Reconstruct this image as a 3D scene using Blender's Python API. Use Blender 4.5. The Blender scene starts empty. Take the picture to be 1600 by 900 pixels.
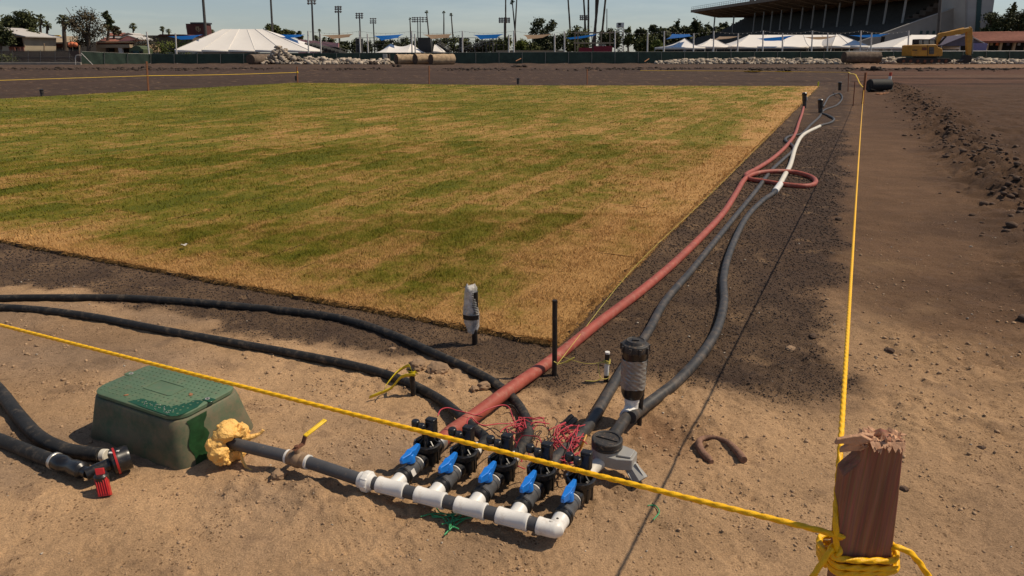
import bpy, math, random
import numpy as np
from mathutils import Vector, Matrix

random.seed(7)
RNG = np.random.default_rng(7)
SC = bpy.context.scene
COL = SC.collection
R = math.radians

# ------------------------------------------------------------------ camera, sky, sun, exposure
PITCH = math.atan(368 / 1066.667)
CAMH = 1.6
cam_d = bpy.data.cameras.new('camera')
cam_d.lens = 24.0
cam_d.sensor_width = 36.0
cam_d.clip_start = 0.05
cam_d.clip_end = 6000
cam = bpy.data.objects.new('camera', cam_d)
COL.objects.link(cam)
cam.location = (0, 0, CAMH)
cam.rotation_euler = (math.pi / 2 - PITCH, 0, 0)
SC.camera = cam

SUN_EL = R(54)
SUN_DIR = (0.985, 0.17)                       # horizontal direction towards the sun
world = bpy.data.worlds.new('World')
SC.world = world
world.use_nodes = True
wn = world.node_tree
bg = wn.nodes['Background']
sky = wn.nodes.new('ShaderNodeTexSky')
sky.sky_type = 'NISHITA'
sky.sun_disc = False
sky.sun_elevation = SUN_EL
sky.sun_rotation = math.atan2(SUN_DIR[0], SUN_DIR[1])
sky.air_density = 1.0
sky.dust_density = 0.35
sky.ozone_density = 1.0
tint = wn.nodes.new('ShaderNodeMixRGB')
tint.blend_type = 'MULTIPLY'
tint.inputs['Fac'].default_value = 1.0
tint.inputs['Color2'].default_value = (0.92, 0.99, 1.10, 1)
hsv = wn.nodes.new('ShaderNodeHueSaturation')
hsv.inputs['Saturation'].default_value = 0.75
wn.links.new(sky.outputs[0], hsv.inputs['Color'])
wn.links.new(hsv.outputs[0], tint.inputs['Color1'])
wtc = wn.nodes.new('ShaderNodeTexCoord')                       # thin high cloud streaks
wmp = wn.nodes.new('ShaderNodeMapping')
wmp.inputs['Scale'].default_value = (2.2, 2.2, 16.0)
wno = wn.nodes.new('ShaderNodeTexNoise')
wno.inputs['Scale'].default_value = 1.6
wno.inputs['Detail'].default_value = 7
wno.inputs['Roughness'].default_value = 0.62
wrp = wn.nodes.new('ShaderNodeValToRGB')
wrp.color_ramp.elements[0].position = 0.46
wrp.color_ramp.elements[1].position = 0.80
wrp.color_ramp.elements[0].color = (1, 1, 1, 1)
wrp.color_ramp.elements[1].color = (1.30, 1.22, 1.14, 1)
wml = wn.nodes.new('ShaderNodeMixRGB')
wml.blend_type = 'MULTIPLY'
wml.inputs['Fac'].default_value = 1.0
wn.links.new(wtc.outputs['Generated'], wmp.inputs['Vector'])
wn.links.new(wmp.outputs[0], wno.inputs['Vector'])
wn.links.new(wno.outputs['Fac'], wrp.inputs['Fac'])
wn.links.new(tint.outputs[0], wml.inputs['Color1'])
wn.links.new(wrp.outputs['Color'], wml.inputs['Color2'])
wn.links.new(wml.outputs[0], bg.inputs['Color'])
bg.inputs['Strength'].default_value = 0.072
sun_d = bpy.data.lights.new('sun', 'SUN')
sun_d.energy = 4.3
sun_d.angle = R(0.53)
sun_d.color = (1.0, 0.855, 0.655)
sun = bpy.data.objects.new('sun', sun_d)
COL.objects.link(sun)
sdir = Vector((SUN_DIR[0] * math.cos(SUN_EL), SUN_DIR[1] * math.cos(SUN_EL), math.sin(SUN_EL)))
sun.rotation_euler = (-sdir).to_track_quat('-Z', 'Y').to_euler()
SC.view_settings.view_transform = 'Standard'
SC.view_settings.look = 'None'
SC.view_settings.exposure = 0.0
SC.view_settings.gamma = 1.0

# ------------------------------------------------------------------ helpers: survey of the photograph
_F = 1600 * 24 / 36
_c, _s = math.cos(PITCH), math.sin(PITCH)


def ray(px, py):
    dx = (px - 800) / _F
    dy = (py - 450) / _F
    return Vector((dx, _c - dy * _s, -(_s + dy * _c)))


def G(px, py, z=0.0):
    """point of the horizontal plane at height z seen at that photograph pixel"""
    r = ray(px, py)
    v = r * ((CAMH - z) / -r.z)
    return Vector((v.x, v.y, z))


def W(px, py, y):
    """point at forward distance y"""
    r = ray(px, py)
    v = r * (y / r.y)
    return Vector((v.x, v.y, v.z + CAMH))


# ------------------------------------------------------------------ noise
_perm = RNG.permutation(256)
_perm = np.concatenate([_perm, _perm, _perm])
_ga = RNG.random(256) * 2 * math.pi
_gx, _gy = np.cos(_ga), np.sin(_ga)


def noise2(x, y):
    x = np.asarray(x, float)
    y = np.asarray(y, float)
    xi = np.floor(x).astype(np.int64)
    yi = np.floor(y).astype(np.int64)
    xf = x - xi
    yf = y - yi
    u = xf * xf * xf * (xf * (xf * 6 - 15) + 10)
    v = yf * yf * yf * (yf * (yf * 6 - 15) + 10)
    xi &= 255
    yi &= 255

    def g(i, j, fx, fy):
        h = _perm[_perm[(xi + i) & 255] + ((yi + j) & 255)]
        return _gx[h] * fx + _gy[h] * fy
    a = g(0, 0, xf, yf)
    b = g(1, 0, xf - 1, yf)
    c = g(0, 1, xf, yf - 1)
    d = g(1, 1, xf - 1, yf - 1)
    return ((a + (b - a) * u) + ((c + (d - c) * u) - (a + (b - a) * u)) * v) * 1.4


def fbm(x, y, s, octv=3):
    t = 0
    amp = 1.0
    for k in range(octv):
        t = t + amp * noise2(x / s + 17.3 * k, y / s - 9.1 * k)
        s *= 0.5
        amp *= 0.5
    return t


def sstep(a, b, x):
    t = np.clip((x - a) / (b - a), 0, 1)
    return t * t * (3 - 2 * t)


# ------------------------------------------------------------------ materials
def nodes(m):
    m.use_nodes = True
    nt = m.node_tree
    return nt, nt.nodes['Principled BSDF']


def mat(name, col, rough=0.6, metal=0.0, var=0.25, vscale=12.0, dirt=None, dirt_amt=0.0, bump=0.0, bscale=60.0, spec=0.4, coat=0.0, alpha=None):
    m = bpy.data.materials.new(name)
    nt, b = nodes(m)
    N, L = nt.nodes, nt.links
    tc = N.new('ShaderNodeTexCoord')
    no = N.new('ShaderNodeTexNoise')
    no.inputs['Scale'].default_value = vscale
    no.inputs['Detail'].default_value = 6
    no.inputs['Roughness'].default_value = 0.65
    L.new(tc.outputs['Object'], no.inputs['Vector'])
    rp = N.new('ShaderNodeValToRGB')
    rp.color_ramp.elements[0].position = 0.3
    rp.color_ramp.elements[1].position = 0.7
    lo = tuple(max(0, c * (1 - var)) for c in col)
    hi = tuple(min(1, c * (1 + var * 0.8)) for c in col)
    rp.color_ramp.elements[0].color = (*lo, 1)
    rp.color_ramp.elements[1].color = (*hi, 1)
    L.new(no.outputs['Fac'], rp.inputs['Fac'])
    out = rp.outputs['Color']
    if dirt:
        n2 = N.new('ShaderNodeTexNoise')
        n2.inputs['Scale'].default_value = vscale * 2.3
        n2.inputs['Detail'].default_value = 8
        n2.inputs['Roughness'].default_value = 0.75
        L.new(tc.outputs['Object'], n2.inputs['Vector'])
        r2 = N.new('ShaderNodeValToRGB')
        r2.color_ramp.elements[0].position = 0.62 - 0.35 * dirt_amt
        r2.color_ramp.elements[1].position = 0.82 - 0.25 * dirt_amt
        L.new(n2.outputs['Fac'], r2.inputs['Fac'])
        mx = N.new('ShaderNodeMixRGB')
        mx.inputs['Color2'].default_value = (*dirt, 1)
        mu = N.new('ShaderNodeMath')
        mu.operation = 'MULTIPLY'
        mu.inputs[1].default_value = 0.75
        L.new(r2.outputs['Color'], mu.inputs[0])
        L.new(mu.outputs[0], mx.inputs['Fac'])
        L.new(out, mx.inputs['Color1'])
        out = mx.outputs['Color']
    L.new(out, b.inputs['Base Color'])
    b.inputs['Roughness'].default_value = rough
    b.inputs['Metallic'].default_value = metal
    b.inputs['Specular IOR Level'].default_value = spec
    if coat:
        b.inputs['Coat Weight'].default_value = coat
    if bump:
        n3 = N.new('ShaderNodeTexNoise')
        n3.inputs['Scale'].default_value = bscale
        n3.inputs['Detail'].default_value = 5
        L.new(tc.outputs['Object'], n3.inputs['Vector'])
        bp = N.new('ShaderNodeBump')
        bp.inputs['Strength'].default_value = bump
        bp.inputs['Distance'].default_value = 0.01
        L.new(n3.outputs['Fac'], bp.inputs['Height'])
        L.new(bp.outputs['Normal'], b.inputs['Normal'])
    return m


SAND = (0.36, 0.245, 0.15)
M = {
    'white_pvc': mat('white_pvc', (0.72, 0.70, 0.66), 0.38, var=0.06, vscale=9, dirt=(0.42, 0.34, 0.25), dirt_amt=0.25),
    'grey_pipe': mat('grey_pipe', (0.066, 0.066, 0.070), 0.5, var=0.18, vscale=14, dirt=SAND, dirt_amt=0.10),
    'grey_valve': mat('grey_valve', (0.070, 0.071, 0.075), 0.42, var=0.15, vscale=30, dirt=SAND, dirt_amt=0.15),
    'black_plastic': mat('black_plastic', (0.012, 0.012, 0.013), 0.32, var=0.3, vscale=25, dirt=(0.11, 0.085, 0.06), dirt_amt=0.25, spec=0.5),
    'black_cap': mat('black_cap', (0.03, 0.028, 0.027), 0.55, var=0.3, vscale=30, dirt=SAND, dirt_amt=0.25),
    'blue': mat('blue_plastic', (0.014, 0.175, 0.62), 0.32, var=0.12, vscale=20, dirt=SAND, dirt_amt=0.05),
    'hose_black': mat('black_hose_rubber', (0.020, 0.0195, 0.019), 0.62, var=0.35, vscale=9, dirt=(0.17, 0.13, 0.09), dirt_amt=0.32, bump=0.15, bscale=50, spec=0.3),
    'hose_grey': mat('grey_hose_rubber', (0.034, 0.032, 0.031), 0.52, var=0.3, vscale=7, dirt=(0.17, 0.125, 0.09), dirt_amt=0.42, bump=0.1, bscale=60),
    'hose_red': mat('red_hose_rubber', (0.31, 0.064, 0.042), 0.6, var=0.25, vscale=8, dirt=(0.38, 0.22, 0.15), dirt_amt=0.32, bump=0.15, bscale=120),
    'hose_white': mat('white_hose', (0.62, 0.58, 0.50), 0.55, var=0.1, vscale=6, dirt=(0.33, 0.26, 0.19), dirt_amt=0.28),
    'box_green': mat('green_box_plastic', (0.060, 0.100, 0.055), 0.65, var=0.3, vscale=5, dirt=(0.19, 0.135, 0.085), dirt_amt=0.78),
    'lid_green': mat('green_lid_plastic', (0.092, 0.152, 0.090), 0.7, var=0.12, vscale=10, dirt=(0.17, 0.165, 0.10), dirt_amt=0.35),
    'wet_green': mat('wet_green_plastic', (0.012, 0.07, 0.028), 0.16, var=0.25, vscale=14, spec=0.5),
    'foam': mat('expanding_foam', (0.86, 0.50, 0.14), 0.5, var=0.12, vscale=28, bump=0.9, bscale=95),
    'brass': mat('dirty_brass', (0.25, 0.165, 0.10), 0.7, metal=0.1, var=0.35, vscale=40, dirt=SAND, dirt_amt=0.4),
    'rust': mat('rusty_steel', (0.16, 0.065, 0.035), 0.85, var=0.4, vscale=60, bump=0.3, bscale=200),
    'rebar': mat('dark_steel', (0.03, 0.026, 0.024), 0.65, metal=0.4, var=0.5, vscale=30, dirt=(0.12, 0.07, 0.045), dirt_amt=0.3),
    'yellow': mat('yellow_plastic', (0.80, 0.52, 0.02), 0.45, var=0.12, vscale=40),
    'yellow_dark': mat('yellow_tape_plastic', (0.72, 0.58, 0.03), 0.4, var=0.15, vscale=60, dirt=(0.05, 0.045, 0.02), dirt_amt=0.12),
    'rope': mat('yellow_rope_fibre', (0.98, 0.50, 0.003), 0.45, var=0.16, vscale=160, bump=0.2, bscale=400),
    'string': mat('yellow_string', (0.55, 0.46, 0.10), 0.6, var=0.1),
    'tape': mat('duct_tape', (0.27, 0.265, 0.255), 0.27, metal=0.35, var=0.2, vscale=30, bump=0.4, bscale=38),
    'grey_fit': mat('grey_fitting_plastic', (0.30, 0.295, 0.28), 0.4, var=0.1, vscale=18, dirt=SAND, dirt_amt=0.2),
    'steel': mat('clamp_steel', (0.5, 0.48, 0.45), 0.4, metal=0.8, var=0.3, vscale=60, dirt=SAND, dirt_amt=0.3),
    'red_plastic': mat('red_plastic', (0.42, 0.022, 0.022), 0.35, var=0.15, vscale=30, dirt=SAND, dirt_amt=0.05),
    'wire_red': mat('red_wire', (0.45, 0.045, 0.062), 0.45, var=0.15, vscale=20),
    'wire_black': mat('black_wire', (0.015, 0.014, 0.014), 0.4, var=0.2, vscale=20),
    'green_string': mat('green_plastic_string', (0.05, 0.30, 0.12), 0.5, var=0.3, vscale=90),
    'bag': mat('clear_bag', (0.62, 0.60, 0.575), 0.2, var=0.35, vscale=30, bump=0.9, bscale=60),
    'bag_print': mat('bag_print', (0.015, 0.015, 0.016), 0.4),
    'splinter': mat('fresh_split_wood', (0.50, 0.28, 0.165), 0.8, var=0.25, vscale=60, bump=0.3, bscale=150),
    'stake_far': mat('orange_stake_wood', (0.26, 0.105, 0.05), 0.8, var=0.25, vscale=10),
    'root': mat('rusty_root', (0.21, 0.115, 0.075), 0.9, var=0.3, vscale=40, bump=0.5, bscale=90),
    'rock': mat('dusty_clod', (0.27, 0.175, 0.105), 0.95, var=0.3, vscale=18, bump=0.6, bscale=60),
    'gravel': mat('pale_chips', (0.42, 0.36, 0.29), 0.9, var=0.4, vscale=30),
    'clod': mat('sandy_clods', (0.37, 0.245, 0.145), 0.97, var=0.35, vscale=14, bump=0.3, bscale=90),
    'clod_dark': mat('dark_clods', (0.125, 0.088, 0.068), 0.97, var=0.4, vscale=11, bump=0.3, bscale=90),
    'topsoil_crumb': mat('topsoil_crumbs', (0.070, 0.048, 0.037), 0.97, var=0.35, vscale=25),
    'clod_brown': mat('brown_clods', (0.098, 0.061, 0.041), 0.97, var=0.35, vscale=6, bump=0.5, bscale=60),
    'white_paint': mat('white_painted_steel', (0.66, 0.62, 0.57), 0.5, var=0.08, vscale=1.0),
    'tent': mat('white_tent_vinyl', (0.74, 0.70, 0.645), 0.5, var=0.04, vscale=0.4),
    'tent_purple': mat('purple_tent_fabric', (0.105, 0.085, 0.115), 0.6, var=0.2, vscale=1),
    'sail_blue': mat('blue_shade_cloth', (0.008, 0.085, 0.30), 0.7, var=0.1, vscale=1),
    'sail_tan': mat('tan_shade_cloth', (0.32, 0.225, 0.15), 0.8, var=0.1, vscale=1),
    'screen': mat('green_privacy_screen', (0.036, 0.060, 0.042), 0.8, var=0.3, vscale=1.2),
    'galv': mat('galvanised_steel', (0.16, 0.16, 0.15), 0.5, metal=0.4, var=0.2, vscale=3),
    'rail_pale': mat('pale_rail_paint', (0.50, 0.47, 0.43), 0.5, var=0.1, vscale=2),
    'pole_dark': mat('dark_pole_steel', (0.075, 0.068, 0.062), 0.6, metal=0.2, var=0.2, vscale=2),
    'lamp': mat('lamp_housing', (0.30, 0.29, 0.27), 0.5, var=0.2, vscale=4),
    'concrete': mat('concrete', (0.30, 0.255, 0.205), 0.9, var=0.25, vscale=1.5, bump=0.4, bscale=8),
    'concrete_grey': mat('grey_concrete_wall', (0.26, 0.245, 0.225), 0.9, var=0.12, vscale=0.5, bump=0.2, bscale=5),
    'concrete_pale': mat('pale_concrete_wall', (0.36, 0.345, 0.32), 0.9, var=0.1, vscale=0.5),
    'green_stripe': mat('dark_green_panel', (0.025, 0.06, 0.055), 0.6, var=0.1),
    'stand_dark': mat('dark_seating', (0.034, 0.033, 0.031), 0.7, var=0.3, vscale=0.8),
    'roof_soffit': mat('tan_soffit', (0.42, 0.29, 0.185), 0.85, var=0.15, vscale=0.2),
    'tan_wall': mat('tan_wall', (0.38, 0.265, 0.155), 0.85, var=0.15, vscale=0.6),
    'cream_wall': mat('cream_wall', (0.45, 0.38, 0.27), 0.85, var=0.12, vscale=0.6),
    'roof_tan': mat('tan_roof', (0.34, 0.26, 0.17), 0.85, var=0.12, vscale=0.6),
    'roof_red': mat('red_tile_roof', (0.27, 0.105, 0.07), 0.85, var=0.25, vscale=1.2, bump=0.6, bscale=3),
    'brick_red': mat('brick_red_wall', (0.10, 0.032, 0.026), 0.8, var=0.2, vscale=1),
    'red_paint': mat('red_painted_panel', (0.22, 0.012, 0.025), 0.6, var=0.1, vscale=1),
    'pink_wall': mat('pink_wall', (0.74, 0.36, 0.34), 0.85, var=0.1, vscale=0.5),
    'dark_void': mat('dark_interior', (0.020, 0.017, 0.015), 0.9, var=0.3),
    'glass': mat('dark_glass', (0.03, 0.04, 0.045), 0.08, var=0.2, spec=0.6),
    'cab_glass': mat('cab_glass', (0.22, 0.24, 0.23), 0.1, var=0.4, vscale=2, spec=0.6),
    'excavator': mat('excavator_yellow_paint', (0.46, 0.225, 0.022), 0.45, var=0.2, vscale=1.2, dirt=(0.17, 0.11, 0.06), dirt_amt=0.3),
    'track': mat('track_steel', (0.03, 0.024, 0.02), 0.8, var=0.4, vscale=4),
    'bark': mat('bark', (0.10, 0.075, 0.055), 0.95, var=0.3, vscale=4),
    'palm_bark': mat('palm_bark', (0.085, 0.062, 0.045), 0.95, var=0.3, vscale=3),
    'log': mat('pale_log_bark', (0.40, 0.29, 0.18), 0.9, var=0.35, vscale=2.2, dirt=(0.10, 0.065, 0.04), dirt_amt=0.35, bump=0.8, bscale=8),
    'log_dark': mat('dark_log_bark', (0.13, 0.095, 0.07), 0.95, var=0.5, vscale=1.8, dirt=(0.3, 0.24, 0.18), dirt_amt=0.3, bump=0.8, bscale=6),
    'log_end': mat('log_cut_end', (0.10, 0.062, 0.040), 0.9, var=0.4, vscale=5),
    'drum': mat('black_drum_steel', (0.012, 0.012, 0.0125), 0.75, var=0.3, vscale=5, dirt=(0.10, 0.07, 0.05), dirt_amt=0.2),
    'cone_orange': mat('orange_cone_rubber', (0.50, 0.07, 0.03), 0.55, var=0.1),
    'cone_white': mat('white_reflective_band', (0.62, 0.60, 0.57), 0.4, var=0.1),
    'orange': mat('orange_fabric', (0.62, 0.17, 0.07), 0.7, var=0.15),
    'orange_dirt': mat('orange_dirt', (0.32, 0.15, 0.075), 0.97, var=0.3, vscale=9, bump=0.6, bscale=20),
    'marker': mat('yellow_green_marker', (0.62, 0.60, 0.02), 0.5, var=0.1),
    'umber_bush': mat('dry_soil_heap', (0.055, 0.037, 0.027), 0.98, var=0.4, vscale=4, bump=0.7, bscale=9),
}


def leaf_mat(name, lo, hi):
    m = bpy.data.materials.new(name)
    nt, b = nodes(m)
    N, L = nt.nodes, nt.links
    at = N.new('ShaderNodeAttribute')
    at.attribute_name = 'tone'
    rp = N.new('ShaderNodeValToRGB')
    rp.color_ramp.elements[0].color = (*lo, 1)
    rp.color_ramp.elements[1].color = (*hi, 1)
    L.new(at.outputs['Fac'], rp.inputs['Fac'])
    L.new(rp.outputs['Color'], b.inputs['Base Color'])
    b.inputs['Roughness'].default_value = 0.7
    b.inputs['Specular IOR Level'].default_value = 0.2
    return m


LEAF = {
    'dark': leaf_mat('dark_foliage', (0.018, 0.025, 0.011), (0.080, 0.088, 0.030)),
    'mid': leaf_mat('mid_foliage', (0.028, 0.040, 0.013), (0.120, 0.125, 0.034)),
    'bright': leaf_mat('bright_foliage', (0.05, 0.075, 0.012), (0.15, 0.17, 0.03)),
    'brown': leaf_mat('brownish_foliage', (0.03, 0.028, 0.016), (0.095, 0.070, 0.035)),
    'palm': leaf_mat('palm_foliage', (0.022, 0.032, 0.014), (0.10, 0.105, 0.040)),
    'skirt': leaf_mat('dry_palm_skirt', (0.05, 0.038, 0.022), (0.15, 0.11, 0.065)),
}


def wood_mat():
    m = bpy.data.materials.new('redwood_stake')
    nt, b = nodes(m)
    N, L = nt.nodes, nt.links
    tc = N.new('ShaderNodeTexCoord')
    mp = N.new('ShaderNodeMapping')
    mp.inputs['Scale'].default_value = (75, 75, 3.2)
    L.new(tc.outputs['Object'], mp.inputs['Vector'])
    wv = N.new('ShaderNodeTexNoise')
    wv.inputs['Scale'].default_value = 1.0
    wv.inputs['Detail'].default_value = 4
    wv.inputs['Distortion'].default_value = 0.6
    L.new(mp.outputs[0], wv.inputs['Vector'])
    rp = N.new('ShaderNodeValToRGB')
    rp.color_ramp.elements[0].position = 0.3
    rp.color_ramp.elements[1].position = 0.72
    rp.color_ramp.elements[0].color = (0.165, 0.064, 0.036, 1)
    rp.color_ramp.elements[1].color = (0.325, 0.138, 0.076, 1)
    L.new(wv.outputs['Fac'], rp.inputs['Fac'])
    no = N.new('ShaderNodeTexNoise')
    no.inputs['Scale'].default_value = 1.0
    no.inputs['Detail'].default_value = 8
    mp2 = N.new('ShaderNodeMapping')
    mp2.inputs['Scale'].default_value = (300, 300, 12)
    L.new(tc.outputs['Object'], mp2.inputs['Vector'])
    L.new(mp2.outputs[0], no.inputs['Vector'])
    mx = N.new('ShaderNodeMixRGB')
    mx.blend_type = 'OVERLAY'
    mx.inputs['Fac'].default_value = 0.55
    L.new(rp.outputs['Color'], mx.inputs['Color1'])
    L.new(no.outputs['Color'], mx.inputs['Color2'])
    hs = N.new('ShaderNodeHueSaturation')
    hs.inputs['Saturation'].default_value = 0.95
    L.new(mx.outputs['Color'], hs.inputs['Color'])
    L.new(hs.outputs['Color'], b.inputs['Base Color'])
    b.inputs['Roughness'].default_value = 0.75
    b.inputs['Specular IOR Level'].default_value = 0.25
    bp = N.new('ShaderNodeBump')
    bp.inputs['Strength'].default_value = 0.35
    bp.inputs['Distance'].default_value = 0.004
    L.new(no.outputs['Fac'], bp.inputs['Height'])
    L.new(bp.outputs['Normal'], b.inputs['Normal'])
    return m


M['wood'] = wood_mat()


def bag_mat():
    m = M['bag']
    nt = m.node_tree
    tr = nt.nodes.new('ShaderNodeBsdfTransparent')
    tr.inputs['Color'].default_value = (0.95, 0.95, 0.94, 1)
    mx = nt.nodes.new('ShaderNodeMixShader')
    no = nt.nodes.new('ShaderNodeTexNoise')
    no.inputs['Scale'].default_value = 22
    no.inputs['Detail'].default_value = 5
    tc = nt.nodes.new('ShaderNodeTexCoord')
    nt.links.new(tc.outputs['Object'], no.inputs['Vector'])
    rp = nt.nodes.new('ShaderNodeValToRGB')
    rp.color_ramp.elements[0].position = 0.35
    rp.color_ramp.elements[1].position = 0.65
    rp.color_ramp.elements[0].color = (0.45, 0.45, 0.45, 1)
    rp.color_ramp.elements[1].color = (0.92, 0.92, 0.92, 1)
    nt.links.new(no.outputs['Fac'], rp.inputs['Fac'])
    nt.links.new(rp.outputs['Color'], mx.inputs['Fac'])
    nt.links.new(tr.outputs[0], mx.inputs[1])
    nt.links.new(nt.nodes['Principled BSDF'].outputs[0], mx.inputs[2])
    nt.links.new(mx.outputs[0], nt.nodes['Material Output'].inputs['Surface'])


bag_mat()


# ------------------------------------------------------------------ mesh builder
def frame(d):
    d = Vector(d).normalized()
    a = Vector((0, 0, 1)) if abs(d.z) < 0.95 else Vector((1, 0, 0))
    x = a.cross(d).normalized()
    return x, d.cross(x), d


def smooth_path(pts, step):
    pts = [Vector(p) for p in pts]
    P = [pts[0] * 2 - pts[1]] + pts + [pts[-1] * 2 - pts[-2]]
    out = []
    for i in range(1, len(P) - 2):
        p0, p1, p2, p3 = P[i - 1], P[i], P[i + 1], P[i + 2]
        n = max(2, int((p2 - p1).length / step))
        for k in range(n):
            t = k / n
            out.append(0.5 * ((2 * p1) + (p2 - p0) * t + (2 * p0 - 5 * p1 + 4 * p2 - p3) * t * t + (3 * p1 - p0 - 3 * p2 + p3) * t ** 3))
    out.append(pts[-1])
    return out


class MB:
    def __init__(self):
        self.v = []
        self.f = []
        self.mi = []
        self.m = 0

    def add(self, vs, fs):
        o = len(self.v)
        self.v.extend([Vector(p) for p in vs])
        self.f.extend([tuple(i + o for i in f) for f in fs])
        self.mi.extend([self.m] * len(fs))
        return self

    def box(self, c, s, x=(1, 0, 0), y=(0, 1, 0), z=(0, 0, 1)):
        c, x, y, z = Vector(c), Vector(x).normalized(), Vector(y).normalized(), Vector(z).normalized()
        a, b, d = s[0] / 2, s[1] / 2, s[2] / 2
        vs = [c + x * (i * a) + y * (j * b) + z * (k * d) for k in (-1, 1) for j in (-1, 1) for i in (-1, 1)]
        return self.add(vs, [(0, 2, 3, 1), (4, 5, 7, 6), (0, 1, 5, 4), (2, 6, 7, 3), (0, 4, 6, 2), (1, 3, 7, 5)])

    def lathe(self, o, d, prof, n=20, cap=True):
        x, y, d = frame(d)
        o = Vector(o)
        vs, fs = [], []
        for r, h in prof:
            for k in range(n):
                a = 2 * math.pi * k / n
                vs.append(o + d * h + x * (r * math.cos(a)) + y * (r * math.sin(a)))
        for i in range(len(prof) - 1):
            for k in range(n):
                k2 = (k + 1) % n
                fs.append((i * n + k, i * n + k2, (i + 1) * n + k2, (i + 1) * n + k))
        if cap:
            fs.append(tuple(range(n - 1, -1, -1)))
            b = (len(prof) - 1) * n
            fs.append(tuple(range(b, b + n)))
        return self.add(vs, fs)

    def cyl(self, a, b, r, r2=None, n=16):
        a, b = Vector(a), Vector(b)
        return self.lathe(a, b - a, [(r, 0), (r if r2 is None else r2, (b - a).length)], n)

    def tube(self, pts, r, n=10, step=0.03, smooth=True, lobes=0, twist=0.0, wob=0.0):
        P = smooth_path(pts, step) if smooth else [Vector(p) for p in pts]
        vs, fs = [], []
        t = (P[1] - P[0]).normalized()
        x, y, _ = frame(t)
        L = 0.0
        for i, p in enumerate(P):
            t2 = (P[min(i + 1, len(P) - 1)] - P[max(i - 1, 0)]).normalized()
            q = t.rotation_difference(t2)
            x.rotate(q)
            y.rotate(q)
            t = t2
            if i:
                L += (p - P[i - 1]).length
            rr = r(i / (len(P) - 1)) if callable(r) else r
            if wob:
                rr *= 1 + wob * math.sin(L * 37 + 3 * math.sin(L * 11))
            for k in range(n):
                a = 2 * math.pi * k / n
                q2 = rr
                if lobes:
                    q2 = rr * (0.62 + 0.46 * abs(math.cos(0.5 * lobes * (a + twist * L))))
                vs.append(p + x * (q2 * math.cos(a)) + y * (q2 * math.sin(a)))
        m = len(P)
        for i in range(m - 1):
            for k in range(n):
                k2 = (k + 1) % n
                fs.append((i * n + k, i * n + k2, (i + 1) * n + k2, (i + 1) * n + k))
        fs.append(tuple(range(n - 1, -1, -1)))
        fs.append(tuple(range((m - 1) * n, m * n)))
        return self.add(vs, fs)

    def prism(self, poly, off):
        """poly: list of 3D points (planar outline), off: extrusion vector"""
        poly = [Vector(p) for p in poly]
        off = Vector(off)
        n = len(poly)
        return self.add(poly + [p + off for p in poly],
                        [tuple(range(n)), tuple(range(2 * n - 1, n - 1, -1))] + [(i, i + n, (i + 1) % n + n, (i + 1) % n) for i in range(n)])

    def grid(self, fn, nu, nv):
        vs = [fn(i / nu, j / nv) for j in range(nv + 1) for i in range(nu + 1)]
        return self.add(vs, [(j * (nu + 1) + i, j * (nu + 1) + i + 1, (j + 1) * (nu + 1) + i + 1, (j + 1) * (nu + 1) + i) for j in range(nv) for i in range(nu)])

    def rock(self, c, s, seed=0, sub=2, rough=0.25):
        V, Fc = ico(sub)
        rg = np.random.default_rng(seed)
        o = rg.random(3) * 50
        V = V * (1 + rough * (noise2(V[:, 0] * 1.6 + o[0] + V[:, 2], V[:, 1] * 1.6 + o[1] - V[:, 2]) + 0.5 * noise2(V[:, 0] * 3.7 + o[1], V[:, 2] * 3.7 + V[:, 1] * 2 + o[2])))[:, None]
        a = rg.random() * 6.28
        ca, sa = math.cos(a), math.sin(a)
        X = V * np.array(s)
        X = np.stack([X[:, 0] * ca - X[:, 1] * sa, X[:, 0] * sa + X[:, 1] * ca, X[:, 2]], 1) + np.array(c)
        return self.add(X.tolist(), [tuple(f) for f in Fc.tolist()])

    def build(self, name, material, parent=None, smooth=35, bevel=0.0, label=None):
        me = bpy.data.meshes.new(name)
        off = parent_loc(parent)
        me.from_pydata([tuple(v - off) for v in self.v], [], self.f)
        ms = material if isinstance(material, (list, tuple)) else [material]
        for m_ in ms:
            me.materials.append(m_)
        if len(ms) > 1:
            me.polygons.foreach_set('material_index', self.mi)
        finish(me, smooth)
        o = bpy.data.objects.new(name, me)
        COL.objects.link(o)
        if parent is not None:
            o.parent = parent
        if bevel:
            md = o.modifiers.new('bevel', 'BEVEL')
            md.width = bevel
            md.segments = 2
            md.limit_method = 'ANGLE'
            md.angle_limit = R(40)
        if label:
            o['label'] = label
        return o


def parent_loc(p):
    v = Vector((0, 0, 0))
    while p is not None:
        v = v + p.location
        p = p.parent
    return v


def finish(me, smooth):
    me.update()
    if smooth:
        me.shade_smooth()
        me.set_sharp_from_angle(angle=R(smooth))


_ico = {}


def ico(sub):
    if sub not in _ico:
        import bmesh
        b = bmesh.new()
        bmesh.ops.create_icosphere(b, subdivisions=sub, radius=1)
        V = np.array([v.co[:] for v in b.verts])
        Fc = np.array([[v.index for v in f.verts] for f in b.faces])
        b.free()
        _ico[sub] = (V, Fc)
    return _ico[sub]


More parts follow.
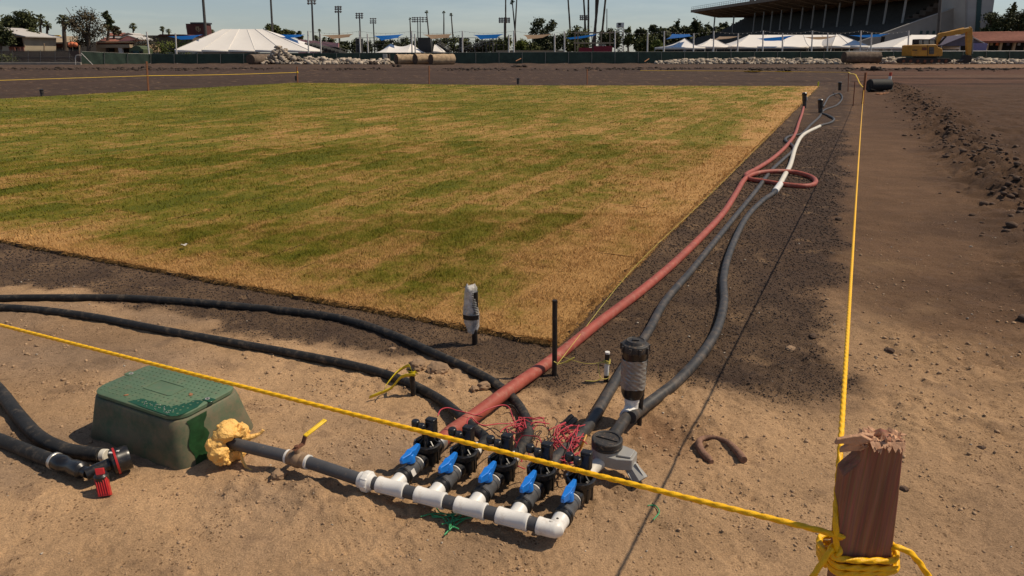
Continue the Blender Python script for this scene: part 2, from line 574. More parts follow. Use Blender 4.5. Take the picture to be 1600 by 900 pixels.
def np_mesh(name, V, Fc, material, parent=None, smooth=0, attr=None, cattr=None):
    """fast mesh from numpy arrays (all faces the same size)"""
    me = bpy.data.meshes.new(name)
    k = Fc.shape[1]
    off = np.array(parent_loc(parent)[:])
    me.vertices.add(len(V))
    me.vertices.foreach_set('co', (V - off).astype(np.float32).ravel())
    me.loops.add(Fc.size)
    me.loops.foreach_set('vertex_index', Fc.astype(np.int32).ravel())
    me.polygons.add(len(Fc))
    me.polygons.foreach_set('loop_start', np.arange(0, Fc.size, k, dtype=np.int32))
    me.polygons.foreach_set('loop_total', np.full(len(Fc), k, dtype=np.int32))
    me.update(calc_edges=True)
    me.materials.append(material)
    if attr is not None:
        a = me.attributes.new('tone', 'FLOAT', 'POINT')
        a.data.foreach_set('value', attr.astype(np.float32))
    if cattr is not None:
        a = me.color_attributes.new('soil', 'FLOAT_COLOR', 'POINT')
        a.data.foreach_set('color', np.concatenate([cattr, np.ones((len(cattr), 1))], 1).astype(np.float32).ravel())
    if smooth:
        me.shade_smooth()
    o = bpy.data.objects.new(name, me)
    COL.objects.link(o)
    if parent is not None:
        o.parent = parent
    return o


def thing(name, label, cat, loc=(0, 0, 0), group=None):
    o = bpy.data.objects.new(name, None)
    o.empty_display_size = 0.1
    COL.objects.link(o)
    o.location = loc
    return tag(o, label, cat, group)


def tag(o, label=None, cat=None, group=None, kind=None):
    if label:
        o['label'] = label
    if cat:
        o['category'] = cat
    if group:
        o['group'] = group
    if kind:
        o['kind'] = kind
    return o


def px_prism(mb, pts, y, depth):
    return mb.prism([W(a, b, y) for a, b in pts], (0, depth, 0))


# ================================================================== GROUND
C0 = np.array((0.24, 3.62))                     # near corner of the turf
UD = np.array((0.428, 0.904))
UD = UD / np.linalg.norm(UD)
VD = np.array((UD[1], -UD[0]))


def uv(x, y):
    dx, dy = x - C0[0], y - C0[1]
    return dx * UD[0] + dy * UD[1], dx * VD[0] + dy * VD[1]


def xy(u, v):
    return C0[0] + u * UD[0] + v * VD[0], C0[1] + u * UD[1] + v * VD[1]


V_LEFT = -26.3


def u_far(v):
    return np.interp(v, [-26.3, -14.1, 0.05], [27.0, 29.3, 35.0])


def soil_masks(x, y):
    u, v = uv(x, y)
    r = np.hypot(x, y)
    e1 = 0.16 * fbm(x, y, 0.7, 4) + 0.05 * fbm(x, y, 0.12, 2)
    # dark crumbly topsoil band along the two near edges of the turf
    right_band = sstep(1.62, 1.28, v + e1 * 1.4) * sstep(-0.42, -0.05, u + 0.35 * e1 + 0.10 * np.clip(0.6 - v, -1, 1)) * sstep(-0.5, -0.2, v)
    lim = -0.46 - 0.12 * sstep(-1.0, -4.5, v)
    front_band = sstep(lim - 0.16, lim + 0.02, u + e1) * sstep(0.55, 0.15, v)
    dark = np.clip(np.maximum(right_band, front_band), 0, 1)
    inside = (v < 0.02) & (u > -0.02) & (v > V_LEFT) & (u < u_far(v))
    far = sstep(9, 22, r)
    ridge = np.exp(-((v - 3.4 - 0.3 * fbm(x, y, 2.5, 2)) / 0.55) ** 2) * sstep(-1.0, 1.5, u) * sstep(48, 34, u)
    rough_right = sstep(3.2, 4.2, v + 0.5 * fbm(x, y, 2.0, 2)) * sstep(-2, 2, u)
    return u, v, r, dark, inside, far, ridge, rough_right


PADS = []                                      # (x, y, radius, height): hollows and heaps


def pad(px, py, rad, h):
    p = G(px, py)
    PADS.append((p.x, p.y, rad, h))


pad(1015, 655, 0.17, -0.045)
pad(1060, 690, 0.16, -0.02)
pad(905, 650, 0.13, -0.02)
pad(480, 775, 0.13, 0.030)
pad(560, 790, 0.12, 0.018)
pad(380, 760, 0.16, 0.020)
pad(700, 600, 0.14, 0.018)
pad(1540, 690, 0.5, 0.03)
pad(1100, 640, 0.25, 0.02)


FEET = []
for _px, _py, _a in ((520, 862, 0.5), (585, 885, 0.7), (300, 830, 2.4), (150, 870, 2.2), (1120, 850, 1.9), (1190, 800, 2.1), (60, 800, 0.3), (1480, 800, 1.2), (1560, 640, 1.4), (830, 880, 0.2), (60, 580, 0.2), (230, 560, 0.1), (1400, 480, 1.3)):
    _p = G(_px, _py)
    FEET.append((_p.x, _p.y, _a))
DIST = []
for _px, _py, _r in ((690, 590, .28), (780, 640, .22), (560, 600, .2), (900, 640, .22), (1010, 680, .26), (1060, 620, .3), (1100, 680, .25), (930, 760, .2), (500, 775, .2), (620, 800, .14), (1180, 610, .3), (1250, 560, .35), (1130, 760, .18), (1500, 560, .5), (1450, 650, .3), (400, 770, .2)):
    _p = G(_px, _py)
    DIST.append((_p.x, _p.y, _r))


def height(x, y):
    u, v, r, dark, inside, far, ridge, rr = soil_masks(x, y)
    z = 0.010 * fbm(x, y, 1.1, 3)
    near = sstep(14, 5, r)
    lump = fbm(x + 5, y, 0.16, 3)
    z = z + near * (0.0045 * lump + 0.0030 * fbm(x, y + 3, 0.045, 3))
    dist = np.zeros_like(x)
    for px, py, rad in DIST:
        dist = np.maximum(dist, np.exp(-((x - px) ** 2 + (y - py) ** 2) / rad ** 2))
    z = z + dist * (0.016 * np.clip(fbm(x + 2, y, 0.10, 4), -0.4, 1) + 0.010 * fbm(x, y + 11, 0.05, 2))
    z = z + near * 0.010 * np.clip(fbm(x - 9, y + 3, 0.35, 4) - 0.25, 0, 1)
    z = z - near * 0.012 * np.clip(0.10 - np.abs(fbm(x + 31, y - 7, 0.9, 4)), 0, 1) * sstep(0.0, 0.6, fbm(x, y - 20, 2.0, 2) + 0.2)
    z = z + dark * near * 0.0065 * fbm(x, y, 0.05, 3)
    bil = 1 - 2 * np.abs(fbm(x, y, 0.42, 4))
    z = z + ridge * (0.07 + 0.16 * np.clip(bil, -0.3, 1)) + rr * sstep(40, 25, y) * (0.05 * fbm(x, y, 1.1, 4) + (0.05 * sstep(7.5, 4.0, v) + 0.012) * (1 - 2 * np.abs(fbm(x + 9, y, 0.6, 4))))
    # crusted film with broken edges, dragged smears
    t = fbm(x + 3, y - 6, 0.7, 4)
    z = z + near * (1 - dark) * (0.005 * sstep(0.06, 0.11, t) + 0.0035 * sstep(0.16, 0.20, fbm(x - 30, y, 0.33, 4)))
    z = z + near * (1 - dark) * 0.0035 * fbm(x * 0.35 + y * 0.25, (y - 0.3 * x) * 2.2, 0.25, 3)
    for a, b, an_ in FEET:
        ca, sa = math.cos(an_), math.sin(an_)
        du, dv = (x - a) * ca + (y - b) * sa, -(x - a) * sa + (y - b) * ca
        w = 0.045 + 0.012 * np.clip(du / 0.14, -1, 1)
        inn = sstep(1.12, 0.86, np.sqrt((du / 0.145) ** 2 + (dv / w) ** 2))
        z = z - near * inn * (0.0045 + 0.0014 * np.sign(np.sin(du * 190)))
    # far track: low dark ridges before the fence
    for yr, w, h in ((58, 2.0, 0.05), (69, 3.0, 0.16), (42, 1.2, 0.06)):
        z = z + h * np.exp(-((y - yr - 1.2 * fbm(x, y, 9, 2)) / w) ** 2) * (0.6 + 0.6 * np.clip(fbm(x, y, 2.4, 3), -0.6, 1)) * sstep(120, 70, np.abs(x)) * (1 - inside)
    z = z + far * 0.03 * fbm(x, y, 3.0, 3) * sstep(400, 100, r)
    for a, b, rad, h in PADS:
        d2 = ((x - a) ** 2 + (y - b) ** 2) / rad ** 2
        z = z + h * np.exp(-d2 * 1.6) * (1 + 0.5 * lump)
    z = np.where(inside, np.minimum(z, 0.0) - 0.02, z)
    return z


def hz(x, y):
    return float(height(np.array([x]), np.array([y]))[0])


def soil_colour(x, y):
    u, v, r, dark, inside, far, ridge, rr = soil_masks(x, y)
    sand = np.array((0.510, 0.325, 0.180))
    brown = np.array((0.152, 0.090, 0.053))
    umber = np.array((0.066, 0.040, 0.027))
    top = np.array((0.064, 0.043, 0.033))
    n1 = fbm(x, y, 1.6, 4)
    n2 = fbm(x + 40, y, 0.5, 4)
    # sand close to the camera, brown earth to the right and beyond
    k = sstep(0.9, 3.6, 0.55 * (y - 1.6) + 0.62 * np.clip(x - 0.6, 0, 9) + 0.9 * n1 + 0.55 * n2) * sstep(0.5, 1.5, v + 0.35 * n1 + 0.12 * np.clip(u - 1.0, 0, 6))
    k2 = sstep(3.6, 5.2, np.hypot(x, y) - 0.6 * n1) * sstep(-0.55, -1.2, u) * 0.6
    c = sand[None] * (1 - k[:, None]) + brown[None] * k[:, None]
    c = c * (1 - k2[:, None]) + np.array((0.215, 0.140, 0.090))[None] * k2[:, None]
    mix = lambda c, t, w: c * (1 - w[:, None]) + np.array(t)[None] * w[:, None]
    c = mix(c, umber * 1.15, 0.55 * sstep(0.05, 0.6, fbm(x + 60, y - 14, 1.3, 5)) * sstep(1.2, 2.4, v + 0.4 * n1))
    c = mix(c, (0.20, 0.135, 0.092), 0.70 * np.exp(-((x - 2.0) ** 2 + (y - 1.75) ** 2) / 0.62 ** 2) * (0.8 + 0.4 * np.clip(n2, -1, 1)))
    c = mix(c, (0.33, 0.225, 0.145), 0.75 * sstep(-0.25, 0.45, fbm(x * 0.6 - 22, y + 9, 0.9, 4)) * (1 - dark) * sstep(0.9, -0.4, x))
    c = mix(c, umber, np.clip(rr * 0.8 + ridge * 0.75, 0, 1) * sstep(-0.9, 0.5, n1 + 0.5))
    c = mix(c, (0.086, 0.050, 0.032), far * sstep(0.5, 1.2, np.maximum(v - 1.5, 0) + 0.4 * n1 + 0.7) * 0.72)
    # beyond the turf
    beyond = np.maximum(sstep(0.0, 1.2, u - u_far(np.clip(v, V_LEFT, 0)) + 0.4 * n1) * sstep(2.5, 1.0, v - (u - 34) * 0.9), sstep(30, 44, y + 4 * n1))
    leftout = sstep(V_LEFT + 0.2, V_LEFT - 0.8, v)
    b = np.clip(np.maximum(beyond, leftout * sstep(6, 14, u + 8)), 0, 1)
    track = mix(np.tile(np.array((0.105, 0.055, 0.036)), (len(x), 1)), (0.050, 0.027, 0.018), np.maximum(sstep(-0.1, 0.5, fbm(x * 0.12, y, 3.0, 4)), sstep(3.5, 0.5, np.abs(u - u_far(np.clip(v, V_LEFT, 0)) - 1.0) + fbm(x, y, 3, 2))))
    c = c * (1 - b[:, None]) + track * b[:, None]
    fy = sstep(75, 79, y + 2.0 * fbm(x * 0.5, y, 8, 3))
    c = mix(c, (0.205, 0.125, 0.080), fy)
    c = mix(c, (0.13, 0.078, 0.052), sstep(0.0, 0.5, fbm(x * 0.15, y, 4.0, 3)) * sstep(44, 52, y) * sstep(66, 60, y) * 0.8)
    rd = np.exp(-((y - 71 - 2.0 * fbm(x * 0.4, y, 9, 3)) / 4.5) ** 4) * sstep(120, 70, np.abs(x))
    c = mix(c, (0.040, 0.026, 0.020), np.clip(rd * 1.1 * sstep(-0.8, 0.0, fbm(x, y * 0.5, 6, 3)), 0, 1))
    c = mix(c, (0.22, 0.155, 0.11), sstep(110, 130, y))
    c = mix(c, top, dark * (0.86 + 0.14 * np.clip(n2, -1, 1)))
    # crumbs of sand carried onto the topsoil and the other way
    sp = sstep(0.42, 0.62, fbm(x + 3, y + 8, 0.22, 4))
    c = mix(c, top * 1.8, sp * 0.28 * (1 - dark) * sstep(16, 6, r))
    c = mix(c, sand * 0.75, sstep(0.5, 0.8, fbm(x - 13, y, 0.3, 4)) * dark * 0.35)
    # damp earth round the taped sprinkler
    for px, py, rad, w in ((1040, 680, 0.22, 0.55), (1010, 660, 0.13, 0.5), (900, 660, 0.16, 0.35), (780, 690, 0.07, 0.35)):
        p = G(px, py)
        c = mix(c, (0.20, 0.105, 0.058), w * np.exp(-((x - p.x) ** 2 + (y - p.y) ** 2) / rad ** 2))
    c = c * (1 + 0.13 * np.clip(n1, -1, 1) + 0.10 * np.clip(n2, -1, 1))[:, None]
    return np.clip(c, 0.005, 0.9)


def ground_mat():
    m = bpy.data.materials.new('bare_soil')
    nt, b = nodes(m)
    N, L = nt.nodes, nt.links
    tc = N.new('ShaderNodeTexCoord')
    at = N.new('ShaderNodeVertexColor')
    at.layer_name = 'soil'

    def noise(scale, det=6, rough=0.7):
        n = N.new('ShaderNodeTexNoise')
        n.inputs['Scale'].default_value = scale
        n.inputs['Detail'].default_value = det
        n.inputs['Roughness'].default_value = rough
        L.new(tc.outputs['Object'], n.inputs['Vector'])
        return n
    n1 = noise(3.0, 8)
    n2 = noise(38.0, 8, 0.75)
    n3 = noise(150.0, 4, 0.8)

    def ramp(src, p0, c0, p1, c1):
        r_ = N.new('ShaderNodeValToRGB')
        r_.color_ramp.elements[0].position = p0
        r_.color_ramp.elements[0].color = (c0, c0, c0, 1)
        r_.color_ramp.elements[1].position = p1
        r_.color_ramp.elements[1].color = (c1, c1, c1, 1)
        L.new(src, r_.inputs['Fac'])
        return r_.outputs['Color']

    def mul(a, b_, f=1.0):
        x = N.new('ShaderNodeMixRGB')
        x.blend_type = 'MULTIPLY'
        x.inputs['Fac'].default_value = f
        L.new(a, x.inputs['Color1'])
        L.new(b_, x.inputs['Color2'])
        return x.outputs['Color']
    c = mul(at.outputs['Color'], ramp(n1.outputs['Fac'], 0.25, 0.78, 0.75, 1.16))
    c = mul(c, ramp(n2.outputs['Fac'], 0.30, 0.82, 0.66, 1.10))
    c = mul(c, ramp(n3.outputs['Fac'], 0.32, 0.62, 0.60, 1.14))
    vo = N.new('ShaderNodeTexVoronoi')
    vo.inputs['Scale'].default_value = 55
    L.new(tc.outputs['Object'], vo.inputs['Vector'])
    n4 = noise(5.0, 5)
    # scattered dark specks: crumbs, plus tiny pit shadows painted into the soil colour
    dk = N.new('ShaderNodeMath')
    dk.operation = 'LESS_THAN'
    dk.inputs[1].default_value = 0.24
    L.new(vo.outputs['Distance'], dk.inputs[0])
    sel = N.new('ShaderNodeMath')
    sel.operation = 'GREATER_THAN'
    sel.inputs[1].default_value = 0.52
    L.new(n4.outputs['Fac'], sel.inputs[0])
    an = N.new('ShaderNodeMath')
    an.operation = 'MULTIPLY'
    L.new(dk.outputs[0], an.inputs[0])
    L.new(sel.outputs[0], an.inputs[1])
    mx = N.new('ShaderNodeMixRGB')
    mx.blend_type = 'MULTIPLY'
    mx.inputs['Color2'].default_value = (0.45, 0.42, 0.40, 1)
    L.new(an.outputs[0], mx.inputs['Fac'])
    L.new(c, mx.inputs['Color1'])
    L.new(mx.outputs['Color'], b.inputs['Base Color'])
    b.inputs['Roughness'].default_value = 0.97
    b.inputs['Specular IOR Level'].default_value = 0.12
    ad = N.new('ShaderNodeMath')
    ad.operation = 'MULTIPLY_ADD'
    ad.inputs[1].default_value = 0.75
    L.new(n3.outputs['Fac'], ad.inputs[0])
    L.new(n2.outputs['Fac'], ad.inputs[2])
    bp = N.new('ShaderNodeBump')
    bp.inputs['Strength'].default_value = 0.85
    bp.inputs['Distance'].default_value = 0.014
    L.new(ad.outputs[0], bp.inputs['Height'])
    L.new(bp.outputs['Normal'], b.inputs['Normal'])
    return m


def make_ground():
    rs = [0.35]
    while rs[-1] < 3000:
        r_ = rs[-1]
        if r_ < 0.9:
            g = 0.02
        elif r_ < 6.5:
            g = 0.0031
        elif r_ < 34:
            g = 0.0065
        elif r_ < 115:
            g = 0.009
        else:
            g = 0.05
        rs.append(r_ * (1 + g))
    rs = np.array(rs)
    a0 = np.arange(R(-47), R(47), 0.0031)
    a1 = np.linspace(R(47), R(313), 60, endpoint=False)
    an = np.concatenate([a0, a1])
    na, nr = len(an), len(rs)
    A, Rr = np.meshgrid(an, rs)
    X = (Rr * np.sin(A)).ravel()
    Yy = (Rr * np.cos(A)).ravel()
    Z = height(X, Yy)
    C = soil_colour(X, Yy)
    V = np.stack([X, Yy, Z], 1)
    V = np.concatenate([V, [[0, 0, 0]]])
    C = np.concatenate([C, C[:1]])
    i = np.arange(nr - 1)[:, None]
    k = np.arange(na)[None, :]
    k2 = (k + 1) % na
    Q = np.stack([i * na + k, (i + 1) * na + k, (i + 1) * na + k2, i * na + k2], -1).reshape(-1, 4)
    # close the middle with a small fan written as degenerate-free quads (every second spoke)
    ctr = len(V) - 1
    fan = []
    for q in range(0, na - 1, 2):
        fan.append((ctr, q, q + 1, (q + 2) % na))
    Q = np.concatenate([Q, np.array(fan)])
    o = np_mesh('ground', V, Q[:, ::-1].copy(), ground_mat(), smooth=1, cattr=C)
    tag(o, kind='structure')
    return o


make_ground()


# ------------------------------------------------------------------ loose crumbs, clods, chips (nobody could count them)
OCTA = (np.array([[1, 0, 0], [-1, 0, 0], [0, 1, 0], [0, -1, 0], [0, 0, 1], [0, 0, -1]], float) * 1.15,
        np.array([[0, 2, 4], [2, 1, 4], [1, 3, 4], [3, 0, 4], [2, 0, 5], [1, 2, 5], [3, 1, 5], [0, 3, 5]]))


def scatter(name, pts, sizes, material, flat=0.75, sub=1, cat_kind='stuff'):
    V0, F0 = ico(sub) if sub else OCTA
    n = len(pts)
    J = 1 + 0.34 * (RNG.random((n, len(V0), 1)) - 0.5) * 2
    S = np.asarray(sizes)[:, None, None] * (0.7 + 0.6 * RNG.random((n, 1, 3)))
    S[:, :, 2] *= flat
    a = RNG.random(n) * 6.283
    B = V0[None] * J * S
    X = np.empty_like(B)
    X[..., 0] = B[..., 0] * np.cos(a)[:, None] - B[..., 1] * np.sin(a)[:, None]
    X[..., 1] = B[..., 0] * np.sin(a)[:, None] + B[..., 1] * np.cos(a)[:, None]
    X[..., 2] = B[..., 2]
    X = X + np.asarray(pts)[:, None, :]
    Fc = (F0[None] + (np.arange(n) * len(V0))[:, None, None]).reshape(-1, 3)
    o = np_mesh(name, X.reshape(-1, 3), Fc, material)
    return tag(o, kind=cat_kind)


def sample_view(n, r0, r1, power=1.0):
    a = (RNG.random(n) - 0.5) * 2 * R(45)
    t = RNG.random(n)
    r = r0 * (r1 / r0) ** (t ** power)
    return r * np.sin(a), r * np.cos(a)


def make_scatter():
    x, y = sample_view(42000, 0.95, 11)
    u, v, r, dark, inside, far, ridge, rr = soil_masks(x, y)
    cl = fbm(x + 70, y, 0.45, 4)
    dq = np.zeros_like(x)
    for px, py, rad in DIST:
        dq = np.maximum(dq, np.exp(-((x - px) ** 2 + (y - py) ** 2) / rad ** 2))
    keep = (~inside) & (dark < 0.4) & ((cl > 0.25) | (RNG.random(len(x)) < 0.10 + 0.8 * dq))
    x1, y1 = x[keep], y[keep]
    s = 0.0020 + 0.0070 * RNG.random(len(x1)) ** 4
    s *= np.clip(np.hypot(x1, y1) / 3, 0.7, 1.3)
    x1, y1, s = x1[y1 - 0.2 * x1 < 6], y1[y1 - 0.2 * x1 < 6], s[y1 - 0.2 * x1 < 6]
    tag(scatter('sandy_crumbs', np.stack([x1, y1, height(x1, y1) + s * 0.25], 1), s, M['clod']))
    x, y = sample_view(230000, 2.5, 17)
    u, v, r, dark, inside, far, ridge, rr = soil_masks(x, y)
    keep = (~inside) & (dark * (0.5 + 0.5 * RNG.random(len(x))) > 0.45)
    x1, y1 = x[keep], y[keep]
    s = 0.0026 + 0.0042 * RNG.random(len(x1)) ** 3
    s *= np.clip(np.hypot(x1, y1) / 4.5, 0.8, 2.2)
    scatter('topsoil_crumbs', np.stack([x1, y1, height(x1, y1) + s * 0.3], 1), s, M['topsoil_crumb'], 0.75, 0)
    # ridge of turned clods on the right
    n = 5200
    uu = 0.2 + 36 * RNG.random(n) ** 1.5
    vv = 3.35 + 0.30 * RNG.standard_normal(n) + 0.5 * np.clip(RNG.random(n) - 0.75, 0, 1) * 6
    x1, y1 = xy(uu, vv)
    s = 0.008 + 0.040 * RNG.random(n) ** 3.5
    scatter('turned_clods', np.stack([x1, y1, height(x1, y1) + s * 0.15], 1), s, M['clod_brown'], 0.6)
    # dark ridge far across the track
    n = 4200
    x1 = (RNG.random(n) - 0.5) * 170
    y1 = 70 + 1.5 * fbm(x1, np.full(n, 76.0), 9, 2) + 2.2 * RNG.standard_normal(n)
    s = 0.05 + 0.17 * RNG.random(n) ** 3
    keep = noise2(x1 / 6, y1 / 30) > -0.35
    x1, y1, s = x1[keep], y1[keep], s[keep]
    scatter('track_clods', np.stack([x1, y1, height(x1, y1) + s * 0.2], 1), s, M['umber_bush'], 0.6)
    # pale chips
    x, y = sample_view(900, 1.0, 12)
    u, v, r, dark, inside, far, ridge, rr = soil_masks(x, y)
    k = ~inside
    x, y = x[k], y[k]
    s = 0.002 + 0.006 * RNG.random(len(x)) ** 3
    s *= np.clip(np.hypot(x, y) / 4, 0.7, 1.6)
    scatter('pale_chips', np.stack([x, y, height(x, y) + s * 0.3], 1), s, M['gravel'], 0.6)


make_scatter()


# ================================================================== TURF
def turf_mat():
    m = bpy.data.materials.new('patchy_turf')
    nt, b = nodes(m)
    N, L = nt.nodes, nt.links

    def mth(op, a, b_=None, c=None):
        n = N.new('ShaderNodeMath')
        n.operation = op
        for i, q in enumerate((a, b_, c)):
            if q is None:
                continue
            if isinstance(q, (int, float)):
                n.inputs[i].default_value = q
            else:
                L.new(q, n.inputs[i])
        return n.outputs[0]
    ge = N.new('ShaderNodeNewGeometry')
    mp = N.new('ShaderNodeMapping')
    mp.vector_type = 'TEXTURE'
    mp.inputs['Location'].default_value = (C0[0], C0[1], 0)
    mp.inputs['Rotation'].default_value = (0, 0, math.atan2(VD[1], VD[0]))
    L.new(ge.outputs['Position'], mp.inputs['Vector'])
    sp = N.new('ShaderNodeSeparateXYZ')
    L.new(mp.outputs[0], sp.inputs[0])
    v, u = sp.outputs['X'], sp.outputs['Y']

    def noise(scale, det, rough, vec=None, stretch=None):
        n = N.new('ShaderNodeTexNoise')
        n.inputs['Scale'].default_value = scale
        n.inputs['Detail'].default_value = det
        n.inputs['Roughness'].default_value = rough
        src = mp.outputs[0]
        if stretch:
            m2 = N.new('ShaderNodeMapping')
            m2.inputs['Scale'].default_value = stretch
            L.new(src, m2.inputs['Vector'])
            src = m2.outputs[0]
        L.new(src, n.inputs['Vector'])
        return n.outputs['Fac']
    wob = noise(1.6, 4, 0.6)
    wob2 = noise(1.9, 4, 0.6, stretch=(1, 1.3, 3))
    vv = mth('ADD', v, mth('MULTIPLY', mth('SUBTRACT', wob, 0.5), 0.22))
    uu = mth('ADD', u, mth('MULTIPLY', mth('SUBTRACT', wob2, 0.5), 0.34))
    sv = mth('DIVIDE', vv, SOD_W)
    strip = mth('FLOOR', sv)
    fv = mth('FRACT', sv)
    wn1 = N.new('ShaderNodeTexWhiteNoise')
    wn1.noise_dimensions = '1D'
    L.new(strip, wn1.inputs['W'])
    su = mth('ADD', mth('DIVIDE', uu, SOD_L), mth('MULTIPLY', mth('FRACT', mth('MULTIPLY', strip, 0.5)), 1.0))
    pc = mth('FLOOR', su)
    fu = mth('FRACT', su)
    cb = N.new('ShaderNodeCombineXYZ')
    L.new(strip, cb.inputs[0])
    L.new(pc, cb.inputs[1])
    wn2 = N.new('ShaderNodeTexWhiteNoise')
    wn2.noise_dimensions = '2D'
    L.new(cb.outputs[0], wn2.inputs['Vector'])
    rnd = wn2.outputs['Value']
    # dry rims of each piece
    ev = mth('MULTIPLY', mth('MINIMUM', fv, mth('SUBTRACT', 1.0, fv)), SOD_W)
    eu = mth('MULTIPLY', mth('MINIMUM', fu, mth('SUBTRACT', 1.0, fu)), SOD_L)
    e = mth('MINIMUM', ev, eu)
    rim = mth('SUBTRACT', 1.0, mth('MINIMUM', mth('DIVIDE', e, 0.11), 1.0))
    # dry margin of the whole lawn
    bv = mth('SUBTRACT', 1.0, mth('MINIMUM', mth('DIVIDE', mth('MULTIPLY', v, -1.0), 0.9), 1.0))
    bu = mth('SUBTRACT', 1.0, mth('MINIMUM', mth('DIVIDE', mth('MAXIMUM', u, 0.0), 0.55), 1.0))
    border = mth('MAXIMUM', bv, bu)
    big = noise(0.16, 3, 0.5)
    mid = noise(1.35, 5, 0.66, stretch=(1.0, 0.65, 1))
    fine = noise(5.0, 6, 0.7)
    # greener towards the left, drier towards the right edge
    lft = mth('MINIMUM', mth('DIVIDE', mth('MULTIPLY', v, -1.0), 22.0), 1.0)
    g = mth('ADD', 0.10, mth('MULTIPLY', lft, 0.34))
    g = mth('ADD', g, mth('MULTIPLY', mth('SUBTRACT', rnd, 0.5), 0.44))
    g = mth('ADD', g, mth('MULTIPLY', mth('SUBTRACT', big, 0.5), 0.9))
    g = mth('ADD', g, mth('MULTIPLY', mth('SUBTRACT', mid, 0.5), 1.6))
    g = mth('ADD', g, mth('MULTIPLY', mth('SUBTRACT', fine, 0.5), 1.15))
    g = mth('ADD', g, 0.44)
    g = mth('ADD', g, mth('MULTIPLY', mth('SUBTRACT', noise(26.0, 5, 0.8), 0.5), 1.25))
    g = mth('SUBTRACT', g, mth('MULTIPLY', rim, 0.20))
    g = mth('SUBTRACT', g, mth('MULTIPLY', border, 0.62))
    rp = N.new('ShaderNodeValToRGB')
    cr = rp.color_ramp
    cr.elements[0].position = 0.0
    cr.elements[0].color = (0.50, 0.280, 0.100, 1)
    cr.elements[1].position = 1.0
    cr.elements[1].color = (0.112, 0.118, 0.009, 1)
    for p_, c_ in ((0.25, (0.40, 0.235, 0.070, 1)), (0.5, (0.262, 0.186, 0.035, 1)), (0.72, (0.170, 0.152, 0.013, 1))):
        el = cr.elements.new(p_)
        el.color = c_
    L.new(g, rp.inputs['Fac'])
    grain = noise(70, 5, 0.8)
    rg = N.new('ShaderNodeValToRGB')
    rg.color_ramp.elements[0].position = 0.3
    rg.color_ramp.elements[0].color = (0.62, 0.62, 0.62, 1)
    rg.color_ramp.elements[1].position = 0.68
    rg.color_ramp.elements[1].color = (1.2, 1.2, 1.2, 1)
    L.new(grain, rg.inputs['Fac'])
    mx = N.new('ShaderNodeMixRGB')
    mx.blend_type = 'MULTIPLY'
    mx.inputs['Fac'].default_value = 1
    L.new(rp.outputs['Color'], mx.inputs['Color1'])
    L.new(rg.outputs['Color'], mx.inputs['Color2'])
    at = N.new('ShaderNodeAttribute')
    at.attribute_name = 'tone'
    mx2 = N.new('ShaderNodeMixRGB')
    mx2.blend_type = 'MULTIPLY'
    mx2.inputs['Fac'].default_value = 1
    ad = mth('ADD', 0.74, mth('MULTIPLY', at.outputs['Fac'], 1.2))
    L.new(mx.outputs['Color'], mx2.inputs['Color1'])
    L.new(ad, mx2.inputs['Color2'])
    L.new(mx2.outputs['Color'], b.inputs['Base Color'])
    b.inputs['Roughness'].default_value = 0.85
    b.inputs['Specular IOR Level'].default_value = 0.15
    bp = N.new('ShaderNodeBump')
    bp.inputs['Strength'].default_value = 0.7
    bp.inputs['Distance'].default_value = 0.03
    L.new(grain, bp.inputs['Height'])
    L.new(bp.outputs['Normal'], b.inputs['Normal'])
    return m


SOD_W, SOD_L = 0.46, 1.25
TURF_Z = 0.028


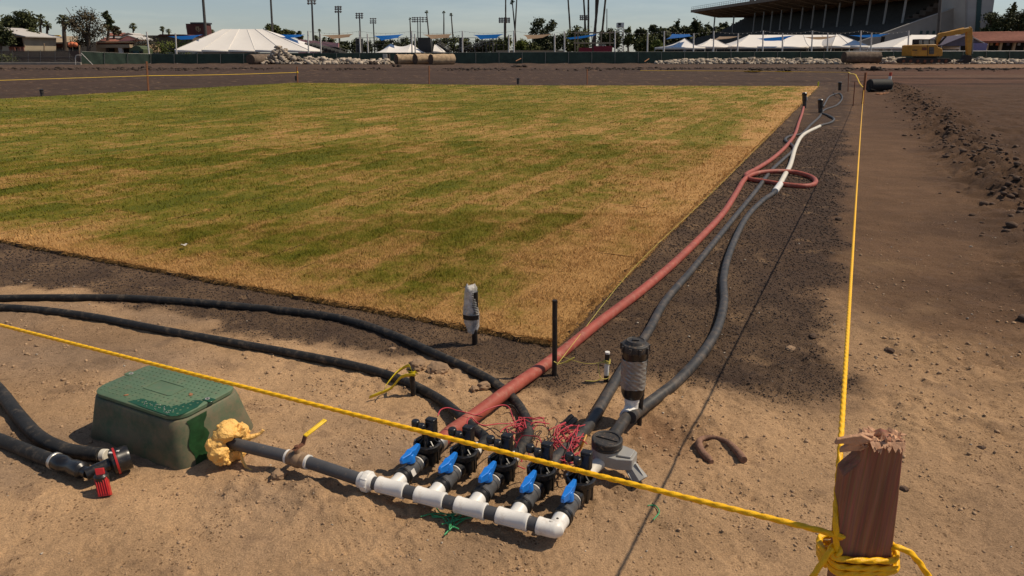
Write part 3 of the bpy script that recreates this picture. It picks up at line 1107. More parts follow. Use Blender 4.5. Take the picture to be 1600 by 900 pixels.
def make_turf():
    tm = turf_mat()
    sm = mat('sod_soil', (0.085, 0.052, 0.032), 0.98, var=0.5, vscale=30, dirt=(0.30, 0.18, 0.08), dirt_amt=0.25, bump=0.6, bscale=80)
    root = thing('turf_lawn', 'large rectangle of patchy green and straw coloured sod', 'lawn', (C0[0], C0[1], 0))
    root['kind'] = 'structure'
    pieces = []
    ns = int(-V_LEFT / SOD_W)
    for s in range(1, ns + 1):
        v0, v1 = -s * SOD_W, -(s - 1) * SOD_W
        end = float(u_far((v0 + v1) / 2)) + 0.15 * random.uniform(-1, 1)
        strip = -s
        o = (strip * 0.5) % 1.0
        k = 0
        while True:
            a = (k - o) * SOD_L
            b_ = a + SOD_L
            k += 1
            if b_ <= 0.02:
                continue
            if a >= end:
                break
            a2, b2 = max(a, 0.0), min(b_, end)
            if b2 - a2 < 0.05:
                continue
            pieces.append((a2, b2, v0, v1))

    def piece_geo(a, b_, v0, v1):
        g = 0.0006
        j = 0.034
        nu, nv = (16 if v1 > -0.01 else 5), (8 if a < 0.01 else 2)
        z0 = TURF_Z + random.uniform(-0.0015, 0.0015)
        vs = []
        us = [a + g + (b_ - a - 2 * g) * i / nu for i in range(nu + 1)]
        vv = [v0 + g + (v1 - v0 - 2 * g) * i / nv for i in range(nv + 1)]
        for jv in range(nv + 1):
            for iu in range(nu + 1):
                uu, w = us[iu], vv[jv]
                if v1 > -0.01 and jv == nv:
                    w += random.uniform(-j, j)
                if a < 0.01 and iu == 0:
                    uu += random.uniform(-j, j)
                X, Y_ = xy(uu, w)
                edge = iu in (0, nu) or jv in (0, nv)
                vs.append((X, Y_, z0 - (0.0025 if edge else 0.0) + random.uniform(-0.003, 0.003)))
        fs = [(q * (nu + 1) + i, q * (nu + 1) + i + 1, (q + 1) * (nu + 1) + i + 1, (q + 1) * (nu + 1) + i) for q in range(nv) for i in range(nu)]
        rim = list(range(nu + 1)) + [(q + 1) * (nu + 1) - 1 for q in range(1, nv + 1)] + [nv * (nu + 1) + i for i in range(nu - 1, -1, -1)] + [q * (nu + 1) for q in range(nv - 1, 0, -1)]
        base = len(vs)
        for i in rim:
            vs.append((vs[i][0], vs[i][1], -0.03))
        m = len(rim)
        for i in range(m):
            fs.append((rim[i], base + i, base + (i + 1) % m, rim[(i + 1) % m]))
        # orientation: u to the upper right, v to the right -> flip so tops face up
        fs = [tuple(reversed(f)) for f in fs]
        return vs, fs, [0] * (nu * nv) + [1] * m

    def dist(p):
        X, Y_ = xy((p[0] + p[1]) / 2, (p[2] + p[3]) / 2)
        ang = abs(math.atan2(X, Y_))
        return math.hypot(X, Y_) + (100 if ang > R(41) and X < -3 else 0)
    pieces.sort(key=dist)
    for p in pieces[:300]:
        mb = MB()
        vs, fs, mi = piece_geo(*p)
        mb.add(vs, fs)
        mb.mi = mi
        o = mb.build('sod_piece', [tm, sm], root, smooth=30)
        me = o.data
        a = me.attributes.new('tone', 'FLOAT', 'POINT')
        a.data.foreach_set('value', [0.2] * len(me.vertices))
    mb = MB()
    for p in pieces[300:]:
        vs, fs, mi = piece_geo(*p)
        mi0 = list(mb.mi)
        mb.add(vs, fs)
        mb.mi = mi0 + mi
    o = mb.build('sod_piece', [tm, sm], root, smooth=30)
    o['kind'] = 'stuff'
    a = o.data.attributes.new('tone', 'FLOAT', 'POINT')
    a.data.foreach_set('value', [0.2] * len(o.data.vertices))

    # grass blades
    V, T = [], []
    for n, r0, r1, wd, ln in ((330000, 3.2, 7.0, 0.0044, 0.036), (200000, 7.0, 13, 0.009, 0.038), (90000, 13, 24, 0.018, 0.040), (90000, 24, 48, 0.036, 0.042)):
        a_ = (RNG.random(n) - 0.5) * 2 * R(42)
        r = np.sqrt(r0 ** 2 + (r1 ** 2 - r0 ** 2) * RNG.random(n))
        x, y = r * np.sin(a_), r * np.cos(a_)
        u, v = uv(x, y)
        k = (v < 0.012) & (u > -0.012) & (v > V_LEFT) & (u < u_far(v))
        x, y, u, v = x[k], y[k], u[k], v[k]
        m = len(x)
        clump = 0.75 + 0.5 * np.clip(0.5 + fbm(x, y, 0.25, 3), 0, 1)
        edge = (v > -0.04) | (u < 0.04)
        h = ln * (0.45 + 0.75 * RNG.random(m)) * clump * np.where(edge, 1.15, 1.0)
        az = RNG.random(m) * 6.283
        lean = 0.45 + 0.75 * RNG.random(m)
        fx, fy = np.cos(az), np.sin(az)
        sx, sy = -fy, fx
        z0 = np.full(m, TURF_Z - 0.006)
        w = wd * (0.6 + 0.8 * RNG.random(m))
        P = np.stack([x, y, z0], 1)
        side = np.stack([sx * w, sy * w, np.zeros(m)], 1) * 0.5
        tip = P + np.stack([fx * h * np.sin(lean), fy * h * np.sin(lean), h * np.cos(lean)], 1)
        V.append(np.stack([P - side, P + side, tip], 1).reshape(-1, 3))
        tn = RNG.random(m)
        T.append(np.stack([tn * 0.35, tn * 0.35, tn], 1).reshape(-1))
    # ragged fringe hanging over the two near edges
    for n, front in ((26000, True), (26000, False)):
        t = RNG.random(n) ** 1.6
        off = -0.006 + 0.016 * RNG.random(n) * (0.4 + 0.6 * np.clip(0.5 + noise2(t * 90, t * 0), 0, 1))
        if front:
            x, y = xy(-off + 0.004, -0.01 - 18 * t)
            ox, oy = -UD[0], -UD[1]
        else:
            x, y = xy(0.01 + 22 * t, off - 0.004)
            ox, oy = VD[0], VD[1]
        m = n
        h = 0.022 + 0.030 * RNG.random(m)
        az = math.atan2(oy, ox) + RNG.normal(size=m) * 0.8
        el = RNG.normal(size=m) * 0.5 - 0.15
        d = np.stack([np.cos(az) * np.cos(el), np.sin(az) * np.cos(el), np.sin(el)], 1)
        sd = np.stack([-np.sin(az), np.cos(az), np.zeros(m)], 1) * (0.0024 * np.clip(np.hypot(x, y) / 4, 1, 3))[:, None]
        P = np.stack([x, y, np.full(m, TURF_Z - 0.004) - 0.014 * RNG.random(m)], 1)
        V.append(np.stack([P - sd, P + sd, P + d * h[:, None]], 1).reshape(-1, 3))
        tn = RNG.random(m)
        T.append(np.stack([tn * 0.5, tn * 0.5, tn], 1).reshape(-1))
    V = np.concatenate(V)
    T = np.concatenate(T)
    Fc = np.arange(len(V)).reshape(-1, 3)
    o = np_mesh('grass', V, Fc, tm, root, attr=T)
    o['kind'] = 'stuff'


make_turf()


# ================================================================== FOREGROUND: irrigation manifold
def unit(x, y):
    l = math.hypot(x, y)
    return Vector((x / l, y / l, 0))


MAN_O = G(612, 762, 0.064)          # axis of the first tee
MD = unit(0.929, -0.37)                        # along the header pipe
BD = unit(0.43, 0.903)                         # along each branch
UP = Vector((0, 0, 1))


def ms(s, b=0.0, z=0.0):
    return MAN_O + MD * s + BD * b + UP * z


def tee_mesh():
    mb = MB()
    mb.lathe(ms(-0.059), MD, [(0.0285, 0), (0.031, 0.002), (0.031, 0.014), (0.0295, 0.017), (0.0295, 0.101), (0.031, 0.104), (0.031, 0.116), (0.0285, 0.118)], 22)
    mb.lathe(ms(0), BD, [(0.028, 0.0), (0.028, 0.048), (0.0295, 0.051), (0.0295, 0.064), (0.027, 0.066)], 22)
    # mould line
    mb.box(ms(0, -0.0285, -0.008), (0.082, 0.003, 0.003), MD, BD, UP)
    return mb


def ball_valve_meshes():
    """grey ball valve body, black union nut, white collar, blue handle"""
    b = MB()
    b.lathe(ms(0), BD, [(0.030, 0.084), (0.0325, 0.087), (0.0325, 0.110), (0.030, 0.114), (0.030, 0.150), (0.0325, 0.153), (0.0325, 0.172), (0.029, 0.174)], 24)
    b.cyl(ms(0, 0.130, 0.02), ms(0, 0.130, 0.043), 0.017, 0.015)
    nut = MB()
    nut.lathe(ms(0), BD, [(0.031, 0.060), (0.0365, 0.062), (0.0365, 0.069), (0.034, 0.071), (0.034, 0.076), (0.0365, 0.078), (0.0365, 0.086), (0.031, 0.088)], 24)
    col = MB()
    col.lathe(ms(0), BD, [(0.026, 0.172), (0.029, 0.173), (0.029, 0.183), (0.025, 0.185)], 22)
    h = MB()
    z0 = 0.036
    h.lathe(ms(0, 0.130, z0), UP, [(0.020, 0), (0.018, 0.018), (0.013, 0.034)], 16)
    prof = [(-0.062, 0.026), (-0.064, 0.042), (-0.056, 0.050), (-0.018, 0.046), (0.0, 0.052), (0.018, 0.046), (0.056, 0.050), (0.064, 0.042), (0.062, 0.026), (0.02, 0.012), (-0.02, 0.012)]
    hw = [0.006, 0.006, 0.006, 0.012, 0.013, 0.012, 0.006, 0.006, 0.006, 0.012, 0.012]
    L_ = [ms(-w, 0.130 + p[0], z0 + p[1]) for p, w in zip(prof, hw)]
    R_ = [ms(w, 0.130 + p[0], z0 + p[1]) for p, w in zip(prof, hw)]
    n = len(prof)
    h.add(L_ + R_, [tuple(range(n)), tuple(range(2 * n - 1, n - 1, -1))] + [(i, i + n, (i + 1) % n + n, (i + 1) % n) for i in range(n)])
    return b, nut, col, h


VB = 0.252                                     # centre of the solenoid valve along the branch


def solenoid_meshes():
    body = MB()
    body.lathe(ms(0), BD, [(0.026, 0.180), (0.034, 0.182), (0.034, 0.205), (0.028, 0.210), (0.028, VB + 0.05), (0.034, VB + 0.055), (0.034, VB + 0.075), (0.026, VB + 0.078)], 20)
    body.lathe(ms(0, VB, -0.045), UP, [(0.020, 0), (0.040, 0.012), (0.047, 0.03), (0.047, 0.070), (0.050, 0.076)], 26)
    for k in range(10):
        a = 2 * math.pi * k / 10
        d = MD * math.cos(a) + BD * math.sin(a)
        body.box(ms(0, VB, -0.006) + d * 0.0445, (0.010, 0.009, 0.058), d, UP.cross(d), UP)
    bon = MB()
    bon.lathe(ms(0, VB, 0.030), UP, [(0.052, 0), (0.0565, 0.004), (0.0565, 0.024), (0.053, 0.028), (0.046, 0.028), (0.043, 0.014), (0.024, 0.016), (0.020, 0.034), (0.013, 0.052), (0.012, 0.070)], 30)
    for k in range(8):
        a = 2 * math.pi * (k + 0.4) / 8
        d = MD * math.cos(a) + BD * math.sin(a)
        t = UP.cross(d)
        bon.add([ms(0, VB, 0.043) + d * 0.017 + t * 0.002, ms(0, VB, 0.043) + d * 0.045 + t * 0.002, ms(0, VB, 0.055) + d * 0.045 + t * 0.002, ms(0, VB, 0.077) + d * 0.019 + t * 0.002,
                 ms(0, VB, 0.043) + d * 0.017 - t * 0.002, ms(0, VB, 0.043) + d * 0.045 - t * 0.002, ms(0, VB, 0.055) + d * 0.045 - t * 0.002, ms(0, VB, 0.077) + d * 0.019 - t * 0.002],
                [(0, 1, 2, 3), (7, 6, 5, 4), (0, 4, 5, 1), (1, 5, 6, 2), (2, 6, 7, 3), (3, 7, 4, 0)])
    screws = MB()
    for k in range(6):
        a = 2 * math.pi * k / 6 + 0.3
        d = MD * math.cos(a) + BD * math.sin(a)
        screws.cyl(ms(0, VB, 0.057) + d * 0.0495, ms(0, VB, 0.062) + d * 0.0495, 0.0048, n=6)
    sol = MB()
    o = ms(0.016, VB + 0.010, 0)
    sol.box(o + UP * 0.118, (0.036, 0.036, 0.070), MD, BD, UP)
    sol.box(o + UP * 0.156, (0.040, 0.030, 0.010), MD, BD, UP)
    sol.lathe(o + UP * 0.062, UP, [(0.015, 0), (0.016, 0.024)], 14)
    knob = MB()
    ko = ms(-0.030, VB - 0.002, 0.137)
    knob.lathe(ko - BD * 0.012 - MD * 0.010, UP, [(0.0155, -0.012), (0.017, -0.006), (0.017, 0.010), (0.014, 0.016)], 16)
    knob.lathe(ms(-0.006, VB - 0.024, 0.132), UP, [(0.013, -0.012), (0.0155, -0.006), (0.0155, 0.012), (0.012, 0.017)], 16)
    knob.box(ms(-0.02, VB - 0.012, 0.134), (0.044, 0.016, 0.016), MD, BD, UP)
    knob.cyl(ms(-0.012, VB - 0.004, 0.070), ms(-0.014, VB - 0.006, 0.130), 0.008)
    return body, bon, screws, sol, knob


def link_copy(o, parent, off):
    c = o.copy()
    COL.objects.link(c)
    c.parent = parent
    c.location = o.location + off
    return c


def make_manifold():
    base = ms(0)
    root = thing('irrigation_manifold', 'white and grey pipe header carrying five black valves with blue handles', 'irrigation manifold', (base.x, base.y, 0))
    S = [0, 0.163, 0.326, 0.487]
    SE = 0.640
    # header pipe from the foam to the brass valve, on to the union, then the short lengths
    f0 = G(340, 687, 0.092)
    b0 = G(452, 714, 0.080)
    b1 = b0 + (G(485, 723, 0.078) - b0).normalized() * 0.086
    u0 = ms(-0.128)
    for a, b_ in ((f0, b0), (b1, u0), (ms(-0.085), ms(-0.055)), *[(ms(S[i] + 0.055), ms((S + [SE - 0.0])[i + 1] - 0.055)) for i in range(4)]):
        mb = MB()
        mb.cyl(a, b_, 0.0245, n=22)
        mb.build('pipe', M['grey_pipe'], root)
    # brass ball valve
    ax = (b1 - b0).normalized()
    mb = MB()
    mb.lathe(b0, ax, [(0.026, 0), (0.031, 0.002), (0.031, 0.02), (0.028, 0.024), (0.034, 0.036), (0.034, 0.052), (0.028, 0.062), (0.031, 0.066), (0.031, 0.084), (0.026, 0.086)], 12)
    mb.cyl(b0 + ax * 0.043 + UP * 0.02, b0 + ax * 0.043 + UP * 0.052, 0.013, 0.010)
    bv = mb.build('brass_valve', M['brass'], root)
    mb = MB()
    st = b0 + ax * 0.043 + UP * 0.050
    hd = unit(0.55, 0.80)
    sd = UP.cross(hd)
    p = [st - hd * 0.012, st + hd * 0.03 + UP * 0.006, st + hd * 0.046 + UP * 0.034]
    for i in range(2):
        d = (p[i + 1] - p[i]).normalized()
        mb.box((p[i] + p[i + 1]) / 2, ((p[i + 1] - p[i]).length + 0.008, 0.020, 0.004), d, sd, d.cross(sd))
    mb.cyl(st - UP * 0.01, st + UP * 0.012, 0.010, n=6)
    mb.build('handle_arm', M['rust'], bv)
    mb = MB()
    q0, q1 = p[2] - hd * 0.004, p[2] + hd * 0.105 + UP * 0.022
    d = (q1 - q0).normalized()
    mb.box((q0 + q1) / 2, ((q1 - q0).length, 0.021, 0.008), d, sd, d.cross(sd))
    mb.box((q0 + q1) / 2 + d.cross(sd) * 0.003, ((q1 - q0).length * 0.72, 0.009, 0.006), d, sd, d.cross(sd))
    mb.build('handle_grip', M['yellow'], bv, bevel=0.003)
    for a, b_ in ((b0 - ax * 0.010, b0 + ax * 0.004), (b1 - ax * 0.004, b1 + ax * 0.010)):
        mb = MB()
        mb.cyl(a, b_, 0.0285, n=22)
        mb.build('collar', M['white_pvc'], root)
    # union
    ax = MD
    mb = MB()
    mb.lathe(u0 - MD * 0.012, MD, [(0.0275, 0), (0.031, 0.002), (0.033, 0.018), (0.036, 0.020)], 22)
    mb.lathe(u0 + MD * 0.036, MD, [(0.033, 0), (0.031, 0.006), (0.0275, 0.014)], 22)
    un = mb.build('pipe_union', M['white_pvc'], root)
    mb = MB()
    mb.lathe(u0 + MD * 0.006, MD, [(0.034, 0), (0.041, 0.003), (0.041, 0.026), (0.036, 0.032)], 8)
    mb.lathe(u0 + MD * 0.006, MD, [(0.034, 0.001), (0.0395, 0.004), (0.0395, 0.0255), (0.036, 0.031)], 24)
    mb.build('union_nut', M['white_pvc'], un, bevel=0.002)
    # tees, elbow
    t0 = tee_mesh().build('tee', M['white_pvc'], root)
    for s in S[1:]:
        link_copy(t0, root, MD * s)
    mb = MB()
    mb.lathe(ms(SE - 0.062), MD, [(0.0285, 0), (0.031, 0.002), (0.031, 0.014), (0.0295, 0.017), (0.0295, 0.055)], 22)
    arc = []
    rad = 0.022
    ang = math.acos(MD.dot(BD))
    arc = [ms(SE - 0.02), ms(SE - 0.004, 0.001), ms(SE + 0.0, 0.004) + MD * 0.003, ms(SE, 0.012), ms(SE, 0.028)]
    mb.tube(arc, 0.0295, n=22, step=0.006)
    mb.lathe(ms(SE), BD, [(0.0295, 0.02), (0.0295, 0.048), (0.031, 0.051), (0.031, 0.064), (0.027, 0.066)], 22)
    mb.build('elbow', M['white_pvc'], root)
    # five branches
    b, nut, col, h = ball_valve_meshes()
    body, bon, scr, sol, knob = solenoid_meshes()
    o0 = [b.build('ball_valve', M['grey_valve'], root)]
    n0 = nut.build('union_nut', M['black_plastic'], o0[0])
    h0 = h.build('blue_handle', M['blue'], o0[0], bevel=0.002)
    c0 = col.build('collar', M['white_pvc'], root)
    s0 = body.build('solenoid_valve', M['black_plastic'], root, bevel=0.001)
    kids = [bon.build('bonnet', M['black_plastic'], s0), sol.build('solenoid', M['black_plastic'], s0, bevel=0.003),
            knob.build('bleed_knob', M['black_plastic'], s0, bevel=0.002)]
    sc = scr.build('screws', M['steel'], s0)
    sc['kind'] = 'stuff'
    kids.append(sc)
    for s in [0.163, 0.326, 0.487, SE]:
        v = link_copy(o0[0], root, MD * s)
        link_copy(n0, v, Vector())
        link_copy(h0, v, Vector())
        link_copy(c0, root, MD * s)
        w = link_copy(s0, root, MD * s)
        for k in kids:
            link_copy(k, w, Vector())
    # sticker on the first grey valve
    mb = MB()
    sd = (MD * 0.92 + UP * 0.38).normalized()
    q = ms(0, 0.10) + sd * 0.0333
    mb.box(q, (0.022, 0.026, 0.0012), BD, BD.cross(sd), sd)
    mb.build('paper_label', M['white_paint'], o0[0])
    # white outlet stubs
    for s, l in ((0.163, 0.05), (0.326, 0.045), (0.487, 0.045)):
        mb = MB()
        mb.lathe(ms(s), BD, [(0.022, VB + 0.07), (0.024, VB + 0.072), (0.024, VB + 0.07 + l)], 18)
        mb.build('outlet_stub', M['white_pvc'], root)
    mb = MB()
    mb.lathe(ms(0), BD, [(0.030, VB + 0.072), (0.033, VB + 0.075), (0.033, VB + 0.105), (0.030, VB + 0.108)], 18)
    mb.build('hose_clamp', M['steel'], root)
    return root


make_manifold()


def out_pt(s, extra=0.0):
    return ms(s, VB + 0.085 + extra)


# ------------------------------------------------------------------ hoses
def hsm(x, y, rad=0.14):
    a = np.linspace(0, 2 * math.pi, 13)[:-1]
    X = np.concatenate([x + rad * np.cos(a), x + rad * 0.5 * np.cos(a), [x]])
    Y_ = np.concatenate([y + rad * np.sin(a), y + rad * 0.5 * np.sin(a), [y]])
    return float(np.mean(height(X, Y_)))


def on_ground(px, py, r, lift=0.0):
    p = G(px, py, r)
    for _ in range(2):
        p = G(px, py, hsm(p.x, p.y) + r + lift)
    return p


def hose(name, label, pix, r, material, start=None, end=None, group=None, lift=0.0, n=14, mbs=None):
    pts = [on_ground(a[0], a[1], r * 0.82, (a[2] if len(a) > 2 else lift)) for a in pix]
    if start is not None:
        pts = start + pts
    if end is not None:
        pts = pts + end
    mb = MB()
    mb.tube(pts, r, n=n, step=0.03)
    o = mb.build(name, material, smooth=60)
    return tag(o, label, 'hose', group)


HG = 'hoses lying on the soil round the turf'
red_root = hose('red_hose', 'long red hose running along the turf edge and looping once', [
    (738, 652, .02), (800, 606, .015), (866, 560), (935, 505), (1000, 456), (1050, 414), (1096, 370), (1130, 333), (1150, 302), (1163, 281), (1178, 272, .02), (1205, 268, .03), (1240, 269, .02),
    (1268, 277), (1274, 286), (1258, 291), (1222, 288), (1190, 283), (1172, 280), (1166, 273, .0), (1182, 264, 0.01), (1207, 248), (1228, 229), (1242, 210), (1248, 192), (1253, 178), (1256, 166)],
    0.032, M['hose_red'], start=[out_pt(0, 0.0), out_pt(0, 0.10)], group=HG)
hose('black_hose', 'upper thick black hose lying right along the turf front edge', [
    (-120, 470), (0, 466), (100, 465), (200, 466), (300, 472), (400, 481), (500, 492), (560, 505), (620, 526), (680, 553), (735, 578), (770, 597), (800, 621), (820, 650), (826, 676, .03)],
    0.024, M['hose_black'], end=[out_pt(0.326, 0.10), out_pt(0.326, 0.02)], group=HG)
hose('black_hose', 'lower black hose crossing the sand between turf and green box', [
    (-120, 474), (0, 480), (70, 485), (150, 496), (250, 515), (350, 533), (450, 551), (550, 571), (620, 591), (680, 620), (715, 646, .02), (738, 668, .03)],
    0.024, M['hose_black'], end=[out_pt(0.163, 0.10), out_pt(0.163, 0.02)], group=HG)
hose('grey_black_hose', 'weathered grey hose nearest the red hose, winding past the duct taped sprinkler', [
    (898, 690, .02), (925, 658, 0.0), (952, 612, 0), (980, 566), (1012, 520), (1040, 470), (1082, 421), (1115, 380), (1150, 337), (1180, 300), (1204, 268), (1222, 251), (1240, 234), (1236, 226), (1227, 219),
    (1234, 213), (1253, 209), (1266, 196), (1280, 183), (1288, 172), (1308, 164), (1316, 153), (1311, 146), (1296, 151), (1286, 167)],
    0.027, M['hose_grey'], start=[out_pt(0.487, 0.02), out_pt(0.487, 0.10)], group=HG)
dk = hose('grey_black_hose', 'weathered grey hose farther from the turf ending in a white length', [
    (1000, 640, .02), (1030, 618), (1060, 594), (1095, 556), (1120, 516), (1131, 474), (1131, 432), (1142, 390), (1165, 342), (1190, 315), (1217, 293), (1235, 257), (1244, 228), (1256, 210), (1280, 197), (1297, 192), (1303, 186), (1293, 180), (1284, 177)],
    0.028, M['hose_grey'], start=[Vector((0.530, 2.70, 0.055))], group=HG)
pts = [on_ground(a, b, 0.032) for a, b in ((1216, 293), (1226, 274), (1235, 257), (1244, 228), (1256, 210), (1281, 197))]
mb = MB()
mb.tube(pts, 0.033, n=14, step=0.03)
mb.build('white_length', M['hose_white'], dk, smooth=60)
mb = MB()
mb.tube([on_ground(1211, 299, 0.033), on_ground(1219, 288, 0.033)], 0.038, n=14, smooth=False)
mb.build('white_coupling', M['white_pvc'], dk, smooth=60)
hose('black_hose', 'black hose curving down the left edge to the red ringed coupling', [
    (-60, 560), (-20, 592), (5, 618), (28, 648), (60, 682), (100, 702), (140, 709), (160, 711, .01)], 0.030, M['hose_black'], group=HG)
hose('black_hose', 'black hose at lower left ending behind the red lever', [
    (-80, 655), (-30, 677), (5, 690), (45, 706), (92, 724, .01)], 0.029, M['hose_black'], group=HG)

# ------------------------------------------------------------------ hose end valve with red lever
c0_ = G(92, 723, 0.045)
root = thing('hose_shutoff', 'black hose shutoff with red lever and red ringed coupling beside green box', 'hose valve', (c0_.x, c0_.y, 0))
a = G(88, 721, 0.045)
b_ = G(145, 741, 0.050)
ax = (b_ - a).normalized()
mb = MB()
mb.lathe(a, ax, [(0.030, 0), (0.034, 0.01), (0.034, 0.05), (0.030, 0.06), (0.028, 0.10), (0.033, 0.11), (0.033, 0.16), (0.022, 0.17), (0.022, 0.20)], 18)
mb.build('barrel', M['black_plastic'], root)
mb = MB()
mb.lathe(a - ax * 0.012, ax, [(0.033, 0), (0.0355, 0.002), (0.0355, 0.013), (0.033, 0.015)], 18)
mb.build('hose_clamp', M['steel'], root)
c1 = G(163, 711, 0.036)
mb = MB()
mb.lathe(c1 - Vector((0.012, 0, 0)), (1, -0.10, 0.02), [(0.022, 0), (0.0255, 0.003), (0.0255, 0.022), (0.022, 0.025)], 18)
mb.build('white_cuff', M['hose_white'], root)
c2 = G(185, 719, 0.062)
dn = (c2 - G(140, 735, 0.055)).normalized()
mb = MB()
mb.cyl(G(134, 742, 0.05), c2, 0.025, n=16)
mb.lathe(c2 - dn * 0.03, dn, [(0.035, 0), (0.050, 0.008), (0.052, 0.030), (0.050, 0.034), (0.050, 0.062), (0.046, 0.072), (0.036, 0.072), (0.034, 0.05)], 26)
mb.build('coupling', M['black_plastic'], root)
mb = MB()
mb.lathe(c2 - dn * 0.03, dn, [(0.051, 0.018), (0.055, 0.019), (0.055, 0.026), (0.051, 0.027)], 26)
mb.build('red_ring', M['red_plastic'], root)
for k, (dz, off) in enumerate(((0.052, 0.014), (0.050, 0.036))):
    mb = MB()
    mb.box(c2 + dn * (off - 0.02) + Vector((-0.004, -0.018, dz - 0.004)), (0.016, 0.010, 0.004))
    mb.build('white_mark', M['white_paint'], root)
rl = G(158, 744, 0.066)
mb = MB()
mb.lathe(rl - UP * 0.03, UP, [(0.026, 0), (0.026, 0.035), (0.02, 0.042)], 14)
mb.build('lever_hub', M['black_plastic'], root)
mb = MB()
ld = (G(163, 765, 0.02) - rl).normalized()
sd = Vector((1, 0.25, 0)).normalized()
nn = ld.cross(sd).normalized()
mb.box(rl + ld * 0.040 + nn * 0.004, (0.072, 0.044, 0.022), ld, sd, nn)
for k in range(5):
    mb.box(rl + ld * 0.040 + nn * -0.008 + sd * (-0.016 + 0.008 * k), (0.060, 0.003, 0.006), ld, sd, nn)
    mb.box(rl + ld * 0.040 + nn * 0.016 + sd * (-0.016 + 0.008 * k), (0.060, 0.003, 0.006), ld, sd, nn)
mb.box(rl + UP * 0.014 - ld * 0.004, (0.03, 0.03, 0.012), ld, sd, nn)
mb.build('red_lever', M['red_plastic'], root, bevel=0.003)

# ------------------------------------------------------------------ green valve box
BX_O = Vector((-1.325, 2.358, 0))              # front corner on the ground
BX = unit(-0.468, 0.232)                        # along the long front side
BY = unit(0.232, 0.468)                         # along the short right side


def bx(a, b, z):
    return BX_O + BX * a + BY * b + UP * z


def rrect(x0, y0, x1, y1, r, n=5):
    out = []
    for cx, cy, a0 in ((x1 - r, y1 - r, 0), (x0 + r, y1 - r, 90), (x0 + r, y0 + r, 180), (x1 - r, y0 + r, 270)):
        for k in range(n + 1):
            a = R(a0 + 90 * k / n)
            out.append((cx + r * math.cos(a), cy + r * math.sin(a)))
    return out


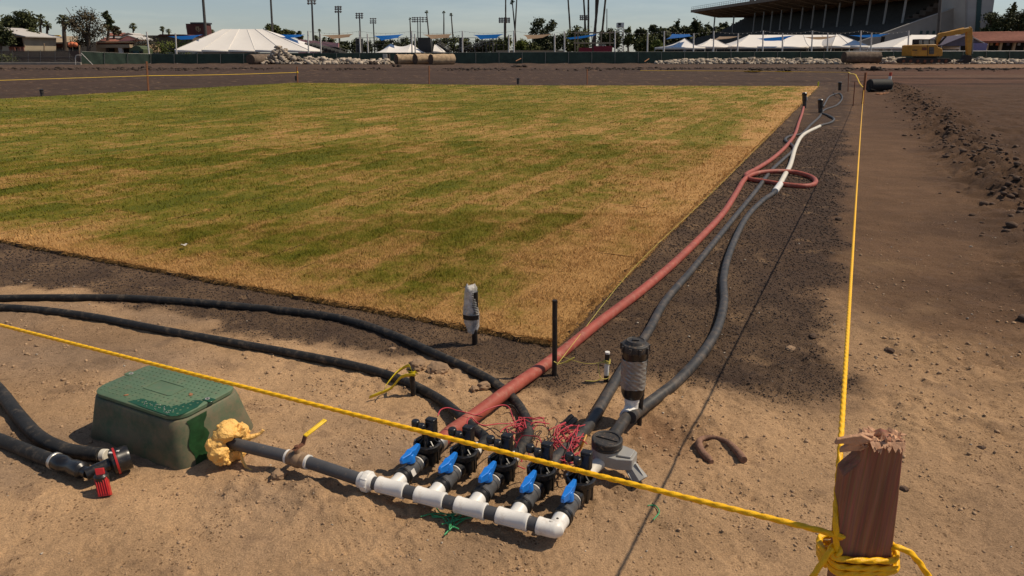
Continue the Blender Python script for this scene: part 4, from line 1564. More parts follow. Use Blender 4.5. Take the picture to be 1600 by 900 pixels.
def make_box():
    root = thing('valve_box', 'dirty green plastic irrigation valve box with wet patch on its lid', 'valve box', (BX_O.x, BX_O.y, 0))
    LX, LY, Hh = 0.625, 0.405, 0.200
    t = 0.034
    mb = MB()
    rings = []
    for z, ins, r in ((-0.02, 0, 0.055), (0.0, 0.0, 0.055), (0.07, t * 0.40, 0.058), (0.15, t * 0.80, 0.062), (Hh - 0.012, t, 0.065), (Hh - 0.008, t + 0.004, 0.062), (Hh - 0.008, t + 0.03, 0.05)):
        rings.append([bx(a, b, z) for a, b in rrect(ins, ins, LX - ins, LY - ins, r, 6)])
    n = len(rings[0])
    vs = [p for q in rings for p in q]
    fs = [(i * n + k, i * n + (k + 1) % n, (i + 1) * n + (k + 1) % n, (i + 1) * n + k) for i in range(len(rings) - 1) for k in range(n)]
    fs.append(tuple(range((len(rings) - 1) * n, len(rings) * n)))
    mb.add(vs, fs)
    mb.build('box_wall', M['box_green'], root, smooth=50)
    # damp streak down the right hand side
    # lid
    lid = MB()
    i0 = t + 0.004
    zz = Hh - 0.006
    out = rrect(i0, i0, LX - i0, LY - i0, 0.055, 6)
    # finger notches on both short sides
    rings = []
    for z, ins in ((zz, 0.006), (zz + 0.004, 0.001), (zz + 0.018, 0.0), (zz + 0.022, 0.005)):
        rings.append([bx(a, b, z) for a, b in rrect(i0 + ins, i0 + ins, LX - i0 - ins, LY - i0 - ins, 0.072 - ins * 0.5, 6)])
    n = len(rings[0])
    vs = [p for q in rings for p in q]
    fs = [(i * n + k, i * n + (k + 1) % n, (i + 1) * n + (k + 1) % n, (i + 1) * n + k) for i in range(len(rings) - 1) for k in range(n)]
    fs.append(tuple(range((len(rings) - 1) * n, len(rings) * n)))
    lid.add(vs, fs)
    lo = lid.build('lid', M['lid_green'], root, smooth=40)
    zt = zz + 0.022
    studs = MB()
    wet = MB()
    bx0, bx1, by0, by1 = i0 + 0.03, LX - i0 - 0.03, i0 + 0.03, LY - i0 - 0.03
    nx, ny = 19, 12
    for i in range(nx):
        for j in range(ny):
            a = bx0 + (bx1 - bx0) * (i + 0.5 * (j % 2)) / (nx - 0.5)
            b = by0 + (by1 - by0) * j / (ny - 1)
            if abs(a - LX * 0.5) < 0.085 and abs(b - LY * 0.5) < 0.045:
                continue
            c = bx(a, b, zt)
            studs.lathe(c, UP, [(0.0055, -0.001), (0.0045, 0.0022)], 6)
    so = studs.build('raised_studs', M['lid_green'], lo, smooth=30)
    so['kind'] = 'stuff'
    mb = MB()
    outer, inner = rrect(LX * 0.5 - 0.088, LY * 0.5 - 0.048, LX * 0.5 + 0.088, LY * 0.5 + 0.048, 0.012, 3), rrect(LX * 0.5 - 0.078, LY * 0.5 - 0.038, LX * 0.5 + 0.078, LY * 0.5 + 0.038, 0.010, 3)
    n = len(outer)
    mb.add([bx(a, b, zt + 0.0025) for a, b in outer] + [bx(a, b, zt + 0.0025) for a, b in inner] + [bx(a, b, zt - 0.001) for a, b in outer] + [bx(a, b, zt - 0.001) for a, b in inner],
           [(k, (k + 1) % n, n + (k + 1) % n, n + k) for k in range(n)] + [(2 * n + k, 2 * n + (k + 1) % n, (k + 1) % n, k) for k in range(n)] + [(n + k, n + (k + 1) % n, 3 * n + (k + 1) % n, 3 * n + k) for k in range(n)])
    mb.build('raised_frame', M['lid_green'], lo)
    # wet film: a thin sheet on the front right part of the lid, following its rim
    pts = []
    e = i0 + 0.004
    film = [(e + 0.030, e - 0.000), (e + 0.10, e - 0.001), (e + 0.22, e), (e + 0.30, e + 0.003), (e + 0.27, e + 0.045), (e + 0.20, e + 0.055), (e + 0.15, e + 0.042), (e + 0.10, e + 0.055), (e + 0.075, e + 0.095),
            (e + 0.052, e + 0.14), (e + 0.018, e + 0.15), (e - 0.001, e + 0.10), (e + 0.002, e + 0.040), (e + 0.012, e + 0.012)]
    # refine outline with a ragged edge
    fl = []
    for i in range(len(film)):
        a, b = film[i], film[(i + 1) % len(film)]
        inner_edge = 4 <= i <= 9
        for k in range(4):
            t_ = k / 4
            q = (a[0] + (b[0] - a[0]) * t_, a[1] + (b[1] - a[1]) * t_)
            j = 0.006 if inner_edge else 0
            fl.append((q[0] + random.uniform(-j, j), q[1] + random.uniform(-j, j)))
    mb = MB()
    mb.prism([bx(a, b, zt + 0.0001) for a, b in fl], (0, 0, 0.0011))
    mb.build('wet_patch', M['wet_green'], lo, smooth=0)
    mb = MB()
    for k in range(26):
        a, b = e + random.uniform(0.04, 0.24), e + random.uniform(0.008, 0.045)
        mb.rock(bx(a, b, zt + 0.0025), (0.0022, 0.0022, 0.0018), k, 1, 0.05)
    w = mb.build('water_drops', M['steel'], lo)
    w['kind'] = 'stuff'
    # wet runs down the right hand side wall
    mb = MB()
    nu, nv = 8, 10

    def side(s, q):
        z = (Hh - 0.015) * (1 - q)
        ins = t * z / (Hh - 0.012)
        lo_ = 0.075 + 0.01 * math.sin(q * 9) - 0.02 * q
        hi_ = 0.165 - 0.035 * q + 0.012 * math.sin(q * 14 + 1)
        return bx(ins - 0.0015, lo_ + (hi_ - lo_) * s, z)
    mb.grid(side, nu, nv)
    mb.build('wet_streak', mat('damp_green_plastic', (0.012, 0.048, 0.016), 0.4, var=0.5, vscale=30), root, smooth=60)
    # latch recess on the right side of the lid and notch on the left side
    for (a, b, sx, sy) in ((i0 + 0.012, LY * 0.5 + 0.005, 0.050, 0.030), (LX - i0 - 0.012, LY * 0.5 + 0.02, 0.040, 0.034)):
        mb = MB()
        mb.box(bx(a, b, zt + 0.001), (sx, sy, 0.004), BX, BY, UP)
        mb.build('latch_plate', M['wet_green'] if a < 0.1 else M['lid_green'], lo, bevel=0.002)
        mb = MB()
        mb.lathe(bx(a + (0.008 if a < 0.1 else -0.01), b, zt + 0.002), UP, [(0.010, 0), (0.010, 0.003), (0.005, 0.003), (0.005, 0.001)], 10)
        mb.build('latch_bolt', M['grey_fit'], lo)
    mb = MB()
    mb.lathe(bx(LX * 0.32, LY - i0 - 0.020, zt), UP, [(0.013, 0), (0.011, 0.004)], 9)
    mb.build('white_tag', M['white_paint'], lo)
    return root


make_box()
for k, (px, py, s) in enumerate(((197, 617, 0.010), (298, 616, 0.014))):
    p = G(px, py, 0.219)
    mb = MB()
    mb.rock((p.x, p.y, 0.2185), (s, s * 0.6, 0.002), 40 + k, 2, 0.4)
    tag(mb.build('dry_leaf', M['orange_dirt']), ('round tan leaf scrap lying on the left half of the green lid', 'curled brown leaf scrap lying near the right side of the green lid')[k], 'leaf')


# ------------------------------------------------------------------ expanding foam round the pipe
def make_foam():
    c = G(357, 691, 0.092)
    ax = Vector((0.905, -0.426, -0.02)).normalized()
    s, t, _ = frame(ax)
    root = thing('foam_collar', 'lumpy orange yellow expanding foam around the pipe at the box', 'foam', (c.x, c.y, 0))
    V, Fc = ico(3)
    blobs = []
    rg = np.random.default_rng(3)
    for k in range(15):
        a = 2 * math.pi * k / 15 + rg.uniform(-.15, .15)
        rr = 0.060 + rg.uniform(-0.005, 0.005)
        up = math.sin(a)
        sz = 0.036 + rg.uniform(-0.004, 0.004)
        p = c + UP * (rr * up) + ax.cross(UP).normalized() * (rr * math.cos(a) * 1.05) + ax * rg.uniform(-0.015, 0.022)
        blobs.append((p, sz))
    for k in range(110):
        a = rg.uniform(0, 6.28)
        q = rg.uniform(0, 6.28)
        rr = 0.060 + 0.033 * math.cos(q)
        p = c + UP * (rr * math.sin(a)) + ax.cross(UP).normalized() * (rr * math.cos(a)) + ax * (0.036 * math.sin(q) + 0.005)
        blobs.append((p, rg.uniform(0.005, 0.011)))
    for k in range(16):
        a = rg.uniform(0, 6.28)
        rr = 0.066 + rg.uniform(-0.016, 0.016)
        p = c + UP * (rr * math.sin(a)) + ax.cross(UP).normalized() * (rr * math.cos(a)) + ax * rg.uniform(0.0, 0.03)
        blobs.append((p, rg.uniform(0.008, 0.014)))
    mb = MB()
    for i, (p, sz) in enumerate(blobs):
        p = Vector((p.x, p.y, max(p.z, 0.03)))
        mb.rock(p, (sz, sz, sz * 0.9), 100 + i, 2, 0.14)
    o = mb.build('foam_ring', M['foam'], root, smooth=0)
    md = o.modifiers.new('merge', 'REMESH')
    md.mode = 'VOXEL'
    md.voxel_size = 0.0034
    md.use_smooth_shade = True
    sm = o.modifiers.new('soften', 'SMOOTH')
    sm.iterations = 2
    mb = MB()
    mb.rock(c + ax * 0.052 + UP * 0.050 - ax.cross(UP) * 0.0, (0.014, 0.014, 0.013), 7, 2, 0.03)
    mb.build('foam_bubble', M['foam'], root, smooth=80)
    mb = MB()
    d = c + ax * 0.06
    mb.tube([d + Vector((0, 0, -0.03)), d + Vector((0.01, -0.012, -0.065)), d + Vector((0.03, -0.03, -0.085)), d + Vector((0.055, -0.04, -0.092))], 0.006, n=8, step=0.01)
    mb.build('foam_drip', M['foam'], root, smooth=80)
    mb = MB()
    q = d + Vector((0.055, 0.075, 0.01))
    mb.tube([d + Vector((0.0, 0.05, 0.0)), q, q + Vector((0.015, 0.01, 0.014))], 0.009, n=8, step=0.01, wob=0.3)
    mb.build('foam_drip', M['foam'], root, smooth=80)


make_foam()


# ------------------------------------------------------------------ pop-up sprinkler with duct tape, elbow, grey fitting
def make_tall_sprinkler():
    b0 = Vector((0.549, 2.79, 0.0))
    root = thing('taped_sprinkler', 'tall black pop up sprinkler wrapped in grey duct tape on white elbow', 'sprinkler', b0)
    lean = Vector((0.0, 0.0, 1.0)).normalized()
    z0 = 0.105
    mb = MB()
    mb.lathe(b0 + UP * z0, lean, [(0.028, -0.022), (0.028, 0.0), (0.042, 0.008), (0.051, 0.03), (0.053, 0.10), (0.054, 0.235), (0.056, 0.24), (0.056, 0.25)], 26)
    mb.build('body', M['black_plastic'], root)
    mb = MB()
    def tape_pt(a_, t):
        an = a_ * 2 * math.pi
        z = 0.062 + 0.142 * t
        wv = math.sin(5 * an + 26 * t) * math.sin(2.2 * an - 17 * t + 1.0)
        fold = max(0.0, 1 - abs(((t * 4.2 + 0.35 * math.sin(an * 1.3 + 0.7) + 0.12 * math.sin(an * 5)) % 1.0) - 0.5) * 9)
        rr = 0.0560 + 0.0009 * wv + 0.0018 * fold + 0.0008 * math.sin(11 * an + 40 * t)
        zz = z + (0.003 * math.sin(an * 3) if t in (0.0, 1.0) else 0.0)
        return b0 + UP * (z0 + zz) + Vector((rr * math.cos(an), rr * math.sin(an), 0))
    mb.grid(tape_pt, 90, 46)
    o = mb.build('tape_wrap', M['tape'], root, smooth=70)
    mb = MB()
    mb.lathe(b0 + UP * (z0 + 0.236), lean, [(0.056, 0), (0.0605, 0.004), (0.0605, 0.030), (0.058, 0.036), (0.046, 0.040), (0.040, 0.052), (0.038, 0.054), (0.036, 0.050), (0.0, 0.050)], 28, cap=False)
    for k in range(9):
        a = 2 * math.pi * k / 9
        d = Vector((math.cos(a), math.sin(a), 0))
        mb.box(b0 + UP * (z0 + 0.252) + d * 0.061, (0.012, 0.012, 0.030), d, UP.cross(d), UP)
    mb.box(b0 + UP * (z0 + 0.290), (0.03, 0.012, 0.006))
    mb.build('screw_cap', M['black_cap'], root, bevel=0.0015)
    # white elbow below
    e = b0 + UP * 0.055
    pd = unit(-0.42, -0.90)
    mb = MB()
    mb.lathe(b0 + UP * 0.10, (0, 0, -1), [(0.030, -0.010), (0.034, -0.007), (0.034, 0.012), (0.031, 0.015), (0.031, 0.05)], 20)
    mb.tube([b0 + UP * 0.07, e + UP * 0.002, e + pd * 0.014 - UP * 0.006, e + pd * 0.04 - UP * 0.008], 0.031, n=18, step=0.006)
    mb.lathe(e - UP * 0.008, pd, [(0.031, 0.02), (0.031, 0.058), (0.034, 0.060), (0.034, 0.074), (0.03, 0.076)], 20)
    mb.build('elbow', M['white_pvc'], root)
    mb = MB()
    q0 = e - UP * 0.008 + pd * 0.07
    mb.cyl(q0, q0 + pd * 0.28 + UP * 0.015, 0.026, n=18)
    mb.build('pipe', M['hose_grey'], root)
    q1 = q0 + pd * 0.28 + UP * 0.015
    return q1


q1 = make_tall_sprinkler()
mb = MB()
p = G(1003, 660)
mb.tube([(p.x, p.y + 0.05, -0.1), (p.x, p.y + 0.05, 0.06), (p.x + 0.012, p.y + 0.055, 0.36)], 0.011, n=8, step=0.05)
tag(mb.build('steel_stake', M['rebar']), 'dark steel stake standing close behind the duct taped sprinkler', 'stake')


def make_grey_fitting():
    c = G(948, 700, 0.12)
    root = thing('grey_drain_fitting', 'grey plastic fitting with round black cap and open spout', 'pipe fitting', (c.x, c.y, 0))
    cz = Vector((c.x, c.y, 0))
    mb = MB()
    mb.lathe(cz + UP * 0.070, UP, [(0.052, 0), (0.060, 0.006), (0.060, 0.060), (0.056, 0.064)], 30)
    # side arm
    d = unit(0.80, -0.42)
    n = UP.cross(d)
    poly = [(0.0, -0.058), (0.060, -0.056), (0.110, -0.036), (0.116, -0.030), (0.116, 0.030), (0.110, 0.036), (0.060, 0.050), (0.0, 0.058)]
    mb.prism([cz + UP * 0.070 + d * a + n * b for a, b in poly], UP * 0.048)
    mb.build('housing', M['grey_fit'], root, bevel=0.004)
    mb = MB()
    mb.prism([cz + UP * 0.119 + d * a + n * b for a, b in [(0.055, -0.040), (0.108, -0.028), (0.108, 0.028), (0.055, 0.040)]], UP * 0.008)
    mb.build('housing_step', M['grey_fit'], root, bevel=0.003)
    mb = MB()
    mb.lathe(cz + UP * 0.128, UP, [(0.059, 0), (0.0615, 0.003), (0.0615, 0.012), (0.059, 0.014), (0.0615, 0.017), (0.0615, 0.034), (0.058, 0.038), (0.050, 0.038), (0.048, 0.033), (0.0, 0.033)], 34, cap=False)
    mb.box(cz + UP * 0.163, (0.088, 0.010, 0.006), d, n, UP)
    mb.build('round_cap', M['black_cap'], root, bevel=0.001)
    # flared spout
    s0 = cz + d * 0.098 + UP * 0.074
    sd_ = (d * 0.55 - UP * 0.62 - Vector((0, 0.35, 0))).normalized()
    mb = MB()
    mb.lathe(s0, sd_, [(0.024, -0.01), (0.026, 0.012), (0.034, 0.066), (0.034, 0.072), (0.028, 0.072), (0.022, 0.03)], 8)
    for k in range(4):
        a = 2 * math.pi * k / 4
        x, y, _ = frame(sd_)
        rr = x * math.cos(a) + y * math.sin(a)
        mb.box(s0 + sd_ * 0.035 + rr * 0.030, (0.05, 0.004, 0.010), sd_, sd_.cross(rr), rr)
    mb.build('spout', M['grey_fit'], root, smooth=25)
    # white stub towards the last valve
    mb = MB()
    e = ms(0.640, VB + 0.075)
    mb.tube([e, e + BD * 0.06 + UP * 0.004, cz + UP * 0.085 - BD * 0.03], 0.025, n=16, step=0.02)
    mb.build('white_stub', M['hose_white'], root)
    return cz


cz = make_grey_fitting()


# ------------------------------------------------------------------ wires
def make_wires():
    root = thing('wire_tangle', 'tangle of thin red and black control wires between valves and fitting', 'wires', (0.1, 2.4, 0))
    S = 6.154

    def w8(pts, z):
        n = len(pts)
        out = []
        for i, p in enumerate(pts):
            zz = z[0] + (z[1] - z[0]) * i / max(1, n - 1) if isinstance(z, tuple) else z
            out.append(G(640 + p[0] / S, 620 + p[1] / S, max(0.008, zz + 0.010 * math.sin(i * 2.1))))
        return out
    reds = [
        ([(270, 185), (300, 125), (370, 105), (450, 130), (560, 155), (640, 175), (750, 120), (880, 80), (950, 95), (980, 160), (1000, 220), (1060, 300), (1110, 350), (1120, 450), (1150, 560)], (0.22, 0.03)),
        ([(550, 265), (560, 215), (600, 200), (650, 250), (720, 275), (850, 260), (980, 255), (1060, 220), (1100, 230), (1095, 300)], (0.22, 0.05)),
        ([(870, 345), (900, 310), (960, 280), (1060, 262), (1100, 300), (1070, 335), (1040, 280)], (0.22, 0.06)),
        ([(1265, 440), (1240, 390), (1150, 375), (1080, 380), (1030, 450), (1005, 550), (1020, 600)], (0.22, 0.03)),
        ([(1040, 565), (1030, 500), (1090, 400), (1060, 330), (1040, 270)], 0.05),
        ([(1350, 620), (1420, 550), (1500, 550), (1590, 480), (1640, 420)], (0.06, 0.08)),
        ([(1500, 250), (1430, 290), (1420, 370), (1520, 330), (1600, 320), (1640, 330)], 0.06),
        ([(1340, 320), (1420, 280), (1500, 245)], 0.05),
        ([(1010, 640), (1050, 670), (1110, 695)], 0.03),
        ([(1360, 590), (1480, 640), (1560, 670), (1620, 640)], 0.04),
        ([(1230, 420), (1215, 480), (1200, 560), (1240, 600)], (0.20, 0.1)),
    ]
    rg = random.Random(5)
    for k in range(26):
        x0, y0 = 1360 + rg.uniform(0, 60), rg.uniform(360, 600)
        pts = [(x0, y0)]
        for j in range(5):
            pts.append((pts[-1][0] + rg.uniform(20, 75), min(640, max(270, pts[-1][1] + rg.uniform(-110, 90)))))
        reds.append((pts, (rg.uniform(0.03, 0.08), rg.uniform(0.04, 0.12))))
    for k in range(9):
        x0, y0 = rg.uniform(950, 1180), rg.uniform(230, 420)
        pts = [(x0, y0)]
        for j in range(5):
            pts.append((min(1420, pts[-1][0] + rg.uniform(-30, 110)), min(620, max(200, pts[-1][1] + rg.uniform(-90, 110)))))
        reds.append((pts, (rg.uniform(0.03, 0.10), rg.uniform(0.03, 0.08))))
    blacks = [
        ([(640, 285), (720, 330), (800, 300), (900, 345), (1000, 300)], (0.06, 0.05)),
        ([(1060, 420), (1150, 470), (1210, 400), (1300, 440), (1390, 380)], (0.06, 0.06)),
        ([(690, 275), (760, 300), (820, 352)], (0.06, 0.21)),
        ([(950, 348), (1010, 355), (1080, 340), (1110, 330)], (0.2, 0.06)),
        ([(880, 80), (960, 75), (1005, 95), (1050, 160)], 0.03),
        ([(1180, 280), (1280, 275), (1340, 320), (1360, 400)], 0.04),
        ([(1390, 200), (1420, 240), (1380, 330), (1400, 430), (1370, 520)], 0.04),
        ([(1200, 420), (1215, 340), (1270, 330), (1240, 380)], 0.06),
        ([(1160, 350), (1190, 400), (1260, 330)], 0.05),
        ([(470, 140), (560, 158), (640, 180), (700, 190)], 0.09),
        ([(1410, 300), (1500, 420), (1440, 540), (1380, 600)], 0.05),
    ]
    for pts, z in reds:
        mb = MB()
        mb.tube(w8(pts, z), 0.0025, n=6, step=0.012)
        mb.build('red_wire', M['wire_red'], root, smooth=80)
    for pts, z in blacks:
        mb = MB()
        mb.tube(w8(pts, z), 0.0020, n=6, step=0.012)
        mb.build('black_wire', M['wire_black'], root, smooth=80)
    mb = MB()
    mb.tube([G(905, 705, 0.05), G(912, 690, 0.09), G(916, 680, 0.10)], 0.005, n=6, step=0.02)
    mb.build('yellow_wire_nut', mat('ochre_wire_nut', (0.5, 0.25, 0.03), 0.5), root)
    for (px, py) in ((884, 660), (890, 665)):
        mb = MB()
        a = G(px, py, 0.035)
        mb.lathe(a, (0.5, 0.3, 0.4), [(0.013, 0), (0.014, 0.03), (0.010, 0.045)], 12)
        mb.build('wire_cap', M['black_plastic'], root)


make_wires()


# ------------------------------------------------------------------ small stakes, bagged sprinkler, flags of tape
def make_small_things():
    p = G(866, 586)
    mb = MB()
    mb.tube([(p.x, p.y, -0.15), (p.x, p.y, 0.1), (p.x - 0.006, p.y - 0.005, 0.420)], 0.0135, n=10, step=0.06)
    tag(mb.build('steel_stake', M['rebar']), 'tall black steel rod standing beside the red hose at turf corner', 'stake')
    rod = p
    # edge string
    e = G(1278, 136, 0.07)
    a = Vector((p.x + 0.01, p.y, 0.055))
    pts = [a]
    for t in np.linspace(0.04, 1, 14):
        x, y = xy(0.15 + 34.5 * t, 0.035 + 0.02 * math.sin(t * 9))
        pts.append((x, y, 0.045))
    mb = MB()
    mb.tube(pts, 0.0015, n=5, step=0.4)
    mb.tube([a + Vector((-0.015, -0.015, 0.03)), a + Vector((0.02, -0.02, 0.02)), a + Vector((0.09, -0.03, 0.06)), a + Vector((0.05, 0.02, 0.005))], 0.0028, n=5, step=0.02)
    tag(mb.build('edge_string', M['string']), 'thin yellow string stretched along the right edge of the turf', 'string')
    # short striped stub with string
    p = G(947, 594)
    root = thing('striped_stub', 'short black and white pipe stub tied with thin yellow string', 'pipe stub', p)
    mb = MB()
    mb.m = 0
    segs = [(0.0, 0.03, 1), (0.03, 0.105, 0), (0.105, 0.150, 1), (0.150, 0.160, 0)]
    for k, (z0, z1, mi) in enumerate(segs):
        mb = MB()
        mb.cyl(p + UP * (z0 - (0.05 if k == 0 else 0)), p + UP * z1, 0.0125, n=14)
        mb.build('white_band' if mi == 0 else 'black_band', M['white_pvc' if mi == 0 else 'black_plastic'], root)
    mb = MB()
    for k in range(3):
        z = 0.100 + 0.007 * k
        mb.tube([p + Vector((0.0155 * math.cos(q), 0.0155 * math.sin(q), z + 0.002 * math.sin(q * 2))) for q in np.linspace(0, 6.6, 14)], 0.0022, n=5, step=0.01)
    mb.tube([p + Vector((-0.014, -0.008, 0.108)), p + Vector((-0.045, -0.01, 0.10)), p + Vector((-0.040, -0.02, 0.05)), p + Vector((-0.03, -0.03, 0.025)), p + Vector((0.005, -0.02, 0.02)), p + Vector((0.012, -0.014, 0.05))], 0.0022, n=5, step=0.01)
    mb.tube([p + Vector((-0.03, -0.03, 0.025)), p + Vector((-0.06, -0.035, 0.012)), p + Vector((-0.11, -0.03, 0.012))], 0.0022, n=5, step=0.01)
    mb.tube([p + Vector((-0.014, -0.008, 0.106)), Vector((rod.x + 0.15, rod.y - 0.08, 0.105)), Vector((rod.x + 0.014, rod.y, 0.115))], 0.0012, n=5, step=0.03)
    mb.build('string', M['string'], root, smooth=80)
    # sprinkler under a plastic bag
    p = G(742, 538)
    root = thing('bagged_sprinkler', 'sprinkler riser wrapped in a clear plastic bag at turf edge', 'sprinkler', p)
    mb = MB()
    mb.cyl(p - UP * 0.05, p + UP * 0.17, 0.0165, n=14)
    mb.cyl(p + UP * 0.17, p + UP * 0.325, 0.024, n=14)
    mb.build('riser', M['black_plastic'], root)
    mb = MB()
    q = p + Vector((-0.014, 0, 0))
    vs, fs = [], []
    prof = [(0.022, 0.072), (0.027, 0.082), (0.034, 0.115), (0.042, 0.15), (0.043, 0.20), (0.041, 0.235), (0.036, 0.275), (0.035, 0.32), (0.034, 0.345), (0.022, 0.362)]
    n = 22
    for i, (r_, z) in enumerate(prof):
        for k in range(n):
            a = 2 * math.pi * k / n
            rr = r_ * (1 + 0.13 * math.sin(a * 3 + i * 0.9) + 0.09 * math.sin(a * 7 - i * 2.1) + 0.05 * math.sin(a * 11 + i * 3.7))
            sx = -0.016 * (z - 0.1)
            vs.append(q + Vector((rr * math.cos(a) + sx, rr * math.sin(a) * 0.85, z + (0.010 * math.cos(2 * a) if i == len(prof) - 1 else 0))))
    fs = [(i * n + k, i * n + (k + 1) % n, (i + 1) * n + (k + 1) % n, (i + 1) * n + k) for i in range(len(prof) - 1) for k in range(n)]
    fs.append(tuple(range((len(prof) - 1) * n, len(prof) * n)))
    mb.add(vs, fs)
    mb.build('plastic_bag', M['bag'], root, smooth=60)
    # dark print on the bag: bars up the right side and one broad band
    mb = MB()

    def bagr(z):
        return float(np.interp(z, [b for a, b in prof], [a for a, b in prof])) * 1.07 + 0.004

    def patch(a0, a1, z0, z1):
        mb.grid(lambda s, t: q + Vector((bagr(z0 + (z1 - z0) * t) * 1.08 * math.cos(a0 + (a1 - a0) * s) - 0.016 * (z0 - 0.1), bagr(z0 + (z1 - z0) * t) * 0.93 * math.sin(a0 + (a1 - a0) * s), z0 + (z1 - z0) * t)), 8, 2)
    patch(R(-155), R(-38), 0.166, 0.194)
    for k in range(13):
        z = 0.203 + k * 0.0098
        patch(R(-78 + 4 * math.sin(k)), R(-38), z, z + 0.0050)
    mb.build('black_print', M['black_plastic'], root)
    # stub with yellow tape
    p = G(646, 619)
    root = thing('taped_stub', 'short dark pipe stub with yellow caution tape tied on top', 'pipe stub', p)
    mb = MB()
    mb.tube([p - UP * 0.05, p + UP * 0.07, p + UP * 0.150 + Vector((-0.006, 0.0, 0))], 0.0135, n=10, step=0.03)
    mb.build('stub', M['rebar'], root)
    top = p + UP * 0.125

    def ribbon(pts, w, tw=0.0):
        P = smooth_path(pts, 0.02)
        vs, fs = [], []
        for i, c in enumerate(P):
            a = tw * i / len(P)
            off = Vector((0.35 * math.sin(a), -0.5 * math.cos(a), 0.86 * math.cos(a) + 0.3 * math.sin(a))) * w
            vs += [c - off, c + off]
        fs = [(2 * i, 2 * i + 1, 2 * i + 3, 2 * i + 2) for i in range(len(P) - 1)]
        mb.add(vs, fs)
    mb = MB()
    ribbon([top + Vector((0.018, -0.016, 0)), top + Vector((-0.05, -0.02, -0.010)), G(612, 606, 0.055), G(590, 616, 0.04), G(577, 621, 0.03)], 0.013, 0.9)
    ribbon([top + Vector((0.0, -0.012, 0.012)), top + Vector((-0.012, -0.01, 0.045)), G(630, 575, 0.135), G(618, 584, 0.12), G(603, 603, 0.085), G(602, 608, 0.075)], 0.012, 1.2)
    ribbon([top + Vector((0.018, -0.010, 0.008)), top + Vector((0.0, -0.018, 0.012)), top + Vector((-0.02, 0.0, 0.01)), top + Vector((0.0, 0.018, 0.008)), top + Vector((0.020, 0.0, 0.004)), top + Vector((0.03, -0.012, 0.0))], 0.009)
    o = mb.build('caution_tape', M['yellow_dark'], root, smooth=70)
    md = o.modifiers.new('thick', 'SOLIDIFY')
    md.thickness = 0.001
    # bent rusty root/pipe on the soil
    pts = [on_ground(1112, 722, 0.008), on_ground(1097, 706, 0.012), on_ground(1092, 690, 0.016), on_ground(1102, 684, 0.012), on_ground(1118, 684, 0.012), on_ground(1138, 692, 0.014), on_ground(1154, 708, 0.016), on_ground(1162, 719, 0.018)]
    mb = MB()
    mb.tube(pts, lambda t: 0.0135 + 0.003 * math.sin(t * 9) - 0.003 * (t < 0.05), n=10, step=0.012, wob=0.08)
    tag(mb.build('bent_root', M['root'], smooth=70), 'reddish horseshoe shaped root lying on sand right of grey fitting', 'root')
    # green strings
    rg = random.Random(2)
    mb = MB()
    c = (705, 812)
    for k in range(9):
        a = rg.uniform(0, 3.14)
        l = rg.uniform(12, 28)
        o_ = (c[0] + rg.uniform(-22, 14), c[1] + rg.uniform(-10, 8))
        pts = [on_ground(o_[0] + l * t * math.cos(a) + rg.uniform(-4, 4), o_[1] + l * 0.6 * t * math.sin(a) + rg.uniform(-3, 3), 0.006 + 0.006 * rg.random()) for t in (-1, -0.4, 0.3, 1)]
        mb.tube(pts, 0.0028, n=5, step=0.01)
    mb.tube([on_ground(694, 836, 0.004), on_ground(705, 825, 0.006), on_ground(715, 818, 0.006), on_ground(730, 808, 0.006)], 0.0032, n=5, step=0.01)
    tag(mb.build('green_twine', M['green_string'], smooth=80), 'matted shreds of green plastic twine below the white pipe tees', 'twine')
    mb = MB()
    mb.tube([on_ground(1012, 790, 0.004), on_ground(1024, 790, 0.006), on_ground(1030, 800, 0.006), on_ground(1021, 812, 0.004)], 0.0028, n=5, step=0.01)
    tag(mb.build('green_twine', M['green_string'], smooth=80), 'single curled scrap of green twine on bare sand', 'twine')
    # rocks
    rocks = [((651, 571), (0.050, 0.045, 0.030), 'rounded dusty stone just behind the yellow taped stub'),
             ((684, 576), (0.060, 0.050, 0.030), 'broad crusted clod of earth between the two black hoses'),
             ((757, 603), (0.036, 0.030, 0.022), 'wet brown stone next to the upper black hose by red hose'),
             ((741, 607), (0.026, 0.022, 0.014), 'flat tan stone just left of the wet brown stone'),
             ((436, 742), (0.032, 0.026, 0.022), 'dusty lump of earth below the brass valve'),
             ((613, 545), (0.022, 0.016, 0.009), 'pale tan chip of stone below the upper black hose'),
             ((1390, 547), (0.036, 0.028, 0.018), 'dark stone on the brown earth right of the rope'),
             ((1412, 763), (0.024, 0.018, 0.011), 'dark stone lying just right of the splintered stake'),
             ((1533, 700), (0.026, 0.018, 0.014), 'dark clod near the right edge of the bare earth'),
             ((1236, 545), (0.045, 0.035, 0.02), 'brown clod at the ragged edge of the dark topsoil'),
             ((1270, 525), (0.040, 0.03, 0.018), 'dark clod at the border between topsoil and tan earth'),
             ((1310, 342), (0.055, 0.045, 0.028), 'single dark stone left of the rope midway along it')]
    for k, (pp, s, l) in enumerate(rocks):
        q = on_ground(pp[0], pp[1], s[2] * 0.45)
        mb = MB()
        mb.rock(q, tuple(c_ * (0.72 if k > 5 else 1.0) for c_ in s), 300 + k, 3, 0.3)
        tag(mb.build('stone', M['rock'] if k not in (6, 7, 8, 10, 11) else M['clod_brown'], smooth=25), l, 'stone')
